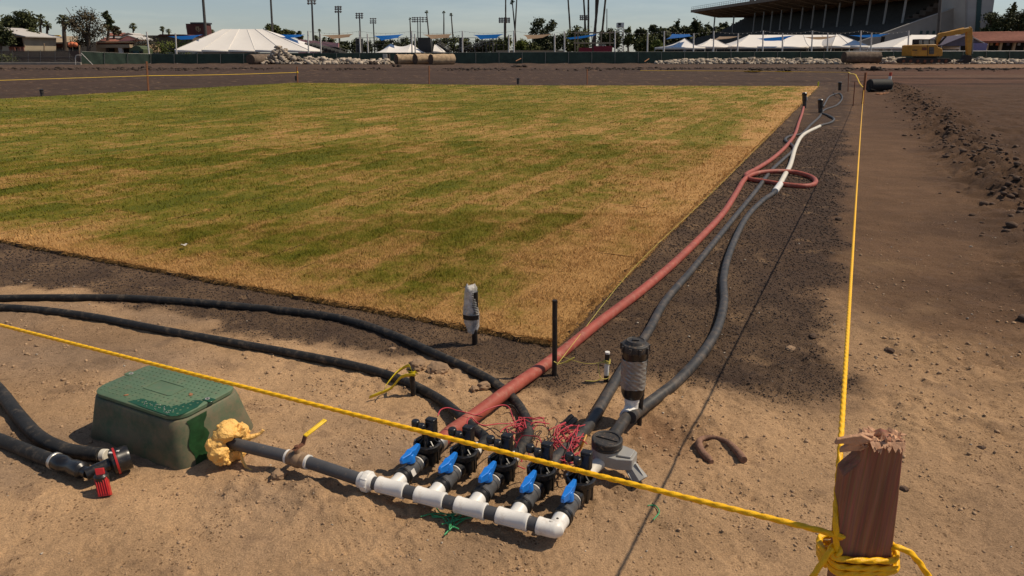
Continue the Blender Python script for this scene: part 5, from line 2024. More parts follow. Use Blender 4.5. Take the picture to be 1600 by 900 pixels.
    # paper scraps
    for k, (px, py, z, s, l) in enumerate(((288, 382, 0.07, 0.045, 'small white paper scrap lying on the turf'), (1012, 540, 0.01, 0.0, ''),)):
        if not s:
            continue
        q = G(px, py, z)
        mb = MB()
        mb.grid(lambda a, b: q + Vector(((a - .5) * s, (b - .5) * s * .8, 0.006 * math.sin(a * 6 + b * 4))), 4, 4)
        o = mb.build('paper_scrap', M['white_paint'])
        o.modifiers.new('t', 'SOLIDIFY').thickness = 0.0008
        tag(o, l, 'paper')


make_small_things()


# ------------------------------------------------------------------ splintered stake and ropes
def make_stake():
    YS = 0.92
    root = thing('splintered_stake', 'reddish wooden stake with splintered top in the right foreground', 'stake', (0.60, YS, 0))
    outline = [(1306, 880), (1309, 840), (1313, 790), (1318, 745), (1326, 737), (1338, 728), (1346, 718), (1350, 704), (1352, 694), (1362, 688), (1376, 692), (1388, 687), (1400, 691), (1413, 690), (1410, 720), (1404, 780), (1397, 840), (1392, 880)]
    P = [W(a, b, YS) for a, b in outline]
    # carry both sides down into the ground
    dl = (P[0] - P[3]) / (P[3].z - P[0].z)
    dr = (P[-1] - P[-3]) / (P[-3].z - P[-1].z)
    k = P[0].z + 0.2
    P = [P[0] + dl * k * 0.6 - UP * (k * 0.4)] + P + [P[-1] + dr * k * 0.6 - UP * (k * 0.4)]
    mb = MB()
    dep = Vector((0.006, 0.036, 0.0))
    mb.prism(P, dep)
    mb.build('post', M['wood'], root, smooth=20, bevel=0.0016)
    # torn fibres along the broken top
    rg = random.Random(11)
    mb = MB()
    top = [(1350, 692), (1362, 687), (1376, 690), (1388, 686), (1400, 689), (1413, 689)]
    for i in range(80):
        t = rg.random() * (len(top) - 1)
        j = int(t)
        f = t - j
        px = top[j][0] + (top[j + 1][0] - top[j][0]) * f
        py = top[j][1] + (top[j + 1][1] - top[j][1]) * f
        dd = rg.random()
        c = W(px, py, YS) + dep * dd + Vector((0, 0, -0.011))
        l = 0.007 + 0.013 * rg.random()
        d = Vector((rg.uniform(-0.9, 0.9) + (0.9 if px > 1400 else 0), rg.uniform(-0.7, 0.5), 0.15 + 0.35 * rg.random())).normalized()
        s = Vector((rg.uniform(-1, 1), rg.uniform(-1, 1), 0.2)).normalized()
        w = 0.003 + 0.006 * rg.random()
        n = d.cross(s).normalized() * 0.0015
        s = s * w
        mb.add([c - s - n, c + s - n, c + s * 0.8 + d * l * 0.6 - n, c + d * l, c - s * 0.5 + d * l * 0.7 - n, c - s + n, c + s + n, c + s * 0.8 + d * l * 0.6 + n, c - s * 0.5 + d * l * 0.7 + n],
               [(0, 1, 2, 3, 4), (8, 3, 7, 6, 5), (0, 5, 6, 1), (1, 6, 7, 2), (2, 7, 3), (4, 3, 8), (0, 4, 8, 5)])
    # crushed crown surface
    mb.grid(lambda a, b: W(1352 + 60 * a, 691 - 2 * math.sin(a * 9), YS) + dep * b + Vector((0, 0, -0.003 + 0.003 * math.sin(a * 23 + b * 7) + 0.002 * math.cos(b * 19 + a * 31) + 0.003)), 16, 6)
    mb.build('torn_crown', M['splinter'], root, smooth=20)
    mb = MB()
    for i in range(13):                                            # fibres folded over the front face
        px = 1360 + 50 * rg.random()
        c = W(px, 691, YS) + Vector((0, -0.002, 0.002))
        l = 0.005 + 0.012 * rg.random()
        w = 0.003 + 0.004 * rg.random()
        mb.add([c + Vector((-w, 0, 0)), c + Vector((w, 0, 0)), c + Vector((w * 0.6, -0.006, -l * 0.6)), c + Vector((rg.uniform(-.006, .006), -0.010, -l)), c + Vector((-w, 0.005, 0.001)), c + Vector((w, 0.005, 0.001))],
               [(0, 3, 2, 1), (4, 5, 2, 3), (0, 4, 3), (1, 2, 5)])
    mb.build('folded_fibre', M['splinter'], root, smooth=20)
    # long splinters hanging out to the left
    for pts in ([(1356, 692), (1330, 683), (1308, 688), (1304, 695), (1318, 694), (1340, 697)], [(1354, 700), (1334, 694), (1315, 703), (1313, 709), (1334, 707), (1358, 704)],
                [(1364, 690), (1346, 681), (1328, 684), (1342, 692), (1360, 696)], [(1362, 698), (1340, 699), (1326, 704), (1330, 708), (1350, 707)],
                [(1358, 688), (1336, 686), (1316, 691), (1322, 694), (1346, 693)], [(1370, 686), (1352, 684), (1345, 687), (1356, 691), (1370, 692)]):
        mb = MB()
        off = rg.uniform(-0.004, 0.02)
        mb.prism([W(a, b, YS) + Vector((0, off, 0)) for a, b in pts], (0.001, 0.005, 0.002))
        mb.build('splinter', M['splinter'], root, smooth=20, bevel=0.001)
    return YS, P, dep


YS, SP, SDEP = make_stake()


def make_ropes():
    RR = 0.0052
    tie = W(1307, 842, YS) + Vector((0.0, -0.004, 0))
    # coils round the stake
    root = thing('guard_rope', 'thick yellow twisted rope tied round the splintered stake and running off', 'rope', (tie.x, tie.y, 0))
    mb = MB()
    pts = []
    for k, (py, sl) in enumerate(((868, 2), (879, 3), (889, -2))):
        l, r_ = W(1303, py - 3, YS), W(1395, py + sl - 4, YS)
        fl = W(1305, py, YS) + Vector((-0.001, -0.007, 0))
        fr = W(1393, py + sl, YS) + Vector((0.001, -0.007, 0))
        seq = [fl, fl * 0.66 + fr * 0.34 + Vector((0, -0.002, -0.001)), fl * 0.33 + fr * 0.67 + Vector((0, -0.002, -0.001)), fr, r_ + Vector((0.009, 0.010, 0.001)), r_ + Vector((0.009, 0.038, 0.0)), r_ + SDEP + Vector((-0.006, 0.010, -0.002)),
               l + SDEP + Vector((0.004, 0.012, -0.003)), l + Vector((-0.008, 0.036, -0.005)), l + Vector((-0.009, 0.010, -0.006))]
        pts += seq
    mb.tube(pts, RR, n=15, step=0.0022, lobes=3, twist=80)
    mb.build('coil', M['rope'], root, smooth=70)
    # knot lumps on the left side
    mb = MB()
    kn = W(1304, 862, YS)
    mb.tube([kn + Vector((0.004, -0.008, -0.008)), kn + Vector((-0.006, -0.008, -0.003)), kn + Vector((-0.007, 0.002, 0.006)), kn + Vector((0.002, 0.004, 0.009)), kn + Vector((0.005, -0.006, 0.006)), kn + Vector((-0.003, -0.010, 0.0))], RR * 0.9, n=12, step=0.0022, lobes=3, twist=80)
    mb.build('knot', M['rope'], root, smooth=70)
    # run to the left
    left = G(-260, 450, 0.80)
    a = W(1304, 835, YS)
    L0 = G(0, 515.5, 0.80)
    d = (L0 - Vector((a.x, a.y, 0.8)))
    far = a + Vector((d.x, d.y, 0)) * 1.6
    far.z = 0.80
    run = []
    for t in np.linspace(0, 1, 24):
        p = a * (1 - t) + far * t
        run.append(p - UP * 0.014 * 4 * t * (1 - t) * 0.35)
    mb = MB()
    mb.tube([a + Vector((0.006, 0.004, -0.010))] + run, RR, n=12, step=0.0035, lobes=3, twist=80)
    mb.build('left_run', M['rope'], root, smooth=70)
    # run to the far stake
    b = W(1350, 140, 23.5)
    b2 = W(1309, 858, YS)
    mb = MB()
    run = [b2, W(1310, 830, YS) + Vector((0, 0.0, 0))]
    a = W(1313, 700, YS + 0.10)
    run = [b2 + Vector((-0.004, -0.004, 0)), W(1309, 800, YS + 0.01) + Vector((-0.003, 0, 0)), a]
    near_pts = smooth_path(run, 0.004)
    mid = []
    for px, py, yy in ((1318, 600, 1.35), (1322, 540, 1.62), (1327, 450, 2.3), (1333, 350, 3.8), (1338, 270, 6.4), (1343, 205, 11.5), (1347, 168, 17.0)):
        mid.append(W(px, py, yy))
    # keep the rope a fair height above the ground between the stakes
    pts = [near_pts[0]]
    S0, S1 = a, b
    line = []
    for t in np.concatenate([np.linspace(0, 0.12, 16), np.linspace(0.14, 1, 34)]):
        p = S0 * (1 - t) + S1 * t
        line.append(p - UP * (0.10 * 4 * t * (1 - t)))
    mb.tube(near_pts[:-1], RR * 0.95, n=12, smooth=False, lobes=3, twist=80)
    lp = smooth_path(line[:18], 0.005)
    mb.tube([near_pts[-2]] + lp, RR * 0.95, n=12, smooth=False, lobes=3, twist=80)
    mb.tube(line[17:], RR * 1.05, n=8, step=0.1)
    mb.build('far_run', M['rope'], root, smooth=70)
    # tails
    t0 = W(1397, 853, YS) + Vector((0.004, -0.004, 0))
    mb = MB()
    mb.tube([W(1393, 858, YS) + Vector((0.002, 0.004, 0)), t0, W(1418, 858, YS) + Vector((0, -0.01, 0)), W(1436, 880, YS) + Vector((0, -0.015, 0)), W(1447, 902, YS) + Vector((0, -0.02, 0)), W(1455, 935, YS) + Vector((0, -0.02, 0))], RR, n=12, step=0.0022, lobes=3, twist=80)
    mb.build('tail', M['rope'], root, smooth=70)
    mb = MB()
    mb.tube([W(1305, 858, YS), W(1294, 858, YS) + Vector((0, -0.006, 0)), W(1276, 877, YS) + Vector((0, -0.012, 0)), W(1260, 896, YS) + Vector((0, -0.016, 0)), W(1245, 930, YS) + Vector((0, -0.02, 0))], RR * 0.92, n=12, step=0.0022, lobes=3, twist=80)
    mb.build('tail', M['rope'], root, smooth=70)


make_ropes()


# ================================================================== BACKGROUND
def wz(px, y):
    return W(px, 82, y).x


def P0(px, y, z=0.0):
    """ground point below a pixel column at forward distance y and height z"""
    # the column's x depends on depth along the axis, so solve for the height wanted
    dz = y * _c - (z - CAMH) * _s
    return Vector(((px - 800) / _F * dz, y, z))


# ------------------------------------------------------------------ screened fence
def fence_y(px):
    return float(np.interp(px, [120, 240, 500, 1700], [100, 108, 109, 110]))


def fence_top(px):
    return float(np.interp(px, [128, 200, 260, 400, 640, 900, 1300, 1700], [80.3, 83.6, 84.6, 83.4, 82.4, 81.2, 80.4, 79.6]))


def make_fence():
    a = P0(128, fence_y(128))
    root = thing('screened_fence', 'long low fence covered in dark green privacy screen', 'fence', a)
    pxs = [128 + 36.2 * k for k in range(46)]
    prev = None
    for k, px in enumerate(pxs):
        y = fence_y(px)
        t = W(px, fence_top(px), y)
        b = Vector((t.x, y, -0.2))
        b.x = P0(px, y).x
        mb = MB()
        mb.cyl(b + Vector((0, -0.2, 0)), t + Vector((0, -0.2, 0.03)), 0.045, n=8)
        mb.build('fence_post', M['galv'], root, smooth=60)
        if prev is not None:
            pb, pt = prev
            sag = random.uniform(0.01, 0.05)
            ph = random.random() * 6

            def fn(s, q, pb=pb, pt=pt, b=b, t=t, sag=sag, ph=ph):
                lo = pb * (1 - s) + b * s
                hi = pt * (1 - s) + t * s
                lo = Vector((lo.x, lo.y, 0.04 + 0.05 * math.sin(s * 5 + ph)))
                p = lo * (1 - q) + hi * q
                p.y -= 0.06 + 0.05 * math.sin(s * 9 + ph) * (1 - abs(2 * q - 1)) + 0.03 * math.sin(q * 5 + s * 14 + ph)
                p.z -= sag * q * math.sin(math.pi * s)
                return p
            mb = MB()
            mb.grid(fn, 10, 4)
            mb.build('screen_panel', M['screen'], root, smooth=80)
            mb = MB()
            mb.cyl(pt, t, 0.028 if px < 1330 else 0.06, n=6)
            mb.build('top_rail', M['galv'] if px < 1330 else M['rail_pale'], root, smooth=60)
        prev = (b, t)
    mb = MB()
    mb.cyl(W(127, 83, 99.8), P0(145, 99.2, 0.0), 0.04, n=6)
    mb.build('end_brace', M['rail_pale'], root)
    # bare chain link stretch at the far left
    root = thing('chain_link_fence', 'bare chain link fence with pale rails on a low concrete curb', 'fence', P0(0, 100))
    for px in (-40, -18, 3, 19, 44, 63, 86, 108, 126):
        mb = MB()
        mb.cyl(P0(px, 100, -0.1), P0(px, 100, 1.95), 0.03, n=6)
        mb.build('fence_post', M['galv'], root)
    for z in (1.9, 1.0, 0.35):
        mb = MB()
        mb.cyl(P0(-60, 100, z), P0(127, 100, z), 0.022, n=6)
        mb.build('rail', M['galv'], root)
    mb = MB()
    a, b = P0(-60, 100), P0(127, 100)
    n = 60
    for i in range(n):
        t = i / n
        p = a * (1 - t) + b * t
        for s in (-1, 1):
            mb.cyl(p + UP * 0.2, p + Vector((s * 1.6, 0, 1.9)), 0.004, n=3)
    o = mb.build('wire_mesh', M['galv'], root)
    o['kind'] = 'stuff'
    mb = MB()
    mb.box((a + b) / 2 + UP * 0.1 - Vector((0, 0.4, 0)), ((b - a).length + 0.5, 0.35, 0.40))
    mb.build('curb', M['concrete'], root, bevel=0.03)
    mb = MB()
    mb.tube([P0(118, 98.5), P0(118, 98.5, 1.0), P0(120, 98.5, 1.25), P0(127, 98.5, 1.25)], 0.05, n=6, step=0.2)
    tag(mb.build('hoop_rail', M['rail_pale']), 'white bent pipe rail standing where the green screen begins', 'rail')


make_fence()


# ------------------------------------------------------------------ tents
def tent(label, px0, px1, pr0, pr1, pyr, pye, y, depth, n, legs=None, drape=0.0, val=0.35, group=None):
    e0, e1 = W(px0, pye, y), W(px1, pye, y)
    ze = (e0.z + e1.z) / 2
    yr = y + depth / 2
    r0, r1 = W(pr0, pyr, yr), W(pr1, pyr, yr)
    zr = (r0.z + r1.z) / 2
    root = thing('tent', label, 'tent', (e0.x, y, 0), group)
    fl, fr = Vector((e0.x, y, ze)), Vector((e1.x, y, ze))
    bl, br = fl + Vector((0, depth, 0)), fr + Vector((0, depth, 0))
    r0.z = r1.z = zr
    r0.y = r1.y = yr

    def panel(a, b, c, d):
        def fn(s, q):
            lo, hi = a * (1 - s) + b * s, d * (1 - s) + c * s
            p = lo * (1 - q) + hi * q
            p.z -= drape * math.sin(math.pi * q) * 0.5 + 0.06 * (hi - lo).length / 8 * math.sin(math.pi * s) * math.sin(math.pi * q)
            return p
        mb = MB()
        mb.grid(fn, 6, 8)
        mb.build('roof_panel', M['tent'], root, smooth=50)
        mb = MB()
        mb.add([a, b, b - UP * val, a - UP * val], [(0, 1, 2, 3)])
        v = mb.build('valance', M['tent'], root)
        v.modifiers.new('t', 'SOLIDIFY').thickness = 0.02
    for k in range(n):
        t0, t1 = k / n, (k + 1) / n
        panel(fl * (1 - t0) + fr * t0, fl * (1 - t1) + fr * t1, r0 * (1 - t1) + r1 * t1, r0 * (1 - t0) + r1 * t0)
        panel(br * (1 - t0) + bl * t0, br * (1 - t1) + bl * t1, r1 * (1 - t1) + r0 * t1, r1 * (1 - t0) + r0 * t0)
    panel(bl, fl, r0, r0)
    panel(fr, br, r1, r1)
    # seams as thin raised ribs, and legs
    for k in range(n + 1):
        t = k / n
        a, b = fl * (1 - t) + fr * t, r0 * (1 - t) + r1 * t
        q = [a * (1 - s) + b * s + Vector((0, -0.02, 0.03 - drape * math.sin(math.pi * s) * 0.5)) for s in (0, .25, .5, .75, 1)]
        mb = MB()
        mb.tube(q, 0.03, n=5, smooth=False)
        mb.build('seam', M['tent'], root)
    for k in range((legs or n) + 1):
        t = k / (legs or n)
        for yy in (0.1, depth - 0.1):
            p = fl * (1 - t) + fr * t + Vector((0, yy, 0))
            mb = MB()
            mb.cyl((p.x, p.y, -0.1), p, 0.06, n=6)
            mb.build('tent_leg', M['white_paint'], root)
    return root


tent('largest white marquee with long straight ridge, left of the rubble pile', 273, 482, 349, 411, 45.5, 78, 114, 14, 5)
tent('long white marquee in front of the grandstand columns', 1143, 1345, 1171, 1312, 54.5, 72.5, 116, 11, 5, drape=0.5)
tent('small white pyramid tent under the blue sail, first from left of that row', 1037, 1102, 1069.5, 1070.5, 60.5, 73.5, 114, 7, 1, legs=2, drape=0.7)
tent('small white pyramid tent squeezed between the first tent and the long marquee', 1088, 1152, 1110, 1118, 61, 72.5, 118, 7, 1, legs=2, drape=0.6)
tent('white tent roof with low ridge beside the excavator boom', 1394, 1500, 1425, 1500, 54.5, 73.5, 118, 10, 3)
tent('white gable tent sloping down to the right end of the long marquee', 1300, 1357, 1307, 1312, 54, 71.5, 113, 9, 2)
tent('small pale tent half hidden behind the dark bleacher wall', 677, 692, 679, 682, 70, 80, 122, 4, 1)


def peaked_tent():
    y, d = 113, 9
    root = thing('tent', 'white tent with two pointed peaks behind the logs', 'tent', P0(587, y))
    x0, x1 = P0(587, y).x, P0(655, y).x
    ze, zp = W(620, 82, y).z, W(620, 68.3, y + d / 2).z
    zs = W(620, 72.8, y + d / 2).z
    pk = [(604.5 - 587) / 68, (637.5 - 587) / 68]

    def ridge(s):
        if s < pk[0]:
            return zp * (s / pk[0]) ** 0.85 + ze * (1 - (s / pk[0]) ** 0.85)
        if s > pk[1]:
            q = ((1 - s) / (1 - pk[1])) ** 0.85
            return zp * q + ze * (1 - q)
        t = (s - pk[0]) / (pk[1] - pk[0])
        return zp - (zp - zs) * 4 * t * (1 - t)
    for a in range(4):
        s0 = [0, pk[0], 0.5, pk[1]][a]
        s1 = [pk[0], 0.5, pk[1], 1][a]
        mb = MB()
        mb.grid(lambda u_, q: Vector((x0 + (x1 - x0) * (s0 + (s1 - s0) * u_), y + d * q, ze + (ridge(s0 + (s1 - s0) * u_) - ze) * (1 - abs(2 * q - 1)) ** 0.9)), 8, 12)
        mb.build('roof_panel', M['tent'], root, smooth=60)
    for s in (0, .5, 1):
        for yy in (0.1, d - 0.1):
            mb = MB()
            p = Vector((x0 + (x1 - x0) * s, y + yy, ze))
            mb.cyl((p.x, p.y, -0.1), p, 0.06, n=6)
            mb.build('tent_leg', M['white_paint'], root)


peaked_tent()

# purple gable tent and market stall by the excavator
def purple_tent():
    y = 112
    root = thing('purple_tent', 'purple fronted gable tent right of the excavator stick', 'tent', P0(1474, y))
    mb = MB()
    a, b, c = W(1470, 72, y), W(1542, 71, y), W(1511, 55.5, y)
    mb.prism([a, b, c], (0, 0.1, 0))
    mb.build('gable', M['tent_purple'], root)
    for p, q in ((a, c), (c, b)):
        mb = MB()
        d = Vector((0, 8, 0))
        mb.prism([p + Vector((0, -0.3, 0.05)), q + Vector((0, -0.3, 0.05)), q + d, p + d], (0, 0, 0.08))
        mb.build('roof_panel', M['tent'] if q is b else M['tent_purple'], root)
    mb = MB()
    p = W(1530, 76, y - 0.3)
    mb.box(p, (2.2, 0.1, 1.6))
    mb.build('purple_banner', mat('lilac_cloth', (0.22, 0.19, 0.33), 0.7), root)
    for px in (1471, 1500, 1541):
        mb = MB()
        mb.cyl(P0(px, y, -0.1), W(px, 72, y), 0.05, n=6)
        mb.build('tent_leg', M['white_paint'], root)


purple_tent()


# ------------------------------------------------------------------ shade sails, posts, light strings
def sail(label, c4, y, m, sag=0.6):
    """c4: pixel corners left-front, right-front, right-back, left-back"""
    ys = (y, y, y + 5, y + 5)
    a, b, c, d = [W(p[0], p[1], yy) for p, yy in zip(c4, ys)]
    mb = MB()

    def fn(s, t):
        # concave edges
        s2 = s + 0.12 * (0.5 - s) * 4 * t * (1 - t)
        t2 = t + 0.12 * (0.5 - t) * 4 * s * (1 - s)
        p = (a * (1 - s2) + b * s2) * (1 - t2) + (d * (1 - s2) + c * s2) * t2
        p.z -= sag * 16 * s * (1 - s) * t * (1 - t) * 0.35
        return p
    mb.grid(fn, 10, 8)
    o = mb.build('shade_sail', m, smooth=80)
    tag(o, label, 'shade sail', 'shade sails behind the green fence')




def cloth_mat(name, col):
    m = bpy.data.materials.new(name)
    nt, b = nodes(m)
    b.inputs['Base Color'].default_value = (*col, 1)
    b.inputs['Roughness'].default_value = 0.8
    tr = nt.nodes.new('ShaderNodeBsdfTranslucent')
    tr.inputs['Color'].default_value = (*col, 1)
    mx = nt.nodes.new('ShaderNodeMixShader')
    mx.inputs['Fac'].default_value = 0.5
    out = nt.nodes['Material Output']
    nt.links.new(b.outputs[0], mx.inputs[1])
    nt.links.new(tr.outputs[0], mx.inputs[2])
    nt.links.new(mx.outputs[0], out.inputs['Surface'])
    return m


B_, T_ = cloth_mat('blue_shade_cloth', (0.012, 0.125, 0.42)), cloth_mat('tan_shade_cloth', (0.36, 0.26, 0.18))
sail('blue sail overlapping the left slope of the largest marquee', ((262, 57), (317, 54), (300, 61.5), (283, 62)), 117, B_)
sail('blue sail at the right shoulder of the largest marquee', ((437, 54), (478, 54), (470, 57), (448, 59.5)), 119, B_)
sail('tan sail between the pink wall and the bleachers', ((502, 55), (553, 53), (546, 58), (520, 61)), 116, T_)
sail('blue sail above the two peaked white tent', ((583, 56), (631, 53.5), (622, 59), (596, 63.5)), 116, B_)
sail('tan sail under the tall thin palms', ((660, 54), (707, 53), (702, 59), (674, 61)), 116, T_)
sail('blue sail above the dark diagonal bleacher', ((739, 54.5), (788, 53), (776, 60), (750, 61.5)), 116, B_)
sail('tan sail in front of the round two lobed tree', ((817, 54.5), (864, 53.3), (848, 59), (824, 61.5)), 116, T_)
sail('blue tilted sail inside the red panelled frame', ((883, 59.5), (936, 52.5), (928, 56), (890, 61.8)), 117, B_)
sail('blue sail above the first small pyramid tent', ((1040, 61.5), (1083, 56.5), (1078, 53.5), (1050, 53)), 112, B_)
sail('tan sail above the second small pyramid tent', ((1110, 63.5), (1163, 55.5), (1150, 57), (1124, 57)), 112, T_)
sail('blue sail hanging over the middle of the long marquee', ((1182, 60.5), (1243, 55), (1222, 63.8), (1195, 64)), 111, B_)
sail('tan sail over the right half of the long marquee', ((1254, 58), (1311, 56.5), (1290, 61), (1270, 61.5)), 111, T_)
sail('blue sail in front of the grey grandstand end wall', ((1326, 55.5), (1392, 52.5), (1375, 57.5), (1345, 58)), 113, B_)

posts = [(229, 49.5, 235, 110), (274, 52, 277, 111), (481, 48.5, 483, 111), (500.5, 53, 502.5, 112), (561.5, 48.5, 564, 111), (574, 53, 576, 112), (643, 48.5, 644.5, 111), (648, 53, 649.5, 112),
         (722.5, 48.5, 722.7, 111), (803, 48, 803, 111), (795, 54, 795, 112), (866.5, 52.5, 866.8, 112), (882, 49, 882, 111), (961, 48.5, 960.5, 112), (1012, 52, 1011, 112), (1038, 48.5, 1037, 111),
         (1084, 52, 1083, 112), (1115.5, 48.5, 1114, 110.8), (1153.5, 52, 1151.5, 110.8), (1192.5, 48, 1191, 110.6), (1223, 52, 1221.5, 110.8), (1269.5, 48, 1267, 110.6), (1293.5, 51.5, 1292, 110.8),
         (1345.5, 48, 1343, 110.8), (1362, 51.5, 1359.5, 111), (1420, 48, 1417.5, 111)]
ptop = []
POST_AT = ['left of the hedge', 'at the left tip of the largest marquee', 'at the right tip of the largest marquee', 'in front of the pink wall', 'left of the blue sail above the peaked tent, the taller of two', 'left of the blue sail above the peaked tent, the shorter of two', 'at the right end of the peaked tent, the taller of two', 'at the right end of the peaked tent, the shorter of two',
           'above the gap right of the three logs', 'at the feet of the crossing palms, the taller of two', 'at the feet of the crossing palms, the shorter of two', 'between the two lobed tree and the red frame', 'just left of the red panelled frame', 'at the right corner of the red panelled frame', 'standing alone right of the lattice tower', 'at the left edge of the first small pyramid tent',
           'in front of the right slope of the first small pyramid tent', 'in front of the second small pyramid tent', 'at the left tip of the long marquee', 'left of the blue sail over the long marquee', 'right of the blue sail over the long marquee', 'left of the tan sail over the long marquee', 'behind the tan sail over the long marquee', 'left of the blue sail before the end wall, the taller of two', 'right beside the taller post before the end wall', 'left of the excavator cab']
for k, (pt, py, pb, y) in enumerate(posts):
    mb = MB()
    t = W(pt, py, y)
    b = P0(pb, y, -0.2)
    mb.cyl(b, t, 0.12, 0.105, n=8)
    ptop.append((pt, t))
    tag(mb.build('white_post', M['white_paint'], smooth=60), 'white post ' + POST_AT[k], 'post', 'white posts behind the green fence')

sl = sorted([(p, t) for (p, t), q in zip(ptop, posts) if q[1] < 50], key=lambda q: q[0])
for i in range(len(sl) - 1):
    a, b = sl[i][1], sl[i + 1][1]
    if sl[i][0] < 400 and sl[i + 1][0] > 400:
        continue
    root = thing('light_string', 'string of small pale bulbs sagging between two white posts', 'string lights', a, 'light strings between the posts')
    mb = MB()
    pts = [a * (1 - t) + b * t - UP * (0.35 * 4 * t * (1 - t)) for t in np.linspace(0, 1, 9)]
    mb.tube(pts, 0.012, n=4, smooth=False)
    mb.build('cord', M['pole_dark'], root)
    mb = MB()
    for t in np.linspace(0.05, 0.95, 11):
        p = a * (1 - t) + b * t - UP * (0.35 * 4 * t * (1 - t) + 0.06)
        mb.lathe(p, (0, 0, -1), [(0.02, -0.04), (0.05, 0.02), (0.02, 0.07)], 6)
    o = mb.build('bulbs', M['cone_white'], root)
    o['kind'] = 'stuff'


# ------------------------------------------------------------------ light poles
def light_pole(label, pt, pyt, pb, y, bars, w, m='pole_dark', r=0.16, single=True, group=None):
    t = W(pt, pyt, y)
    b = P0(pb, y, -0.3)
    root = thing('light_pole', label, 'light pole', (b.x, b.y, 0), group)
    mb = MB()
    mb.cyl(b, t, r, r * 0.7, n=8)
    mb.build('mast', M[m], root, smooth=60)
    w = w * (0.62 if single else 0.9)
    for k, py in enumerate(bars):
        c = W(pt, py, y)
        mb = MB()
        mb.box(c, (w, 0.15, 0.12))
        br = mb.build('crossarm', M[m], root)
        n = 3 if single else 5
        for j in range(n):
            x = -w / 2 + w * (j + 0.5) / n
            mb = MB()
            mb.lathe(c + Vector((x, -0.1, 0.02)), (0.1, -0.9, -0.42), [(0.10, -0.2), (0.22, 0.1), (0.26, 0.25), (0.22, 0.27)], 8)
            mb.build('floodlight', M['lamp'], br)


light_pole('dark mast rising behind the left slope of the largest marquee', 315, -30, 325, 128, [], 1, r=0.30)
light_pole('bare steel mast behind the right half of the largest marquee', 422, -20, 428.5, 126, [], 1, r=0.22)
light_pole('steel floodlight pole cut by the top of the photo above the pink wall', 487, -2, 491, 150, [1.0, 5.0], 3.0, r=0.24)
light_pole('floodlight pole with three lamp rows above the tan sail', 528.5, 9, 531.5, 165, [10.5, 14, 18], 2.6, r=0.22)
light_pole('floodlight pole with three lamp rows left of the blue sail', 561.5, 20, 564.5, 185, [21, 24.2, 27.5], 3.2, r=0.22)
light_pole('smallest floodlight pole with lamps on its left side', 583, 28, 586, 215, [29, 32.5, 35.5], 3.2, r=0.22)
light_pole('thin pole with three wide lamp bars near the thin palms, left of its twin', 652.5, 26.5, 653.5, 240, [27.5, 30.5, 33.5], 4.5, single=False, r=0.2)
light_pole('thin pole with three wide lamp bars near the thin palms, right of its twin', 656.5, 26, 657, 244, [27.5, 30.5, 33.5], 5.5, single=False, r=0.2)
light_pole('pole with three wide lamp bars beside the two crossing palm trunks', 788, 27, 788.5, 170, [28.5, 31.2, 34], 3.0, single=False, r=0.18)
light_pole('pole with three wide lamp bars behind the cluster of tall palms', 913, 23, 914, 190, [24.5, 27.2, 30], 2.8, single=False, r=0.16)
light_pole('slim radio mast right of the tall palms', 948.3, 13.5, 948, 230, [], 1, r=0.17)
light_pole('dark lamp mast standing behind the excavator cab', 1471, -25, 1462.5, 114, [], 1, r=0.28)


# ------------------------------------------------------------------ vegetation
def leaves_mesh(name, blobs, n, size, leaf, parent, seed):
    rg = np.random.default_rng(seed)
    w = np.array([b[1][0] * b[1][1] * b[1][2] for b in blobs]) ** 0.67
    idx = rg.choice(len(blobs), n, p=w / w.sum())
    C = np.array([b[0] for b in blobs])[idx]
    S = np.array([b[1] for b in blobs])[idx]
    d = rg.normal(size=(n, 3))
    d /= np.linalg.norm(d, axis=1)[:, None]
    r = rg.random(n) ** 0.55
    P = C + d * r[:, None] * S * (1 + 0.25 * rg.normal(size=(n, 1)))
    P[:, 2] = np.maximum(P[:, 2], 0.05)
    nrm = d * 0.6 + rg.normal(size=(n, 3)) * 0.7 + np.array([0, 0, 0.4])
    nrm /= np.linalg.norm(nrm, axis=1)[:, None]
    t = np.cross(nrm, rg.normal(size=(n, 3)))
    t /= np.linalg.norm(t, axis=1)[:, None]
    b = np.cross(nrm, t)
    s = size * (0.6 + 0.8 * rg.random(n))[:, None]
    V = np.stack([P - t * s, P - b * s * 0.6, P + t * s, P + b * s * 0.6], 1).reshape(-1, 3)
    F_ = np.arange(len(V)).reshape(-1, 4)
    bt = rg.random(len(blobs))[idx]
    tone = np.clip(0.45 * bt + 0.55 * rg.random(n), 0, 1)
    return np_mesh(name, V, F_, LEAF[leaf], parent, attr=np.repeat(tone, 4))


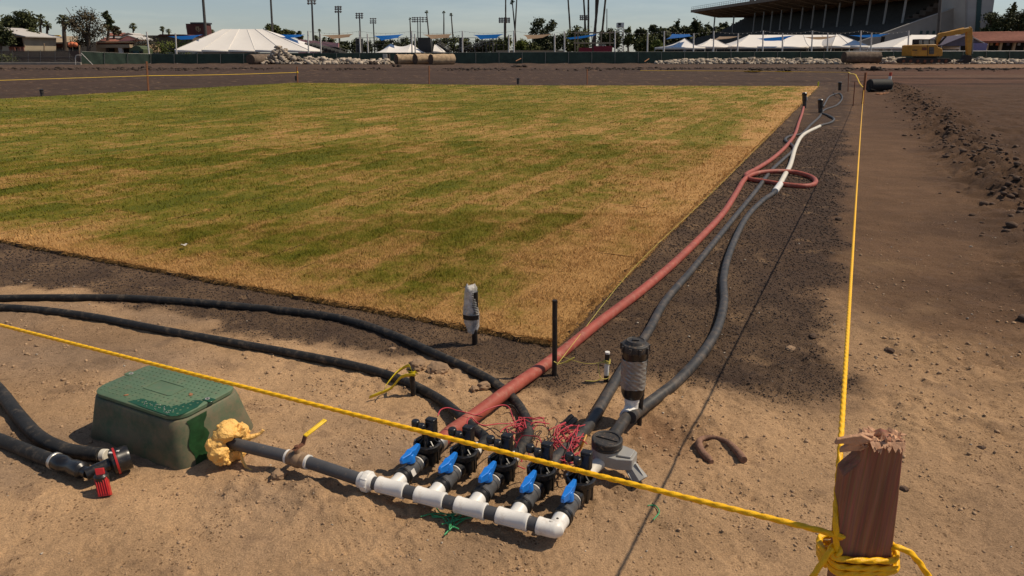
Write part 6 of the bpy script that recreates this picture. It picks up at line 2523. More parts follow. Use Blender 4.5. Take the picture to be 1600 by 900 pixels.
def tree(label, px, top, bot, w, y, leaf='dark', n=900, size=None, name='tree', seed=0, sparse=False, lobes=9, shape=None, group=None, cat='tree'):
    """px centre, top/bot pixel rows of the crown, w crown width in pixels"""
    rg = random.Random(1000 + seed + int(px * 7))
    sc = y * _c / _F
    base = P0(px, y)
    zt, zb = W(px, top, y).z, W(px, bot, y).z
    zb = max(zb, 0.3)
    cx = P0(px, y, (zt + zb) / 2).x
    rw = w * sc / 2
    root = thing(name, label, cat, base, group)
    hh = (zt - zb) / 2
    blobs = []
    if shape:
        for fx, fz, fr in shape:
            blobs.append(((cx + fx * rw, y + rg.uniform(-.3, .3) * rw, zb + fz * 2 * hh), (fr * rw, fr * rw, fr * rw * 0.85)))
    else:
        for k in range(lobes):
            a = rg.random() * 6.28
            q = rg.random()
            fz = 0.14 + 0.72 * rg.random()
            ring = math.sqrt(max(0.05, 1 - (2 * fz - 0.9) ** 2)) * 0.66
            rr = min(rw, hh) * rg.uniform(0.30, 0.52) + 0.12 * rw
            blobs.append(((cx + ring * rw * math.cos(a), y + ring * rw * 0.8 * math.sin(a), zb + fz * 2 * hh), (rr, rr, rr * 0.8)))
        blobs.append(((cx, y, zb + hh), (rw * 0.55, rw * 0.55, hh * 0.7)))
        blobs.append(((cx + rg.uniform(-.2, .2) * rw, y, zt - hh * 0.3), (rw * 0.34, rw * 0.34, hh * 0.3)))
    size = size or max(0.12, 1.15 * sc)
    leaves_mesh('crown', blobs, int(n * (1.7 if sparse else 2.6)), size * (1.15 if sparse else 1.45), leaf, root, seed + int(px))
    mb = MB()
    tr = max(0.1, 0.05 * (zt))
    mb.tube([base - UP * 0.2, Vector((base.x * 0.6 + cx * 0.4, y, zb * 0.6)), Vector((cx, y, zb + hh * 0.5)), Vector((cx, y, zb + hh * 1.3))], lambda t: tr * (1 - 0.8 * t), n=7, step=0.8)
    for k in range(4 if not sparse else 9):
        b = blobs[k % len(blobs)]
        s = Vector((cx, y, zb + hh * rg.uniform(0.1, 0.8)))
        e = Vector(b[0])
        if sparse:
            e = e + (e - s) * 0.5
        mb.tube([s, (s + e) / 2 + Vector((0, 0, 0.08 * hh)), e], lambda t: tr * 0.42 * (1 - 0.8 * t), n=5, step=0.8)
    mb.build('trunk', M['bark'], root, smooth=60)
    return root


def hedge(label, px0, px1, top, y, leaf, n, seed=0, depth=1.2, name='hedge'):
    a, b = P0(px0, y), P0(px1, y)
    zt = W((px0 + px1) / 2, top, y).z
    rg = random.Random(seed)
    root = thing(name, label, 'hedge', (a + b) / 2)
    blobs = []
    m = max(3, int((b - a).length / (zt * 0.45)))
    for k in range(m):
        t = (k + 0.5) / m
        p = a * (1 - t) + b * t
        for fz in (0.25, 0.68):
            blobs.append(((p.x, y + rg.uniform(-.3, .3), zt * (fz + rg.uniform(-.04, .06))), ((b - a).length / m * 0.75, depth, zt * 0.34)))
    leaves_mesh('foliage', blobs, n, max(0.12, 1.2 * y * _c / _F), leaf, root, seed)
    mb = MB()
    for k in range(m):
        t = (k + 0.5) / m
        p = a * (1 - t) + b * t
        mb.tube([p - UP * 0.1, p + UP * zt * 0.4, p + Vector((0.2, 0, zt * 0.7))], 0.06, n=5, step=0.6)
    o = mb.build('stems', M['bark'], root)
    o['kind'] = 'stuff'
    return root


def palm(label, pxt, top, pxb, w, y, thick=0.22, skirt=True, seed=0, bend=None, group=None):
    rg = random.Random(seed + int(pxt))
    sc = y * _c / _F
    r = w * sc / 2
    t = W(pxt, top + w * 0.42, y)
    b = P0(pxb, y, -0.2)
    root = thing('palm_tree', label, 'palm tree', (b.x, b.y, 0), group)
    mb = MB()
    mid = bend or 0.0
    pts = [b, b * 0.66 + t * 0.34 + Vector((mid, 0, 0)), b * 0.33 + t * 0.67 + Vector((mid * 0.6, 0, 0)), t]
    mb.tube(pts, lambda q: thick * (1 - 0.35 * q) * (1 + 0.06 * math.sin(q * 60)), n=8, step=1.0)
    mb.build('trunk', M['palm_bark'], root, smooth=60)
    cr = MB()
    nf = 40
    for k in range(nf):
        az = rg.random() * 6.283
        el = rg.uniform(-0.55, 1.35)
        l = r * rg.uniform(0.8, 1.12)
        d = Vector((math.cos(az) * math.cos(el), math.sin(az) * math.cos(el), math.sin(el)))
        s = d.cross(UP).normalized()
        wd = r * 0.20
        p0 = t
        p1 = t + d * l * 0.5
        p2 = t + d * l * 0.85 - UP * l * 0.06
        p3 = t + d * l - UP * l * 0.28
        cr.add([p0 - s * 0.02, p0 + s * 0.02, p1 + s * wd * 0.5, p1 - s * wd * 0.5, p2 + s * wd * 1.2, p2 - s * wd * 1.2, p3 + s * wd * 0.4, p3 - s * wd * 0.4, p1 + UP * wd * 0.25, p2 + UP * wd * 0.3],
               [(0, 1, 2, 8), (0, 8, 3), (8, 2, 4, 9), (3, 8, 9, 5), (9, 4, 6), (9, 6, 7), (9, 7, 5)])
    o = cr.build('crown', LEAF['palm'], root)
    a = o.data.attributes.new('tone', 'FLOAT', 'POINT')
    rv = []
    for k in range(nf):
        rv += [rg.random()] * 10
    a.data.foreach_set('value', rv)
    if skirt:
        sk = MB()
        sk.lathe(t - UP * r * 1.0, UP, [(thick * 0.8, 0), (r * 0.26, r * 0.12), (r * 0.34, r * 0.6), (r * 0.30, r * 0.95), (0.05, r * 1.05)], 10)
        o = sk.build('dry_skirt', LEAF['skirt'], root)
        a = o.data.attributes.new('tone', 'FLOAT', 'POINT')
        a.data.foreach_set('value', [rg.random() for _ in o.data.vertices])
    return root


# left group
tree('dark leafy tree at the extreme left edge of the photo', 0, 30, 70, 34, 112, 'dark', 1200)
tree('broad dark tree behind the cream building with brown fence', 31, 17, 52, 52, 128, 'dark', 2200, lobes=13)
tree('green shrub mass right of the cream building', 52, 46, 80, 30, 122, 'mid', 1200)
tree('largest dark tree with thin bare twigs in front of the tan roofed building', 136, 14, 78, 60, 118, 'brown', 2600, sparse=True, lobes=14)
tree('tall narrow tree just right of the largest dark tree', 169, 16, 46, 15, 124, 'dark', 600, lobes=6)
tree('low brownish bush tree left of the red roofed house', 178, 40, 54, 18, 126, 'brown', 420, lobes=5)
palm('left palm of the pair behind the tan roof', 62.5, 22, 65, 18, 140, 0.30, seed=1)
palm('shorter right palm of the pair behind the tan roof', 73.5, 33, 74, 15, 138, 0.28, seed=2)
palm('thick palm left of the largest dark tree', 99, 23, 103, 23, 124, 0.40, seed=3)
palm('small lone palm above the red roofed house', 208, 36, 208.5, 13, 160, 0.22, seed=4)
palm('left palm of the far pair above the hedge', 254, 41, 256, 10, 190, 0.25, seed=5)
palm('right palm of the far pair above the hedge', 263.5, 45, 264, 9, 190, 0.25, seed=6)
palm('small palm just left of the brick red tower', 295, 39, 296, 9, 180, 0.25, seed=7)
palm('tiny palm crown peeking above the largest marquee', 332, 46, 332, 7, 190, 0.2, seed=8)
hedge('brown and dark hedge beside the small green shed', 213, 250, 58.5, 120, 'brown', 1500, 1)
hedge('bright green creeper hedge behind the left end of the largest marquee', 246, 302, 59.5, 121, 'bright', 1900, 2)
# centre
tree('leafy tree behind the right shoulder of the largest marquee', 428, 37.5, 60, 26, 150, 'mid', 700, lobes=6)
tree('lower leafy tree to the right of the marquee shoulder', 449, 45, 62, 24, 152, 'mid', 500, lobes=6)
tree('small rounded tree behind the first pink wall end', 468, 48, 62, 14, 158, 'dark', 350, lobes=5)
palm('small palm above the pink wall', 494, 55, 495, 13, 170, 0.25, seed=9)
palm('small palm near the right end of the pink wall', 507, 58.5, 508, 11, 172, 0.25, seed=10)
palm('single thin palm behind the post left of the tan sail', 499, 45, 500.5, 6, 200, 0.2, skirt=False, seed=11)
for px, tp, pb, w in ((640.5, 27.5, 641.5, 5), (666.5, 16, 671.5, 6.5), (693.5, 17, 691.5, 5.5), (705, 20.5, 708.5, 6.5)):
    palm({640.5: 'thin palm with small crown left of the twin lamp poles', 666.5: 'thin palm leaning left, right of the twin lamp poles', 693.5: 'thin palm with small crown standing straight above the tan sail', 705: 'thin palm leaning left, rightmost of the small crowned group'}[px],
         px, tp, pb, w, 200, 0.22, skirt=False, seed=12, bend=0.2)
belt = 'trees in the belt behind the bleachers and posts'
BELT_AT = ['behind the right end of the pink wall', 'left of the narrow dark scoreboard', 'directly behind the narrow dark scoreboard', 'behind the left tip of the peaked tent sail', 'behind the blue sail over the peaked tent', 'under the right half of that blue sail', 'behind the left peak of the peaked tent', 'left of the wide dark slab wall', 'mostly hidden behind the wide dark slab wall', 'right of the wide dark slab wall', 'behind the tan sail by the thin palms', 'above the rightmost log', 'behind the post above the logs', 'left of the dark diagonal bleacher', 'under the blue sail over the dark bleacher']
rgb = random.Random(77)
for k in range(15):
    px = 520 + 18.5 * k + rgb.uniform(-4, 4)
    tree('low dark tree in the belt, ' + BELT_AT[k], px, 60 + rgb.uniform(-3, 4), 86, 33, 150 + rgb.uniform(-8, 8), rgb.choice(['dark', 'dark', 'mid']), 380, seed=k, lobes=6, group=belt)
tree('round two lobed tree behind the tan sail, alone against the sky', 848.5, 29, 80, 44, 150, 'dark', 1800, shape=[(-0.42, 0.82, 0.42), (-0.1, 0.93, 0.24), (-0.62, 0.6, 0.36), (0.05, 0.55, 0.42), (0.5, 0.72, 0.40), (0.66, 0.86, 0.28), (0.25, 0.4, 0.5), (-0.3, 0.3, 0.5), (0.4, 0.15, 0.5), (-0.1, 0.12, 0.6)])
BUSH_AT = ['below the blue sail at the dark bleacher', 'at the foot of the lone straight palm', 'bright green one right of the crossing palms', 'beneath the two lobed tree', 'darker one left of the red frame', 'touching the left corner of the red frame']
for kb, (px, tp, w, lf) in enumerate(((776, 62, 30, 'mid'), (790, 58, 22, 'mid'), (812, 63, 34, 'bright'), (832, 66, 30, 'mid'), (872, 56, 28, 'dark'), (888, 60, 26, 'mid'))):
    tree('low bush, ' + BUSH_AT[kb], px, tp, 86, w * 1.25, 140, lf, 640, lobes=6, group='bushes between the bleachers and the red frame')
tree('rounded olive tree behind the left side of the red frame', 903, 38.5, 80, 38, 146, 'mid', 1100)
tree('dark rounded tree behind the right side of the red frame', 952, 43.5, 80, 36, 146, 'dark', 1100)
tree('feathery olive tree just right of the lattice tower', 982, 41, 80, 17, 142, 'mid', 600, lobes=7)
tree('green bushy tree in front of the dark belt right of the lattice tower', 1010, 57, 80, 42, 136, 'mid', 1000)
tree('small bright bush left of the first small pyramid tent', 1030, 62, 80, 24, 132, 'bright', 500)
dkb = 'dark trees between the lattice tower and the grandstand'
for k, (px, tp, w) in enumerate(((998, 45, 16), (1008, 44, 20), (1019, 38, 17), (1032, 41, 24), (1046, 44, 20), (1059, 31, 20), (1071, 40, 22), (1083, 30, 18), (1094, 41, 20), (1106, 37, 22), (1118, 42, 20), (1131, 33, 20), (1143, 35, 18), (1155, 40, 20))):
    tree('dark tree in the belt between lattice tower and grandstand', px, tp, 84, w * 1.35, 275 + 4 * (k % 3), 'dark', 520, seed=k, lobes=7, group=dkb, size=0.42)
# tall palms cut by the top of the photo
for px, pb, w, th, lab, bend in ((800.5, 805.5, 9, 0.20, 'tall palm trunk leaning left, behind the white post', 0.3), (808, 804.5, 9, 0.20, 'tall palm trunk leaning right, crossing its leaning neighbour', -0.2)):
    palm(lab, px, 0 if px < 805 else -14, pb, w, 170, th, skirt=False, seed=31, bend=bend)
for px, pb, th, lab, bend, tp in ((888, 892.5, 0.22, 'tall thin palm trunk leaning left of the cluster', 0.15, -60), (912.5, 916.5, 0.24, 'thin palm trunk third from right in the tall cluster', 0.1, -60), (918.8, 918.3, 0.26, 'straight palm trunk beside the thickest trunk', 0.1, -60),
                                  (932, 924.8, 0.34, 'thickest dark palm trunk leaning right in the cluster', 0.0, -50), (930.5, 929, 0.24, 'palm trunk directly behind the thickest trunk', 0.1, -70), (944, 936.5, 0.28, 'rightmost tall palm trunk leaning right', 0.0, -55), (789.5, 788.8, 0.2, 'lone straight palm trunk left of the crossing pair', 0.1, -60)):
    palm(lab, px + (px - pb) * 0.9, tp, pb, 16, 165, th, seed=33, bend=bend)
# right
tree('tall dark tree against the grandstand tower at right', 1553, 18, 62, 32, 130, 'dark', 1200)
tree('broad dark tree above the red tiled building', 1576, 10, 64, 46, 129, 'dark', 1800, lobes=12)
tree('dark tree at the extreme right edge of the photo', 1606, 6, 64, 40, 128, 'dark', 1400, lobes=12)
tree('pointed dark tree top between the two broad trees at right', 1583, 3, 30, 10, 160, 'dark', 350, lobes=4)


# ------------------------------------------------------------------ buildings at the left
def wbox(mb, px0, px1, py0, py1, y, d):
    a, b = W(px0, py1, y), W(px1, py0, y)
    mb.box(((a.x + b.x) / 2, y + d / 2, (a.z + b.z) / 2), (b.x - a.x, d, b.z - a.z))
    return mb


def part(root, name, m, px0, px1, py0, py1, y, d, **k):
    mb = MB()
    wbox(mb, px0, px1, py0, py1, y, d)
    return mb.build(name, m, root, **k)


root = thing('cream_building', 'cream walled building with sloping roof behind the chain link fence', 'building', P0(12, 115))
mb = MB()
px_prism(mb, [(-30, 45), (-30, 92), (38, 92), (38, 57), (12, 51)], 115, 8)
mb.build('wall', M['cream_wall'], root)
mb = MB()
px_prism(mb, [(-30, 41), (12, 50.5), (40, 56.5), (40, 58), (12, 53), (-30, 44)], 114.4, 9.5)
mb.build('roof', M['rail_pale'], root)
for a in (17, 18):
    pass
part(root, 'doorway', M['dark_void'], 18, 22.5, 60, 84, 114.9, 0.2)
for k in range(7):
    part(root, 'batten', M['roof_tan'], 23.5 + 2 * k, 24 + 2 * k, 58.5, 74, 114.93, 0.1)
for k, px in enumerate((16, 21, 29, 35)):
    part(root, 'balcony_post', M['roof_red'], px, px + 1.2, 73, 86, 113.5, 0.15)
part(root, 'balcony_rail', M['roof_red'], 15, 38, 73, 74.2, 113.4, 0.15)

root = thing('tan_roofed_building', 'long low building with tan roof and yellow ridge strip', 'building', P0(90, 130))
mb = MB()
a, b, c, d = W(59, 66.5, 126), W(122, 65.5, 126), W(122, 56.5, 134), W(61, 56.5, 134)
mb.prism([a, b, c, d], (0, 0, -0.25))
mb.build('roof', M['roof_tan'], root)
part(root, 'ridge_strip', M['yellow'], 61, 93, 54.8, 56.6, 134, 0.3)
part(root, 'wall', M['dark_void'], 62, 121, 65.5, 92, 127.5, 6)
part(root, 'red_sign', M['roof_red'], 80, 98, 68.5, 74, 127.2, 0.2)
part(root, 'wall_panel', M['tan_wall'], 66.5, 70, 66.5, 80, 127.2, 0.2)
part(root, 'awning', M['bark'], 68, 96, 74.5, 80, 124, 2.5)

root = thing('red_roofed_house', 'gabled house with red tile roof and white eaves', 'house', P0(185, 124))
part(root, 'wall', M['tan_wall'], 153, 214, 69, 92, 124, 8)
mb = MB()
a, b, c, d = W(150, 66, 122.5), W(212, 66, 122.5), W(206, 58.5, 127), W(163, 58.5, 127)
mb.prism([a, b, c, d], (0, 0, -0.2))
mb.build('lower_roof', M['roof_red'], root)
mb = MB()
px_prism(mb, [(182, 66), (216, 62.2), (199, 55.2)], 122.2, 4)
mb.build('gable', M['pink_wall'], root)
for q in ([(181, 62.2), (199, 55.8), (199, 54.4), (181, 60.6)], [(199, 55.8), (218, 62.4), (218, 60.8), (199, 54.4)]):
    mb = MB()
    px_prism(mb, q, 121.9, 4.6)
    mb.build('white_eave', M['rail_pale'], root)
mb = MB()
a, b, c, d = W(170, 55.5, 128), W(196, 55.5, 128), W(196, 51, 131), W(172, 51, 131)
mb.prism([a, b, c, d], (0, 0, -0.2))
mb.build('upper_roof', M['roof_red'], root)
for q in ([(192, 54.5), (200, 52.4), (200, 51), (192, 53)], [(200, 52.4), (208, 55), (208, 53.6), (200, 51)]):
    mb = MB()
    px_prism(mb, q, 127.6, 4)
    mb.build('white_eave', M['rail_pale'], root)
part(root, 'dark_gable', M['brick_red'], 191, 204, 53.6, 57, 128.2, 2)
part(root, 'fascia', M['roof_tan'], 152, 210, 64.5, 66.6, 122, 0.3)
part(root, 'porch_roof', M['roof_tan'], 156, 202, 69.5, 74.5, 120.5, 3)
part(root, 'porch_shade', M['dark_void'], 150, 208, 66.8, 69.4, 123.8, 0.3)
part(root, 'window', M['dark_void'], 170, 178, 75.5, 81, 123.9, 0.2)
part(root, 'window', M['dark_void'], 190, 201, 76.0, 82, 123.9, 0.2)
part(root, 'white_column', M['rail_pale'], 187, 190, 74.6, 90, 120.6, 0.4)

root = thing('green_shed', 'small green shed with curved gable in front of hedge', 'shed', P0(213, 114))
mb = MB()
px_prism(mb, [(202, 92), (202, 77), (206, 75.5), (207, 73), (211, 71.8), (213, 71.3), (215, 71.8), (219, 73), (220, 75.5), (224, 77), (224, 92)], 114, 3)
gm = mat('shed_green_paint', (0.075, 0.095, 0.045), 0.7)
mb.build('wall', gm, root)
for px in (204.5, 219):
    part(root, 'window', M['dark_void'], px, px + 3, 80, 84.5, 113.9, 0.2)
part(root, 'door', M['green_stripe'], 209, 216.5, 79, 92, 113.9, 0.2)

root = thing('low_white_wall', 'low white wall running behind the fence under the marquee', 'wall', P0(236, 112.5))
part(root, 'wall', M['tent'], 236, 403, 81.2, 92, 122, 0.3)

root = thing('brick_tower', 'square brick red tower above the largest marquee', 'tower', P0(308, 175))
part(root, 'wall', M['brick_red'], 298, 318.5, 37, 92, 175, 4)
part(root, 'parapet', mat('slate_cap', (0.05, 0.05, 0.055), 0.6), 297.3, 319.2, 34.8, 37.2, 174.8, 4.4)
for q in ((306, 311, 41.5, 42.7), (306, 307, 42.7, 47), (309.5, 310.4, 42.7, 50), (312, 313, 44, 47), (307, 313, 47.4, 48.4)):
    part(root, 'emblem_stroke', M['tan_wall'], *q, 174.9, 0.15)

root = thing('distant_roofs', 'row of low brown roofs above the bright hedge', 'building', P0(265, 160))
part(root, 'wall', M['bark'], 244, 300, 56, 90, 160, 6)
mb = MB()
px_prism(mb, [(244, 56), (250, 53.4), (288, 53.8), (300, 56)], 159.5, 7)
mb.build('roof', M['brick_red'], root)
root = thing('pale_flat_roof', 'pale flat roofed building above the dark hedge', 'building', P0(225, 165))
part(root, 'wall', M['cream_wall'], 211, 246, 57, 90, 165, 6)
part(root, 'roof', M['roof_tan'], 210, 247, 55.2, 57.2, 164.6, 7)
# orange umbrella
root = thing('orange_umbrella', 'closed looking orange patio umbrella behind the chain link fence', 'umbrella', P0(113, 108))
c = W(113.5, 70, 108)
mb = MB()
for k, dx in enumerate((-0.42, 0, 0.42)):
    mb.rock(c + Vector((dx, 0, 0.1 if k == 1 else 0)), (0.34, 0.3, 0.34), 500 + k, 2, 0.15)
mb.build('canopy', M['orange'], root)
mb = MB()
mb.cyl(P0(114, 108), c, 0.05, n=6)
mb.build('pole', M['tan_wall'], root)
for k, (px, tp, lab) in enumerate(((124, 71, 'pale wooden post right of the orange umbrella'), (69, 68, 'grey post under the tan roof left of the dark statue shape'))):
    mb = MB()
    mb.cyl(P0(px, 107, -0.1), W(px, tp, 107), 0.09, n=6)
    tag(mb.build('wooden_post', M['tan_wall']), lab, 'post')
mb = MB()
a, b = P0(-30, 106), P0(128, 106)
mb.box((a + b) / 2 + UP * 0.9, ((b - a).length, 0.3, 1.8))
tag(mb.build('brown_wall', mat('brown_wall', (0.095, 0.06, 0.045), 0.9, var=0.3, vscale=0.6)), 'low brown wall standing behind the chain link fence', 'wall')
hedge('low green planting behind the chain link fence at far left', -20, 25, 84, 103, 'mid', 700, 5)

# ------------------------------------------------------------------ bleachers and pink wall
root = thing('pink_wall', 'pink painted wall sloping down behind the white posts', 'wall', P0(500, 135))
mb = MB()
px_prism(mb, [(466, 84), (466, 61), (472, 62), (529, 67.5), (529, 84)], 138, 0.4)
mb.build('wall', M['pink_wall'], root)
mb = MB()
px_prism(mb, [(496, 84), (496, 71), (530, 74.2), (534, 84)], 136.5, 1)
mb.build('green_bank', LEAF['bright'] if False else M['rebar'], root)


def bleacher(label, rows, y, d, m, steps=9):
    """rows: pixel outline low-left ... sloped seating seen from the side"""
    (xa, ya), (xb, yb) = rows
    root = thing('bleacher', label, 'bleacher', P0((xa + xb) / 2, y))
    for k in range(steps):
        t = k / steps
        px = xa + (xb - xa) * t
        py = ya + (yb - ya) * t
        px2 = xa + (xb - xa) * (k + 1) / steps
        a, b = W(px, py, y), W(px2, py, y)
        mb = MB()
        mb.box(((a.x + b.x) / 2, y + d / 2, a.z), (abs(b.x - a.x) * 1.05, d, 0.10))
        mb.box((b.x, y + d / 2, a.z - 0.25), (0.06, d, 0.4))
        mb.build('seat_row', M[m], root)
    for t in (0.2, 0.5, 0.8, 0.98):
        a = W(xa + (xb - xa) * t, ya + (yb - ya) * t, y)
        for yy in (0.1, d - 0.1):
            mb = MB()
            mb.cyl((a.x, y + yy, -0.1), (a.x, y + yy, a.z), 0.07, n=6)
            mb.build('support', M[m], root)
    for yy in (0.05, d):
        mb = MB()
        mb.tube([W(xa, ya - 3, y) + Vector((0, yy, 0)), W(xb, yb - 4, y) + Vector((0, yy, 0))], 0.05, n=5, smooth=False)
        mb.build('hand_rail', M[m], root)


M['alu_grey'] = mat('weathered_aluminium', (0.12, 0.115, 0.105), 0.6, metal=0.2, var=0.2, vscale=2)
bleacher('grey bleacher sloping down right from the largest marquee', ((535, 83), (476, 66)), 122, 6, 'alu_grey', 10)
bleacher('dark bleacher rising to the right under the blue sail', ((712, 80), (771, 65)), 124, 6, 'alu_grey', 10)
bleacher('dark bleacher rising to the left behind the small pale tent', ((702, 79), (680, 66)), 128, 5, 'alu_grey', 7)

for k, (a, b, t, y, lab) in enumerate(((557, 562, 60, 134, 'narrow dark scoreboard panel behind the post left of the blue sail'), (654, 675, 59.3, 126, 'wide dark slab wall behind the pair of white posts'), (718, 721.5, 59, 126, 'narrow dark panel beside the post above the logs'))):
    root = thing('scoreboard', lab, 'wall panel', P0((a + b) / 2, y))
    mb = MB()
    px_prism(mb, [(a, 86), (a, t), (b - 3 if k == 1 else b, t), (b, 86)], y, 3)
    mb.build('panel', M['stand_dark'], root)
    part(root, 'frame_edge', M['pole_dark'], a - 0.4, a, t - 0.6, 84, y - 0.1, 0.2)
# open steel railing high behind the posts
root = thing('steel_railing', 'long dark steel railing behind the posts above the bleachers', 'railing', P0(640, 132))
for k in range(22):
    px = 556 + 11 * k
    mb = MB()
    mb.cyl(P0(px, 132), W(px, 58.8, 132), 0.05, n=5)
    mb.build('upright', M['pole_dark'], root)
for py in (59, 64, 70):
    mb = MB()
    mb.cyl(W(556, py, 132), W(787, py, 132), 0.04, n=5)
    mb.build('rail', M['pole_dark'], root)

# long low pale wall / hedge strip behind the fence at centre right
root = thing('clipped_hedge_strip', 'low dark clipped hedge line from red frame to pyramid tent', 'hedge', P0(990, 118))
o = leaves_mesh('foliage', [((P0(962 + 8 * k, 118).x, 118, 1.1), (0.6, 0.5, 0.9)) for k in range(17)], 1600, 0.14, 'dark', root, 4)
mb = MB()
for k in range(17):
    mb.cyl(P0(962 + 8 * k, 118, -0.1), P0(962 + 8 * k, 118, 1.0), 0.04, n=5)
o = mb.build('stems', M['bark'], root)
o['kind'] = 'stuff'
root = thing('low_pale_wall', 'low pale wall behind the fence left of the red frame', 'wall', P0(840, 119))
part(root, 'wall', M['roof_tan'], 775, 883, 78.6, 92, 120, 0.4)

# ------------------------------------------------------------------ red panelled frame (viewing platform)
root = thing('red_platform', 'open steel viewing platform with dark red panels', 'platform', P0(930, 115))
y = 116
for px in (898.5, 903, 939.5, 953, 961):
    mb = MB()
    mb.cyl(P0(px, y, -0.1), W(px, 49.5, y), 0.09, n=6)
    mb.build('upright', M['roof_tan'], root)
for px in (913, 925):
    mb = MB()
    mb.cyl(P0(px, y + 5, -0.1), W(px, 54, y + 5), 0.08, n=6)
    mb.build('upright', M['bark'], root)
for py, h in ((50, 1.6), (66, 2.0)):
    part(root, 'beam', M['roof_tan'], 896.5, 962, py, py + h, y - 0.1, 0.25)
    part(root, 'beam', M['roof_tan'], 901, 958, py + 0.6, py + h + 0.4, y + 4.9, 0.25)
part(root, 'red_panel', M['red_paint'], 904, 925.5, 74.5, 92, y - 0.3, 0.12)
part(root, 'red_panel', M['red_paint'], 927, 957, 71.8, 92, y - 0.35, 0.12)
part(root, 'cabinet', M['grey_fit'], 936, 946, 68.5, 71.6, y + 0.2, 1)

# ------------------------------------------------------------------ lattice tower
root = thing('lattice_tower', 'white lattice tower with boxed lookout cabin on top', 'tower', P0(970, 150))
y = 150
xs = (965.5, 974.5)
for px in xs:
    for yy in (0, 1.4):
        mb = MB()
        mb.cyl(P0(px, y + yy, -0.1), W(px, 43, y + yy), 0.10, n=6)
        mb.build('leg', M['white_paint'], root)
for k in range(9):
    z0, z1 = 43 + 4.4 * k, 43 + 4.4 * (k + 1)
    for p, q in ((xs[0], xs[1]), (xs[1], xs[0])):
        mb = MB()
        mb.cyl(W(p, z0, y), W(q, z1, y), 0.07, n=5)
        mb.build('brace', M['white_paint'], root)
part(root, 'cabin', M['white_paint'], 965.3, 975.2, 35.3, 42.6, y - 0.3, 2.2)
part(root, 'cabin_window', M['dark_void'], 966, 970.5, 36, 39.5, y - 0.38, 0.2)
part(root, 'lower_panel', M['grey_fit'], 966, 970.5, 40, 42.4, y - 0.38, 0.2)


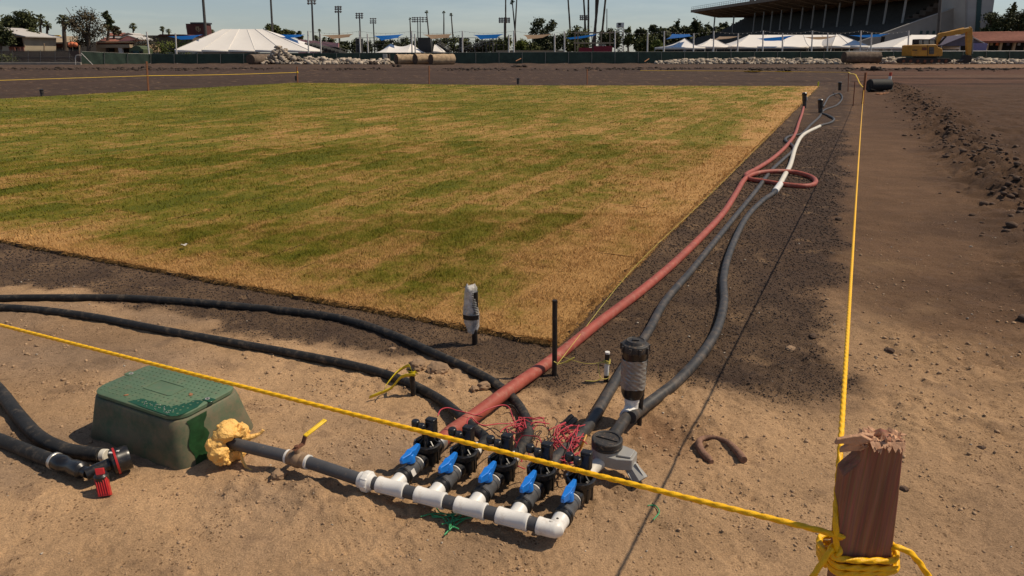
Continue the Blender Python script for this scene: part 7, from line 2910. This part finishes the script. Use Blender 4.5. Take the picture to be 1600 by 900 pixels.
# ------------------------------------------------------------------ grandstand
def make_grandstand():
    F1, F2 = W(1080, 17.5, 251), W(1195, 0.5, 200)
    d = Vector((F2.x - F1.x, F2.y - F1.y, 0))
    zr = (F1.z + F2.z) / 2
    F1.z = zr
    Ln = 1.0
    d = d / d.length                                     # towards the camera
    e = Vector((-d.y, d.x, 0))                           # away from the track
    if e.x < 0:
        e = -e
    O = Vector((F1.x, F1.y, 0))
    LEN = 115

    def g(s, w, z):
        return O + d * s + e * w + UP * z
    root = thing('grandstand', 'huge grandstand with cantilever roof, dark seating and grey end wall', 'grandstand', O)
    # roof slab with sloping soffit
    mb = MB()
    prof = [(0, zr), (0, zr - 0.35), (8.5, zr - 1.9), (26, zr - 1.5), (26, zr + 0.6)]
    mb.prism([g(0, w, z) for w, z in prof], d * 100)
    mb.build('roof', M['roof_soffit'], root)
    mb = MB()
    mb.prism([g(-0.05, -0.15, zr - 0.45), g(-0.05, -0.15, zr + 0.35), g(-0.05, 0.15, zr + 0.35), g(-0.05, 0.15, zr - 0.45)], d * 100)
    mb.build('fascia', mat('roof_fascia', (0.22, 0.17, 0.125), 0.8), root)
    # lattice of roof beams under the soffit
    for k in range(16):
        s = 3 + k * 6.2
        mb = MB()
        mb.prism([g(s, 1, zr - 0.6), g(s, 1, zr - 0.85), g(s, 8.5, zr - 2.2), g(s, 24, zr - 2.0), g(s, 24, zr - 1.6), g(s, 8.5, zr - 1.95)], d * 0.25)
        mb.build('roof_beam', M['roof_soffit'], root)
    # parapet railing on the roof edge
    mb = MB()
    for k in range(int(100 / 1.6)):
        p = g(k * 1.6, 0.0, zr + 0.3)
        mb.cyl(p, p + UP * 1.0, 0.04, n=4)
    o = mb.build('roof_rail_posts', M['galv'], root)
    o['kind'] = 'stuff'
    for z in (0.75, 1.3):
        mb = MB()
        mb.cyl(g(0, 0, zr + z), g(100, 0, zr + z), 0.04, n=4)
        mb.build('roof_rail', M['galv'], root)
    for k, (s, h) in enumerate(((42, 1.9), (43.5, 1.6), (46, 2.2), (48, 1.8), (50, 2.0))):
        mb = MB()
        p = g(s, 0.6, zr + 0.3)
        mb.box(p + UP * h / 2, (0.5, 0.5, h))
        mb.box(p + UP * (h + 0.2), (0.9, 0.4, 0.4))
        mb.build('roof_camera', M['pole_dark'], root)
    # seating: stepped rake
    NR = 22
    rw = [-12.6, 8.5, 20.0]
    rz = [3.2, 7.4, 13.3]
    w0, w1 = rw[0], rw[-1]
    z0, z1 = rz[0], rz[-1]
    for k in range(NR):
        t0, t1 = k / NR, (k + 1) / NR
        wa, wb = w0 + (w1 - w0) * t0, w0 + (w1 - w0) * t1
        za, zb = float(np.interp(wa, rw, rz)), float(np.interp(wb, rw, rz))
        mb = MB()
        mb.prism([g(0.5, wa, za - 1), g(0.5, wa, za), g(0.5, wb - 0.02, za), g(0.5, wb - 0.02, za - 1)], d * (LEN - 4.5 if wb < 12 else 94))
        mb.prism([g(0.5, wa + 0.5, za + 0.02), g(0.5, wa + 0.5, za + 0.45), g(0.5, wa + 0.62, za + 0.45), g(0.5, wa + 0.62, za + 0.02)], d * (LEN - 4.5 if wb < 12 else 94))
        mb.build('seat_tier', M['stand_dark'], root)
    # body of the stand under the seating and the back wall
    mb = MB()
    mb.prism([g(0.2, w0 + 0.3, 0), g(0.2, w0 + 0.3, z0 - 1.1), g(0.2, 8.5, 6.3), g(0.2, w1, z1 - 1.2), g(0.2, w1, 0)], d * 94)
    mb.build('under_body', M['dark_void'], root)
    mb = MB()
    mb.prism([g(0, 24.2, 0), g(0, 24.2, zr - 1.6), g(0, 25, zr - 1.6), g(0, 25, 0)], d * 95)
    mb.build('back_wall', M['tan_wall'], root)
    # tan boxes under the roof at the far end and along the back
    for s, l, wa, wb, za, zb in ((2, 12, 20.5, 24, zr - 4.0, zr - 2.0), (34, 10, 21, 24, zr - 3.6, zr - 2.0), (55, 12, 21, 24, zr - 3.4, zr - 2.0), (76, 12, 21, 24, zr - 3.6, zr - 2.0), (92, 3, 21, 24, zr - 3.4, zr - 2.0)):
        mb = MB()
        mb.prism([g(s, wa, za), g(s, wa, zb), g(s, wb, zb), g(s, wb, za)], d * l)
        bx_ = mb.build('press_box', M['tan_wall'], root)
        if s < 20:
            continue
        mb = MB()
        mb.prism([g(s + 1, wa - 0.1, za + 0.8), g(s + 1, wa - 0.1, zb - 0.5), g(s + 1, wa + 0.1, zb - 0.5), g(s + 1, wa + 0.1, za + 0.8)], d * (l - 2))
        mb.build('window_strip', M['dark_void'], bx_)
    # columns
    for px, pb in ((1114.7, 49), (1144.5, 50), (1177, 51), (1191, 51), (1204, 50), (1218.5, 50), (1234, 50), (1251, 50), (1268, 50), (1287, 49), (1308, 48), (1330, 47), (1355, 46), (1381, 45), (1410, 44)):
        # column line about 8.5 m behind the roof edge: find s so that the column stands in that pixel column
        lo, hi = -5.0, LEN + 20
        for _ in range(50):
            m_ = (lo + hi) / 2
            p = g(m_, 8.5, 8)
            zc = p.y * _c - (p.z - CAMH) * _s
            if 800 + _F * p.x / zc < px:
                lo = m_
            else:
                hi = m_
        s = lo
        zs = 7.4
        mb = MB()
        mb.cyl(g(s, 8.5, zs - 2.5), g(s, 8.5, zr - 1.8), 0.24, n=8)
        mb.build('column', M['concrete_pale'], root, smooth=60)
    # grey raked end wall facing the camera
    yw = 138
    mb = MB()
    px_prism(mb, [(1338, 95), (1338, 67), (1345, 64.5), (1380, 52.5), (1440, 30.5), (1512, 5.5), (1512, 95)], yw, 1.2)
    mb.build('end_wall', M['concrete_grey'], root)
    mb = MB()
    px_prism(mb, [(1344, 64.0), (1380, 51.8), (1440, 29.8), (1512, 4.8), (1512, 6.0), (1440, 31.0), (1380, 53), (1345, 65)], yw - 0.15, 0.1)
    mb.build('wall_coping', M['concrete_pale'], root)
    for k in range(4):
        a = 1437 + 9.8 * k
        part(root, 'window', M['green_stripe'], a, a + 5, 48.0, 53.2, yw - 0.05, 0.3)
    part(root, 'doorway', M['dark_void'], 1385, 1394, 63, 90, yw - 0.05, 0.3)
    part(root, 'opening', M['dark_void'], 1372, 1383, 57, 90, yw - 0.08, 0.3)
    # tower
    yt = 134
    mb = MB()
    px_prism(mb, [(1510, 95), (1511.5, -45), (1560, -45), (1551, 20), (1541, 95)], yt, 8)
    mb.build('tower_wall', M['concrete_pale'], root)
    mb = MB()
    px_prism(mb, [(1523.5, 52), (1529.5, -44), (1537.5, -44), (1530.5, 52)], yt - 0.08, 0.06)
    mb.build('green_stripe', M['green_stripe'], root)
    mb = MB()
    px_prism(mb, [(1508, 50), (1509.5, -44), (1513, -44), (1511, 50)], yt - 0.2, 0.1)
    mb.build('corner_pilaster', M['concrete_grey'], root)


make_grandstand()

root = thing('red_tiled_building', 'low building with red tiled roof at the right edge', 'building', P0(1570, 122))
mb = MB()
a, b, c, d = W(1518, 64.5, 118), W(1660, 63, 118), W(1660, 47.5, 126), W(1519, 50, 126)
mb.prism([a, b, c, d], (0, 0, -0.25))
mb.build('roof', M['roof_red'], root)
for k in range(10):
    mb = MB()
    t = k / 10
    p, q = a * (1 - t) + d * t, b * (1 - t) + c * t
    mb.cyl(p + UP * 0.03, q + UP * 0.03, 0.07, n=5)
    mb.build('tile_course', M['roof_red'], root)
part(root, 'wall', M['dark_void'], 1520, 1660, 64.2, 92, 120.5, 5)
for px in (1541, 1562, 1583, 1602):
    part(root, 'pillar', M['tan_wall'], px, px + 2, 64.2, 90, 118.6, 0.3)
for px, m in ((1547, 'tan_wall'), (1556, 'orange'), (1573, 'tent_purple'), (1590, 'grey_fit')):
    part(root, 'hanging_sign', M[m], px, px + 5, 67, 71, 119, 0.1)


# ------------------------------------------------------------------ excavator
def make_excavator():
    Y0 = 99.0
    root = thing('excavator', 'yellow tracked excavator with boom bent down to its bucket', 'excavator', P0(1445, Y0 + 1.5))

    def pp(name, pts, y, d, m, parent=root, **k):
        mb = MB()
        px_prism(mb, pts, y, d)
        return mb.build(name, M[m], parent, **k)
    for yy in (Y0, Y0 + 2.2):
        mb = MB()
        px_prism(mb, [(1403.5, 95.5), (1406, 98.6), (1480, 98.6), (1486.5, 96), (1487, 93.5), (1482, 91), (1410, 90.2), (1405, 92)], yy, 0.65)
        tr = mb.build('track', M['track'], root, bevel=0.03)
        for k in range(7):
            mb = MB()
            c = W(1412 + 11 * k, 95.4, yy)
            mb.cyl(c + Vector((0, -0.04, 0)), c + Vector((0, 0.2, 0)), 0.20, n=10)
            mb.build('road_wheel', M['rust'], tr)
    pp('undercarriage', [(1420, 92), (1420, 90), (1472, 90), (1472, 92)], Y0 + 0.6, 1.7, 'track')
    pp('turntable', [(1436, 90.5), (1436, 88.4), (1464, 88.4), (1464, 90.5)], Y0 + 0.7, 1.5, 'track')
    body = pp('body', [(1424, 87.6), (1424.5, 71), (1428, 70), (1463, 69.3), (1465.5, 72.5), (1466.5, 74), (1472, 75.5), (1473, 79), (1472.5, 87), (1470, 87.8)], Y0 + 0.1, 2.5, 'excavator', bevel=0.06)
    pp('side_grille', [(1452, 84.5), (1452, 73.5), (1459.5, 73.5), (1459.5, 84.5)], Y0 + 0.05, 0.06, 'pole_dark', body)
    for k in range(4):
        pp('louvre', [(1452.4, 75.2 + 2.4 * k), (1452.4, 75.8 + 2.4 * k), (1459.1, 75.8 + 2.4 * k), (1459.1, 75.2 + 2.4 * k)], Y0 + 0.0, 0.05, 'galv', body)
    pp('panel_seam', [(1449.4, 87.4), (1449.4, 70), (1450, 70), (1450, 87.4)], Y0 + 0.06, 0.05, 'track', body)
    pp('side_stripe', [(1426, 79), (1426, 77.8), (1433.5, 77.8), (1433.5, 79)], Y0 + 0.05, 0.06, 'track', body)
    pp('side_stripe', [(1441, 78.5), (1441, 74), (1448, 74), (1448, 78.5)], Y0 + 0.06, 0.05, 'rust', body)
    cab = pp('cab', [(1434.2, 70), (1434.8, 61.6), (1437, 61), (1461, 61.2), (1463, 64), (1463.4, 70)], Y0 + 0.9, 1.5, 'track', bevel=0.04)
    for a, b in ((1436, 1441), (1443.2, 1451), (1452.8, 1460)):
        pp('cab_window', [(a, 69), (a, 63), (b, 63), (b, 69)], Y0 + 0.86, 0.08, 'cab_glass', cab)
    pp('exhaust', [(1428.5, 70), (1428.5, 67.8), (1430, 67.8), (1430, 70)], Y0 + 1.4, 0.2, 'track')
    boom = pp('boom', [(1460, 70.5), (1464, 60.5), (1467.5, 53.5), (1470.5, 51.5), (1478, 50.2), (1500, 45.5), (1514, 43.2), (1516.5, 45.5), (1515, 48.3), (1504, 53), (1480, 57), (1473.5, 57.8), (1470.5, 62), (1466.5, 70.5)], Y0 + 1.0, 0.55, 'excavator', bevel=0.04)
    mb = MB()
    mb.cyl(W(1467, 69, Y0 + 0.9), W(1478, 57, Y0 + 0.9), 0.14, n=8)
    mb.build('boom_cylinder', M['track'], root)
    mb = MB()
    mb.cyl(W(1484, 50, Y0 + 1.25), W(1506, 44.8, Y0 + 1.25), 0.17, n=8)
    mb.build('arm_cylinder', M['excavator'], root)
    mb = MB()
    mb.cyl(W(1505, 45, Y0 + 1.25), W(1516.5, 42.6, Y0 + 1.25), 0.09, n=8)
    mb.build('piston_rod', M['galv'], root)
    pp('stick', [(1511.5, 45), (1515.5, 41.8), (1518, 42), (1519.8, 46), (1519.6, 60), (1518.3, 72), (1517.5, 86), (1513.5, 87.5), (1511.6, 84), (1511.2, 70), (1510.8, 56)], Y0 + 1.05, 0.45, 'excavator', bevel=0.03)
    mb = MB()
    mb.cyl(W(1519.5, 55, Y0 + 1.25), W(1518.8, 84, Y0 + 1.25), 0.11, n=8)
    mb.build('bucket_cylinder', M['galv'], root)
    mb = MB()
    px_prism(mb, [(1512, 86), (1518.5, 86.5), (1519, 92), (1517, 97), (1511, 98.8), (1504, 98.4), (1500.5, 96), (1504.5, 94), (1508.5, 92)], Y0 + 0.7, 1.2)
    for k in range(4):
        c = W(1501.5, 96.5, Y0 + 0.8 + 0.33 * k)
        mb.box(c, (0.35, 0.08, 0.12))
    mb.build('bucket', M['track'], root, bevel=0.02)


make_excavator()


# ------------------------------------------------------------------ rubble, logs
def rubble(label, spans, y, dy, n, smin, smax, seed, m='concrete'):
    """spans: (px, height m) profile of the heap"""
    rg = np.random.default_rng(seed)
    xs = np.array([P0(p, y).x for p, h in spans])
    hs = np.array([h for p, h in spans])
    X = rg.uniform(xs[0], xs[-1], n * 2)
    Hh = np.interp(X, xs, hs)
    k = rg.random(n * 2) < (Hh / hs.max()) ** 0.5
    X, Hh = X[k], Hh[k]
    Yv = rg.normal(0, 1, len(X)) * dy
    Z = Hh * np.exp(-(Yv / (dy * 1.3)) ** 2) * rg.random(len(X)) ** 0.6
    V0 = np.array([[-1, -1, -1], [1, -1, -1], [1, 1, -1], [-1, 1, -1], [-1, -1, 1], [1, -1, 1], [1, 1, 1], [-1, 1, 1]], float)
    F0 = np.array([[0, 3, 2, 1], [4, 5, 6, 7], [0, 1, 5, 4], [1, 2, 6, 5], [2, 3, 7, 6], [3, 0, 4, 7]])
    VV, FF = [], []
    for i in range(len(X)):
        s = smin + (smax - smin) * rg.random() ** 2
        B = V0 * (1 + 0.4 * (rg.random((8, 3)) - 0.5)) * np.array([1, rg.uniform(.5, 1), rg.uniform(.35, .8)]) * s
        a, b = rg.uniform(0, 6.28), rg.uniform(-0.7, 0.7)
        Rm = np.array([[math.cos(a), -math.sin(a), 0], [math.sin(a), math.cos(a), 0], [0, 0, 1]]) @ np.array([[1, 0, 0], [0, math.cos(b), -math.sin(b)], [0, math.sin(b), math.cos(b)]])
        VV.append(B @ Rm.T + np.array([X[i], y + Yv[i], Z[i] + s * 0.3]))
        FF.append(F0 + 8 * i)
    o = np_mesh('rubble_pile', np.concatenate(VV), np.concatenate(FF), M[m])
    tag(o, label, 'rubble', kind='stuff')


M['rubble'] = mat('broken_concrete', (0.40, 0.335, 0.265), 0.95, var=0.5, vscale=0.55)
rubble('heap of broken concrete chunks before the fence under the largest marquee', [(404, 0.1), (420, 1.0), (434, 2.3), (442, 2.6), (452, 1.6), (466, 0.9), (500, 0.8), (540, 0.65), (572, 0.5), (590, 0.3), (606, 0.7), (612, 0.1)], 104.5, 0.9, 900, 0.09, 0.34, 1, 'rubble')
rubble('long low row of broken concrete before the fence right of center', [(1025, 0.1), (1045, 0.35), (1080, 0.6), (1130, 0.55), (1180, 0.75), (1230, 0.6), (1280, 0.65), (1318, 0.5), (1325, 0.1)], 106, 0.7, 1100, 0.09, 0.32, 2, 'rubble')
rubble('low broken concrete on both sides of the excavator bucket', [(1376, 0.2), (1384, 0.8), (1404, 0.6), (1440, 0.4), (1500, 0.3), (1524, 0.7), (1545, 0.6), (1570, 0.5), (1610, 0.4)], 106, 0.7, 500, 0.1, 0.42, 3, 'rubble')


def log(label, pl, pr, top, bot, y, m='log', seed=0, tilt=0.5, ends=(True, True)):
    zt, zb = W((pl + pr) / 2, top, y).z, W((pl + pr) / 2, bot, y).z
    r = (zt - zb) / 2
    zc = max((zt + zb) / 2, r * 0.95)
    a, b = P0(pl, y, zc), P0(pr, y, zc)
    b = b + Vector((0, tilt, 0))
    root = thing('log', label, 'log', ((a.x + b.x) / 2, y, 0))
    ax = (b - a).normalized()
    x, yv, _ = frame(ax)
    rg = np.random.default_rng(seed)
    n, mm = 24, 12
    vs, fs = [], []
    for i in range(mm + 1):
        c = a + (b - a) * i / mm
        for k in range(n):
            t = 2 * math.pi * k / n
            q = r * (1 + 0.07 * float(noise2(np.array([k * 0.8 + seed * 9]), np.array([i * 0.7]))[0]) + 0.03 * rg.normal())
            vs.append(c + x * (q * math.cos(t)) + yv * (q * math.sin(t)))
    fs = [(i * n + k, i * n + (k + 1) % n, (i + 1) * n + (k + 1) % n, (i + 1) * n + k) for i in range(mm) for k in range(n)]
    mb = MB()
    mb.add(vs, fs)
    mb.build('bark', M[m], root, smooth=60)
    for c, s in ((a, -1), (b, 1)):
        mb = MB()
        mb.lathe(c, ax * s, [(r * 0.99, 0), (r * 0.96, 0.02), (r * 0.5, 0.03), (r * 0.06, 0.05)], 20)
        mb.build('cut_end', M['log_end'], root, smooth=60)


log('leftmost of the three big logs, lying behind the others', 619, 648, 87.0, 103, 102.5, seed=1, tilt=1.9)
log('middle one of the three big logs, dark cut end facing left', 648.5, 672, 85.5, 102.6, 101.5, seed=2, tilt=1.7)
log('rightmost of the three big logs, longest and palest', 673, 706, 85.0, 102, 100, seed=3, tilt=2.2)
log('single short log standing end on beside the rubble heap', 391, 406, 87, 103.5, 101, 'log_dark', seed=4, tilt=6.0)
log('big dark mottled log lying left of the excavator', 1318.5, 1376, 81, 98.5, 103, 'log_dark', seed=5, tilt=0.4)
# dark lumps and a barrow-like frame by the rubble
for k, (px, py, s, y, lab) in enumerate(((582, 99, (0.85, 0.6, 0.5), 101, 'dark earth block at the right end of the rubble heap'), (620, 106, (0.6, 0.4, 0.35), 84, 'dark clod heap in front of the leftmost log'),
                                         (809, 104.5, (1.2, 0.6, 0.28), 82, 'dark soil heap on the far track below the fence'), (1365, 110, (0.9, 0.6, 0.4), 66, 'tall dark soil heap behind the black roller drum'),
                                         (226, 107, (0.7, 0.4, 0.28), 74, 'dark soil heap around the far left orange stake'), (1190, 109, (0.9, 0.6, 0.25), 66, 'dark torn soil heap on the track, middle of three'),
                                         (1175, 112, (0.7, 0.5, 0.18), 60, 'low dark soil heap on the track, left of three'), (1225, 110.5, (0.9, 0.5, 0.22), 62, 'dark crumbly soil heap on the track, right of three'))):
    mb = MB()
    p = P0(px, y)
    rg = random.Random(k)
    for j in range(9):
        mb.rock((p.x + rg.uniform(-.8, .8) * s[0], y + rg.uniform(-.8, .8) * s[1], s[2] * rg.uniform(0.0, 0.7)), (s[0] * rg.uniform(.2, .45), s[1] * rg.uniform(.25, .5), s[2] * rg.uniform(.3, .6)), 700 + k * 20 + j, 2, 0.3)
    o = mb.build('soil_heap', M['umber_bush'], smooth=0)
    tag(o, lab, 'soil heap')
root = thing('grey_cabinet', 'pale grey box leaning against the fence left of logs', 'cabinet', P0(602, 104))
part(root, 'case', M['grey_fit'], 599, 604.5, 84.5, 95, 106, 0.5, bevel=0.03)
part(root, 'side', M['bark'], 605, 608.5, 84.5, 96, 106.3, 0.4)
for k, (px0, py0, px1, py1, lab) in enumerate(((806, 95.5, 814, 91.5, 'rusty bar leaning on the fence left of the red frame'), (1007, 96.5, 1014, 92, 'rusty bar leaning on the fence right of the red frame'))):
    mb = MB()
    mb.cyl(W(px0, py0, 107.5), W(px1, py1, 108.5), 0.07, n=6)
    tag(mb.build('rusty_bar', M['orange_dirt']), lab, 'bar')


# ------------------------------------------------------------------ stakes, tape and small sprinklers round the turf
def far_stake(label, px, top, bot, lean=0, m='stake_far', w=0.045):
    b = G(px, bot)
    t = W(px + lean, top, b.y)
    mb = MB()
    mb.tube([b - UP * 0.2, b, t], w, n=4, smooth=False)
    return tag(mb.build('guard_stake', M[m]), label, 'stake', 'guard stakes round the turf')


far_stake('orange wooden stake beyond the turf at far left', 232, 96, 143, -3, w=0.045)
far_stake('orange stake with yellow knot below the rubble heap', 465, 104, 130, -1, w=0.045)
far_stake('thin rusty stake below the rightmost log', 670.5, 103, 131.5, 0, w=0.035)
far_stake('thin rusty stake below the red panelled frame', 917.5, 108, 133, 0, w=0.03)
far_stake('pale orange corner stake carrying the far end of the guard rope', 1348, 113, 163, 5, w=0.045)
far_stake('thin rusty rod just left of the corner stake', 1333, 128, 165, 3, 'rust', 0.018)
far_stake('thin rusty rod at the far turf corner', 1325, 112, 143, 1, 'rust', 0.02)


def tape(label, pts, r=0.018, m='yellow'):
    mb = MB()
    mb.tube(pts, r, n=5, step=0.8)
    tag(mb.build('guard_tape', M[m], smooth=80), label, 'tape', 'yellow guard lines beyond the turf')


y0, y1 = G(232, 143).y, G(465, 130).y
tape('yellow line running left from the far left orange stake', [W(-80, 128, 24), W(0, 125.6, 26), W(115, 122, 28), W(232, 118.3, y0)], 0.008)
tape('yellow line between the far left orange stake and the knotted stake', [W(232, 118.3, y0), W(350, 116.6, (y0 + y1) / 2), W(464, 113.2, y1)], 0.011)
ya = G(1325, 143).y
tape('yellow line sagging from the far corner rod to the corner stake', [W(1325.5, 113, ya), W(1330, 115.5, 28), W(1337, 117, 26.5), W(1343, 130, 25), W(1350, 138, 24)], 0.02)
tape('faint yellow line from the knotted stake past the far corner rod', [W(1325.5, 113, ya), W(1240, 112, 33), W(1160, 111, 34), W(1000, 110.2, 35)], 0.007)
mb = MB()
mb.rock(W(464.5, 113, y1), (0.05, 0.05, 0.075), 5, 2, 0.3)
tag(mb.build('yellow_knot', M['yellow']), 'yellow knot of tape on the stake below the rubble', 'tape')
mb = MB()
p = G(463, 127)
mb.cyl(p, p + UP * 0.30, 0.07, n=8)
tag(mb.build('dark_sleeve', M['black_plastic']), 'small dark tube at the foot of the knotted stake', 'tube')


def small_head(label, px, top, bot, r, lean=0.0, grip=True, print_=False):
    b = G(px, bot)
    t = W(px + lean, top, b.y)
    h = (t - b).length
    root = thing('sprinkler_head', label, 'sprinkler', b, 'sprinkler heads round the turf')
    ax = (t - b).normalized()
    mb = MB()
    mb.cyl(b - ax * 0.05, b + ax * h * 0.45, r * 0.78, n=12)
    mb.lathe(b, ax, [(r * 0.6, h * 0.38), (r * 0.9, h * 0.46), (r * 0.9, h * 0.8)], 14)
    mb.build('riser', M['hose_grey'] if grip else M['black_plastic'], root)
    mb = MB()
    mb.lathe(b, ax, [(r * 0.92, h * 0.8), (r * 0.98, h * 0.84), (r * 0.98, h * 0.95), (r * 0.7, h)], 14)
    mb.build('cap', M['black_plastic'], root)
    if print_:
        mb = MB()
        for k in range(3):
            c = b + ax * h * (0.52 + 0.09 * k) + Vector((r * 0.75, -r * 0.60, 0))
            mb.box(c, (r * 0.6, r * 0.25, h * 0.05))
        mb.build('white_print', M['white_paint'], root)


small_head('small sprinkler head at the far left turf edge', 66, 139.5, 150, 0.075, -1.5)
small_head('tiny sprinkler head at the middle of the far turf edge', 809.5, 122, 132, 0.085)
small_head('black and grey sprinkler head where the red hose ends', 1257, 144.5, 168, 0.075, 0, True, True)
small_head('black sprinkler head on white elbow where the grey hose ends', 1282, 155, 178, 0.075, 0)
small_head('black sprinkler head at the far right turf corner', 1312, 128, 141, 0.085, 0.5, False)
mb = MB()
p = G(1278, 135)
mb.cyl(p, p + UP * 0.22, 0.035, n=8)
tag(mb.build('yellow_marker', M['marker']), 'small yellow marker peg at the far right turf corner', 'marker')


# ------------------------------------------------------------------ roller drum, cone, orange dirt
def make_roller():
    b = G(1375, 143.5)
    y = b.y
    a, c = W(1357.5, 134, y), W(1392, 134, y)
    r = (W(1375, 123.5, y).z) / 2
    root = thing('roller_drum', 'black steel lawn roller drum lying beyond the turf corner', 'roller', (b.x, b.y, 0))
    mb = MB()
    L_ = Vector((a.x, y, r))
    R_ = Vector((c.x, y + 0.12, r))
    mb.lathe(L_, R_ - L_, [(r * 0.9, 0), (r, 0.03), (r, (R_ - L_).length - 0.03), (r * 0.9, (R_ - L_).length)], 32)
    mb.build('drum', M['drum'], root, smooth=40)
    mb = MB()
    for s in (L_ + Vector((-0.04, 0, 0)), R_ + Vector((0.04, 0, 0))):
        mb.tube([s, s + Vector((0, -0.22, -0.12)), s + Vector((0.16 if s.x < b.x else -0.16, -0.36, -0.18))], 0.016, n=6, step=0.05)
    q = [L_ + Vector((0.10, -0.37, -0.19)), (L_ + R_) / 2 + Vector((0, -0.48, -0.24)), R_ + Vector((-0.10, -0.37, -0.19))]
    mb.tube(q, 0.016, n=6, step=0.05)
    mb.build('drawbar', M['drum'], root, smooth=60)
    mb = MB()
    p = (L_ + R_) / 2 + Vector((0, -0.50, -0.22))
    mb.box(p, (0.05, 0.06, 0.08))
    mb.build('hitch', M['steel'], root)
    cb = G(1393.5, 142.5)
    root = thing('traffic_cone', 'slim orange and white delineator cone behind the roller drum', 'traffic cone', (cb.x, cb.y + 0.35, 0))
    o = Vector((cb.x, cb.y + 0.35, 0))
    h = W(1393, 113, o.y).z
    mb = MB()
    mb.lathe(o, UP, [(0.17, 0), (0.17, 0.05), (0.10, 0.06)], 8)
    mb.build('base', M['cone_orange'], root)
    zs = [0.05, 0.22 * h, 0.50 * h, 0.56 * h, 0.80 * h, h]
    for k in range(5):
        mb = MB()
        r0 = 0.10 - 0.045 * zs[k] / h
        r1 = 0.10 - 0.045 * zs[k + 1] / h
        mb.lathe(o, UP, [(r0, zs[k]), (r1, zs[k + 1])], 14)
        mb.build('white_band' if k in (1, 3) else 'orange_band', M['cone_white' if k in (1, 3) else 'cone_orange'], root, smooth=60)
    p = G(1380, 148)
    mb = MB()
    rg = random.Random(4)
    for k in range(10):
        mb.rock((p.x + rg.uniform(-.22, .24), p.y + rg.uniform(-.1, .1), rg.uniform(0, .04)), (rg.uniform(.06, .14), rg.uniform(.06, .1), rg.uniform(.04, .08)), 900 + k, 2, 0.3)
    tag(mb.build('orange_dirt_heap', M['orange_dirt'], smooth=0), 'small heap of orange dirt in front of the roller drum', 'dirt heap')


make_roller()
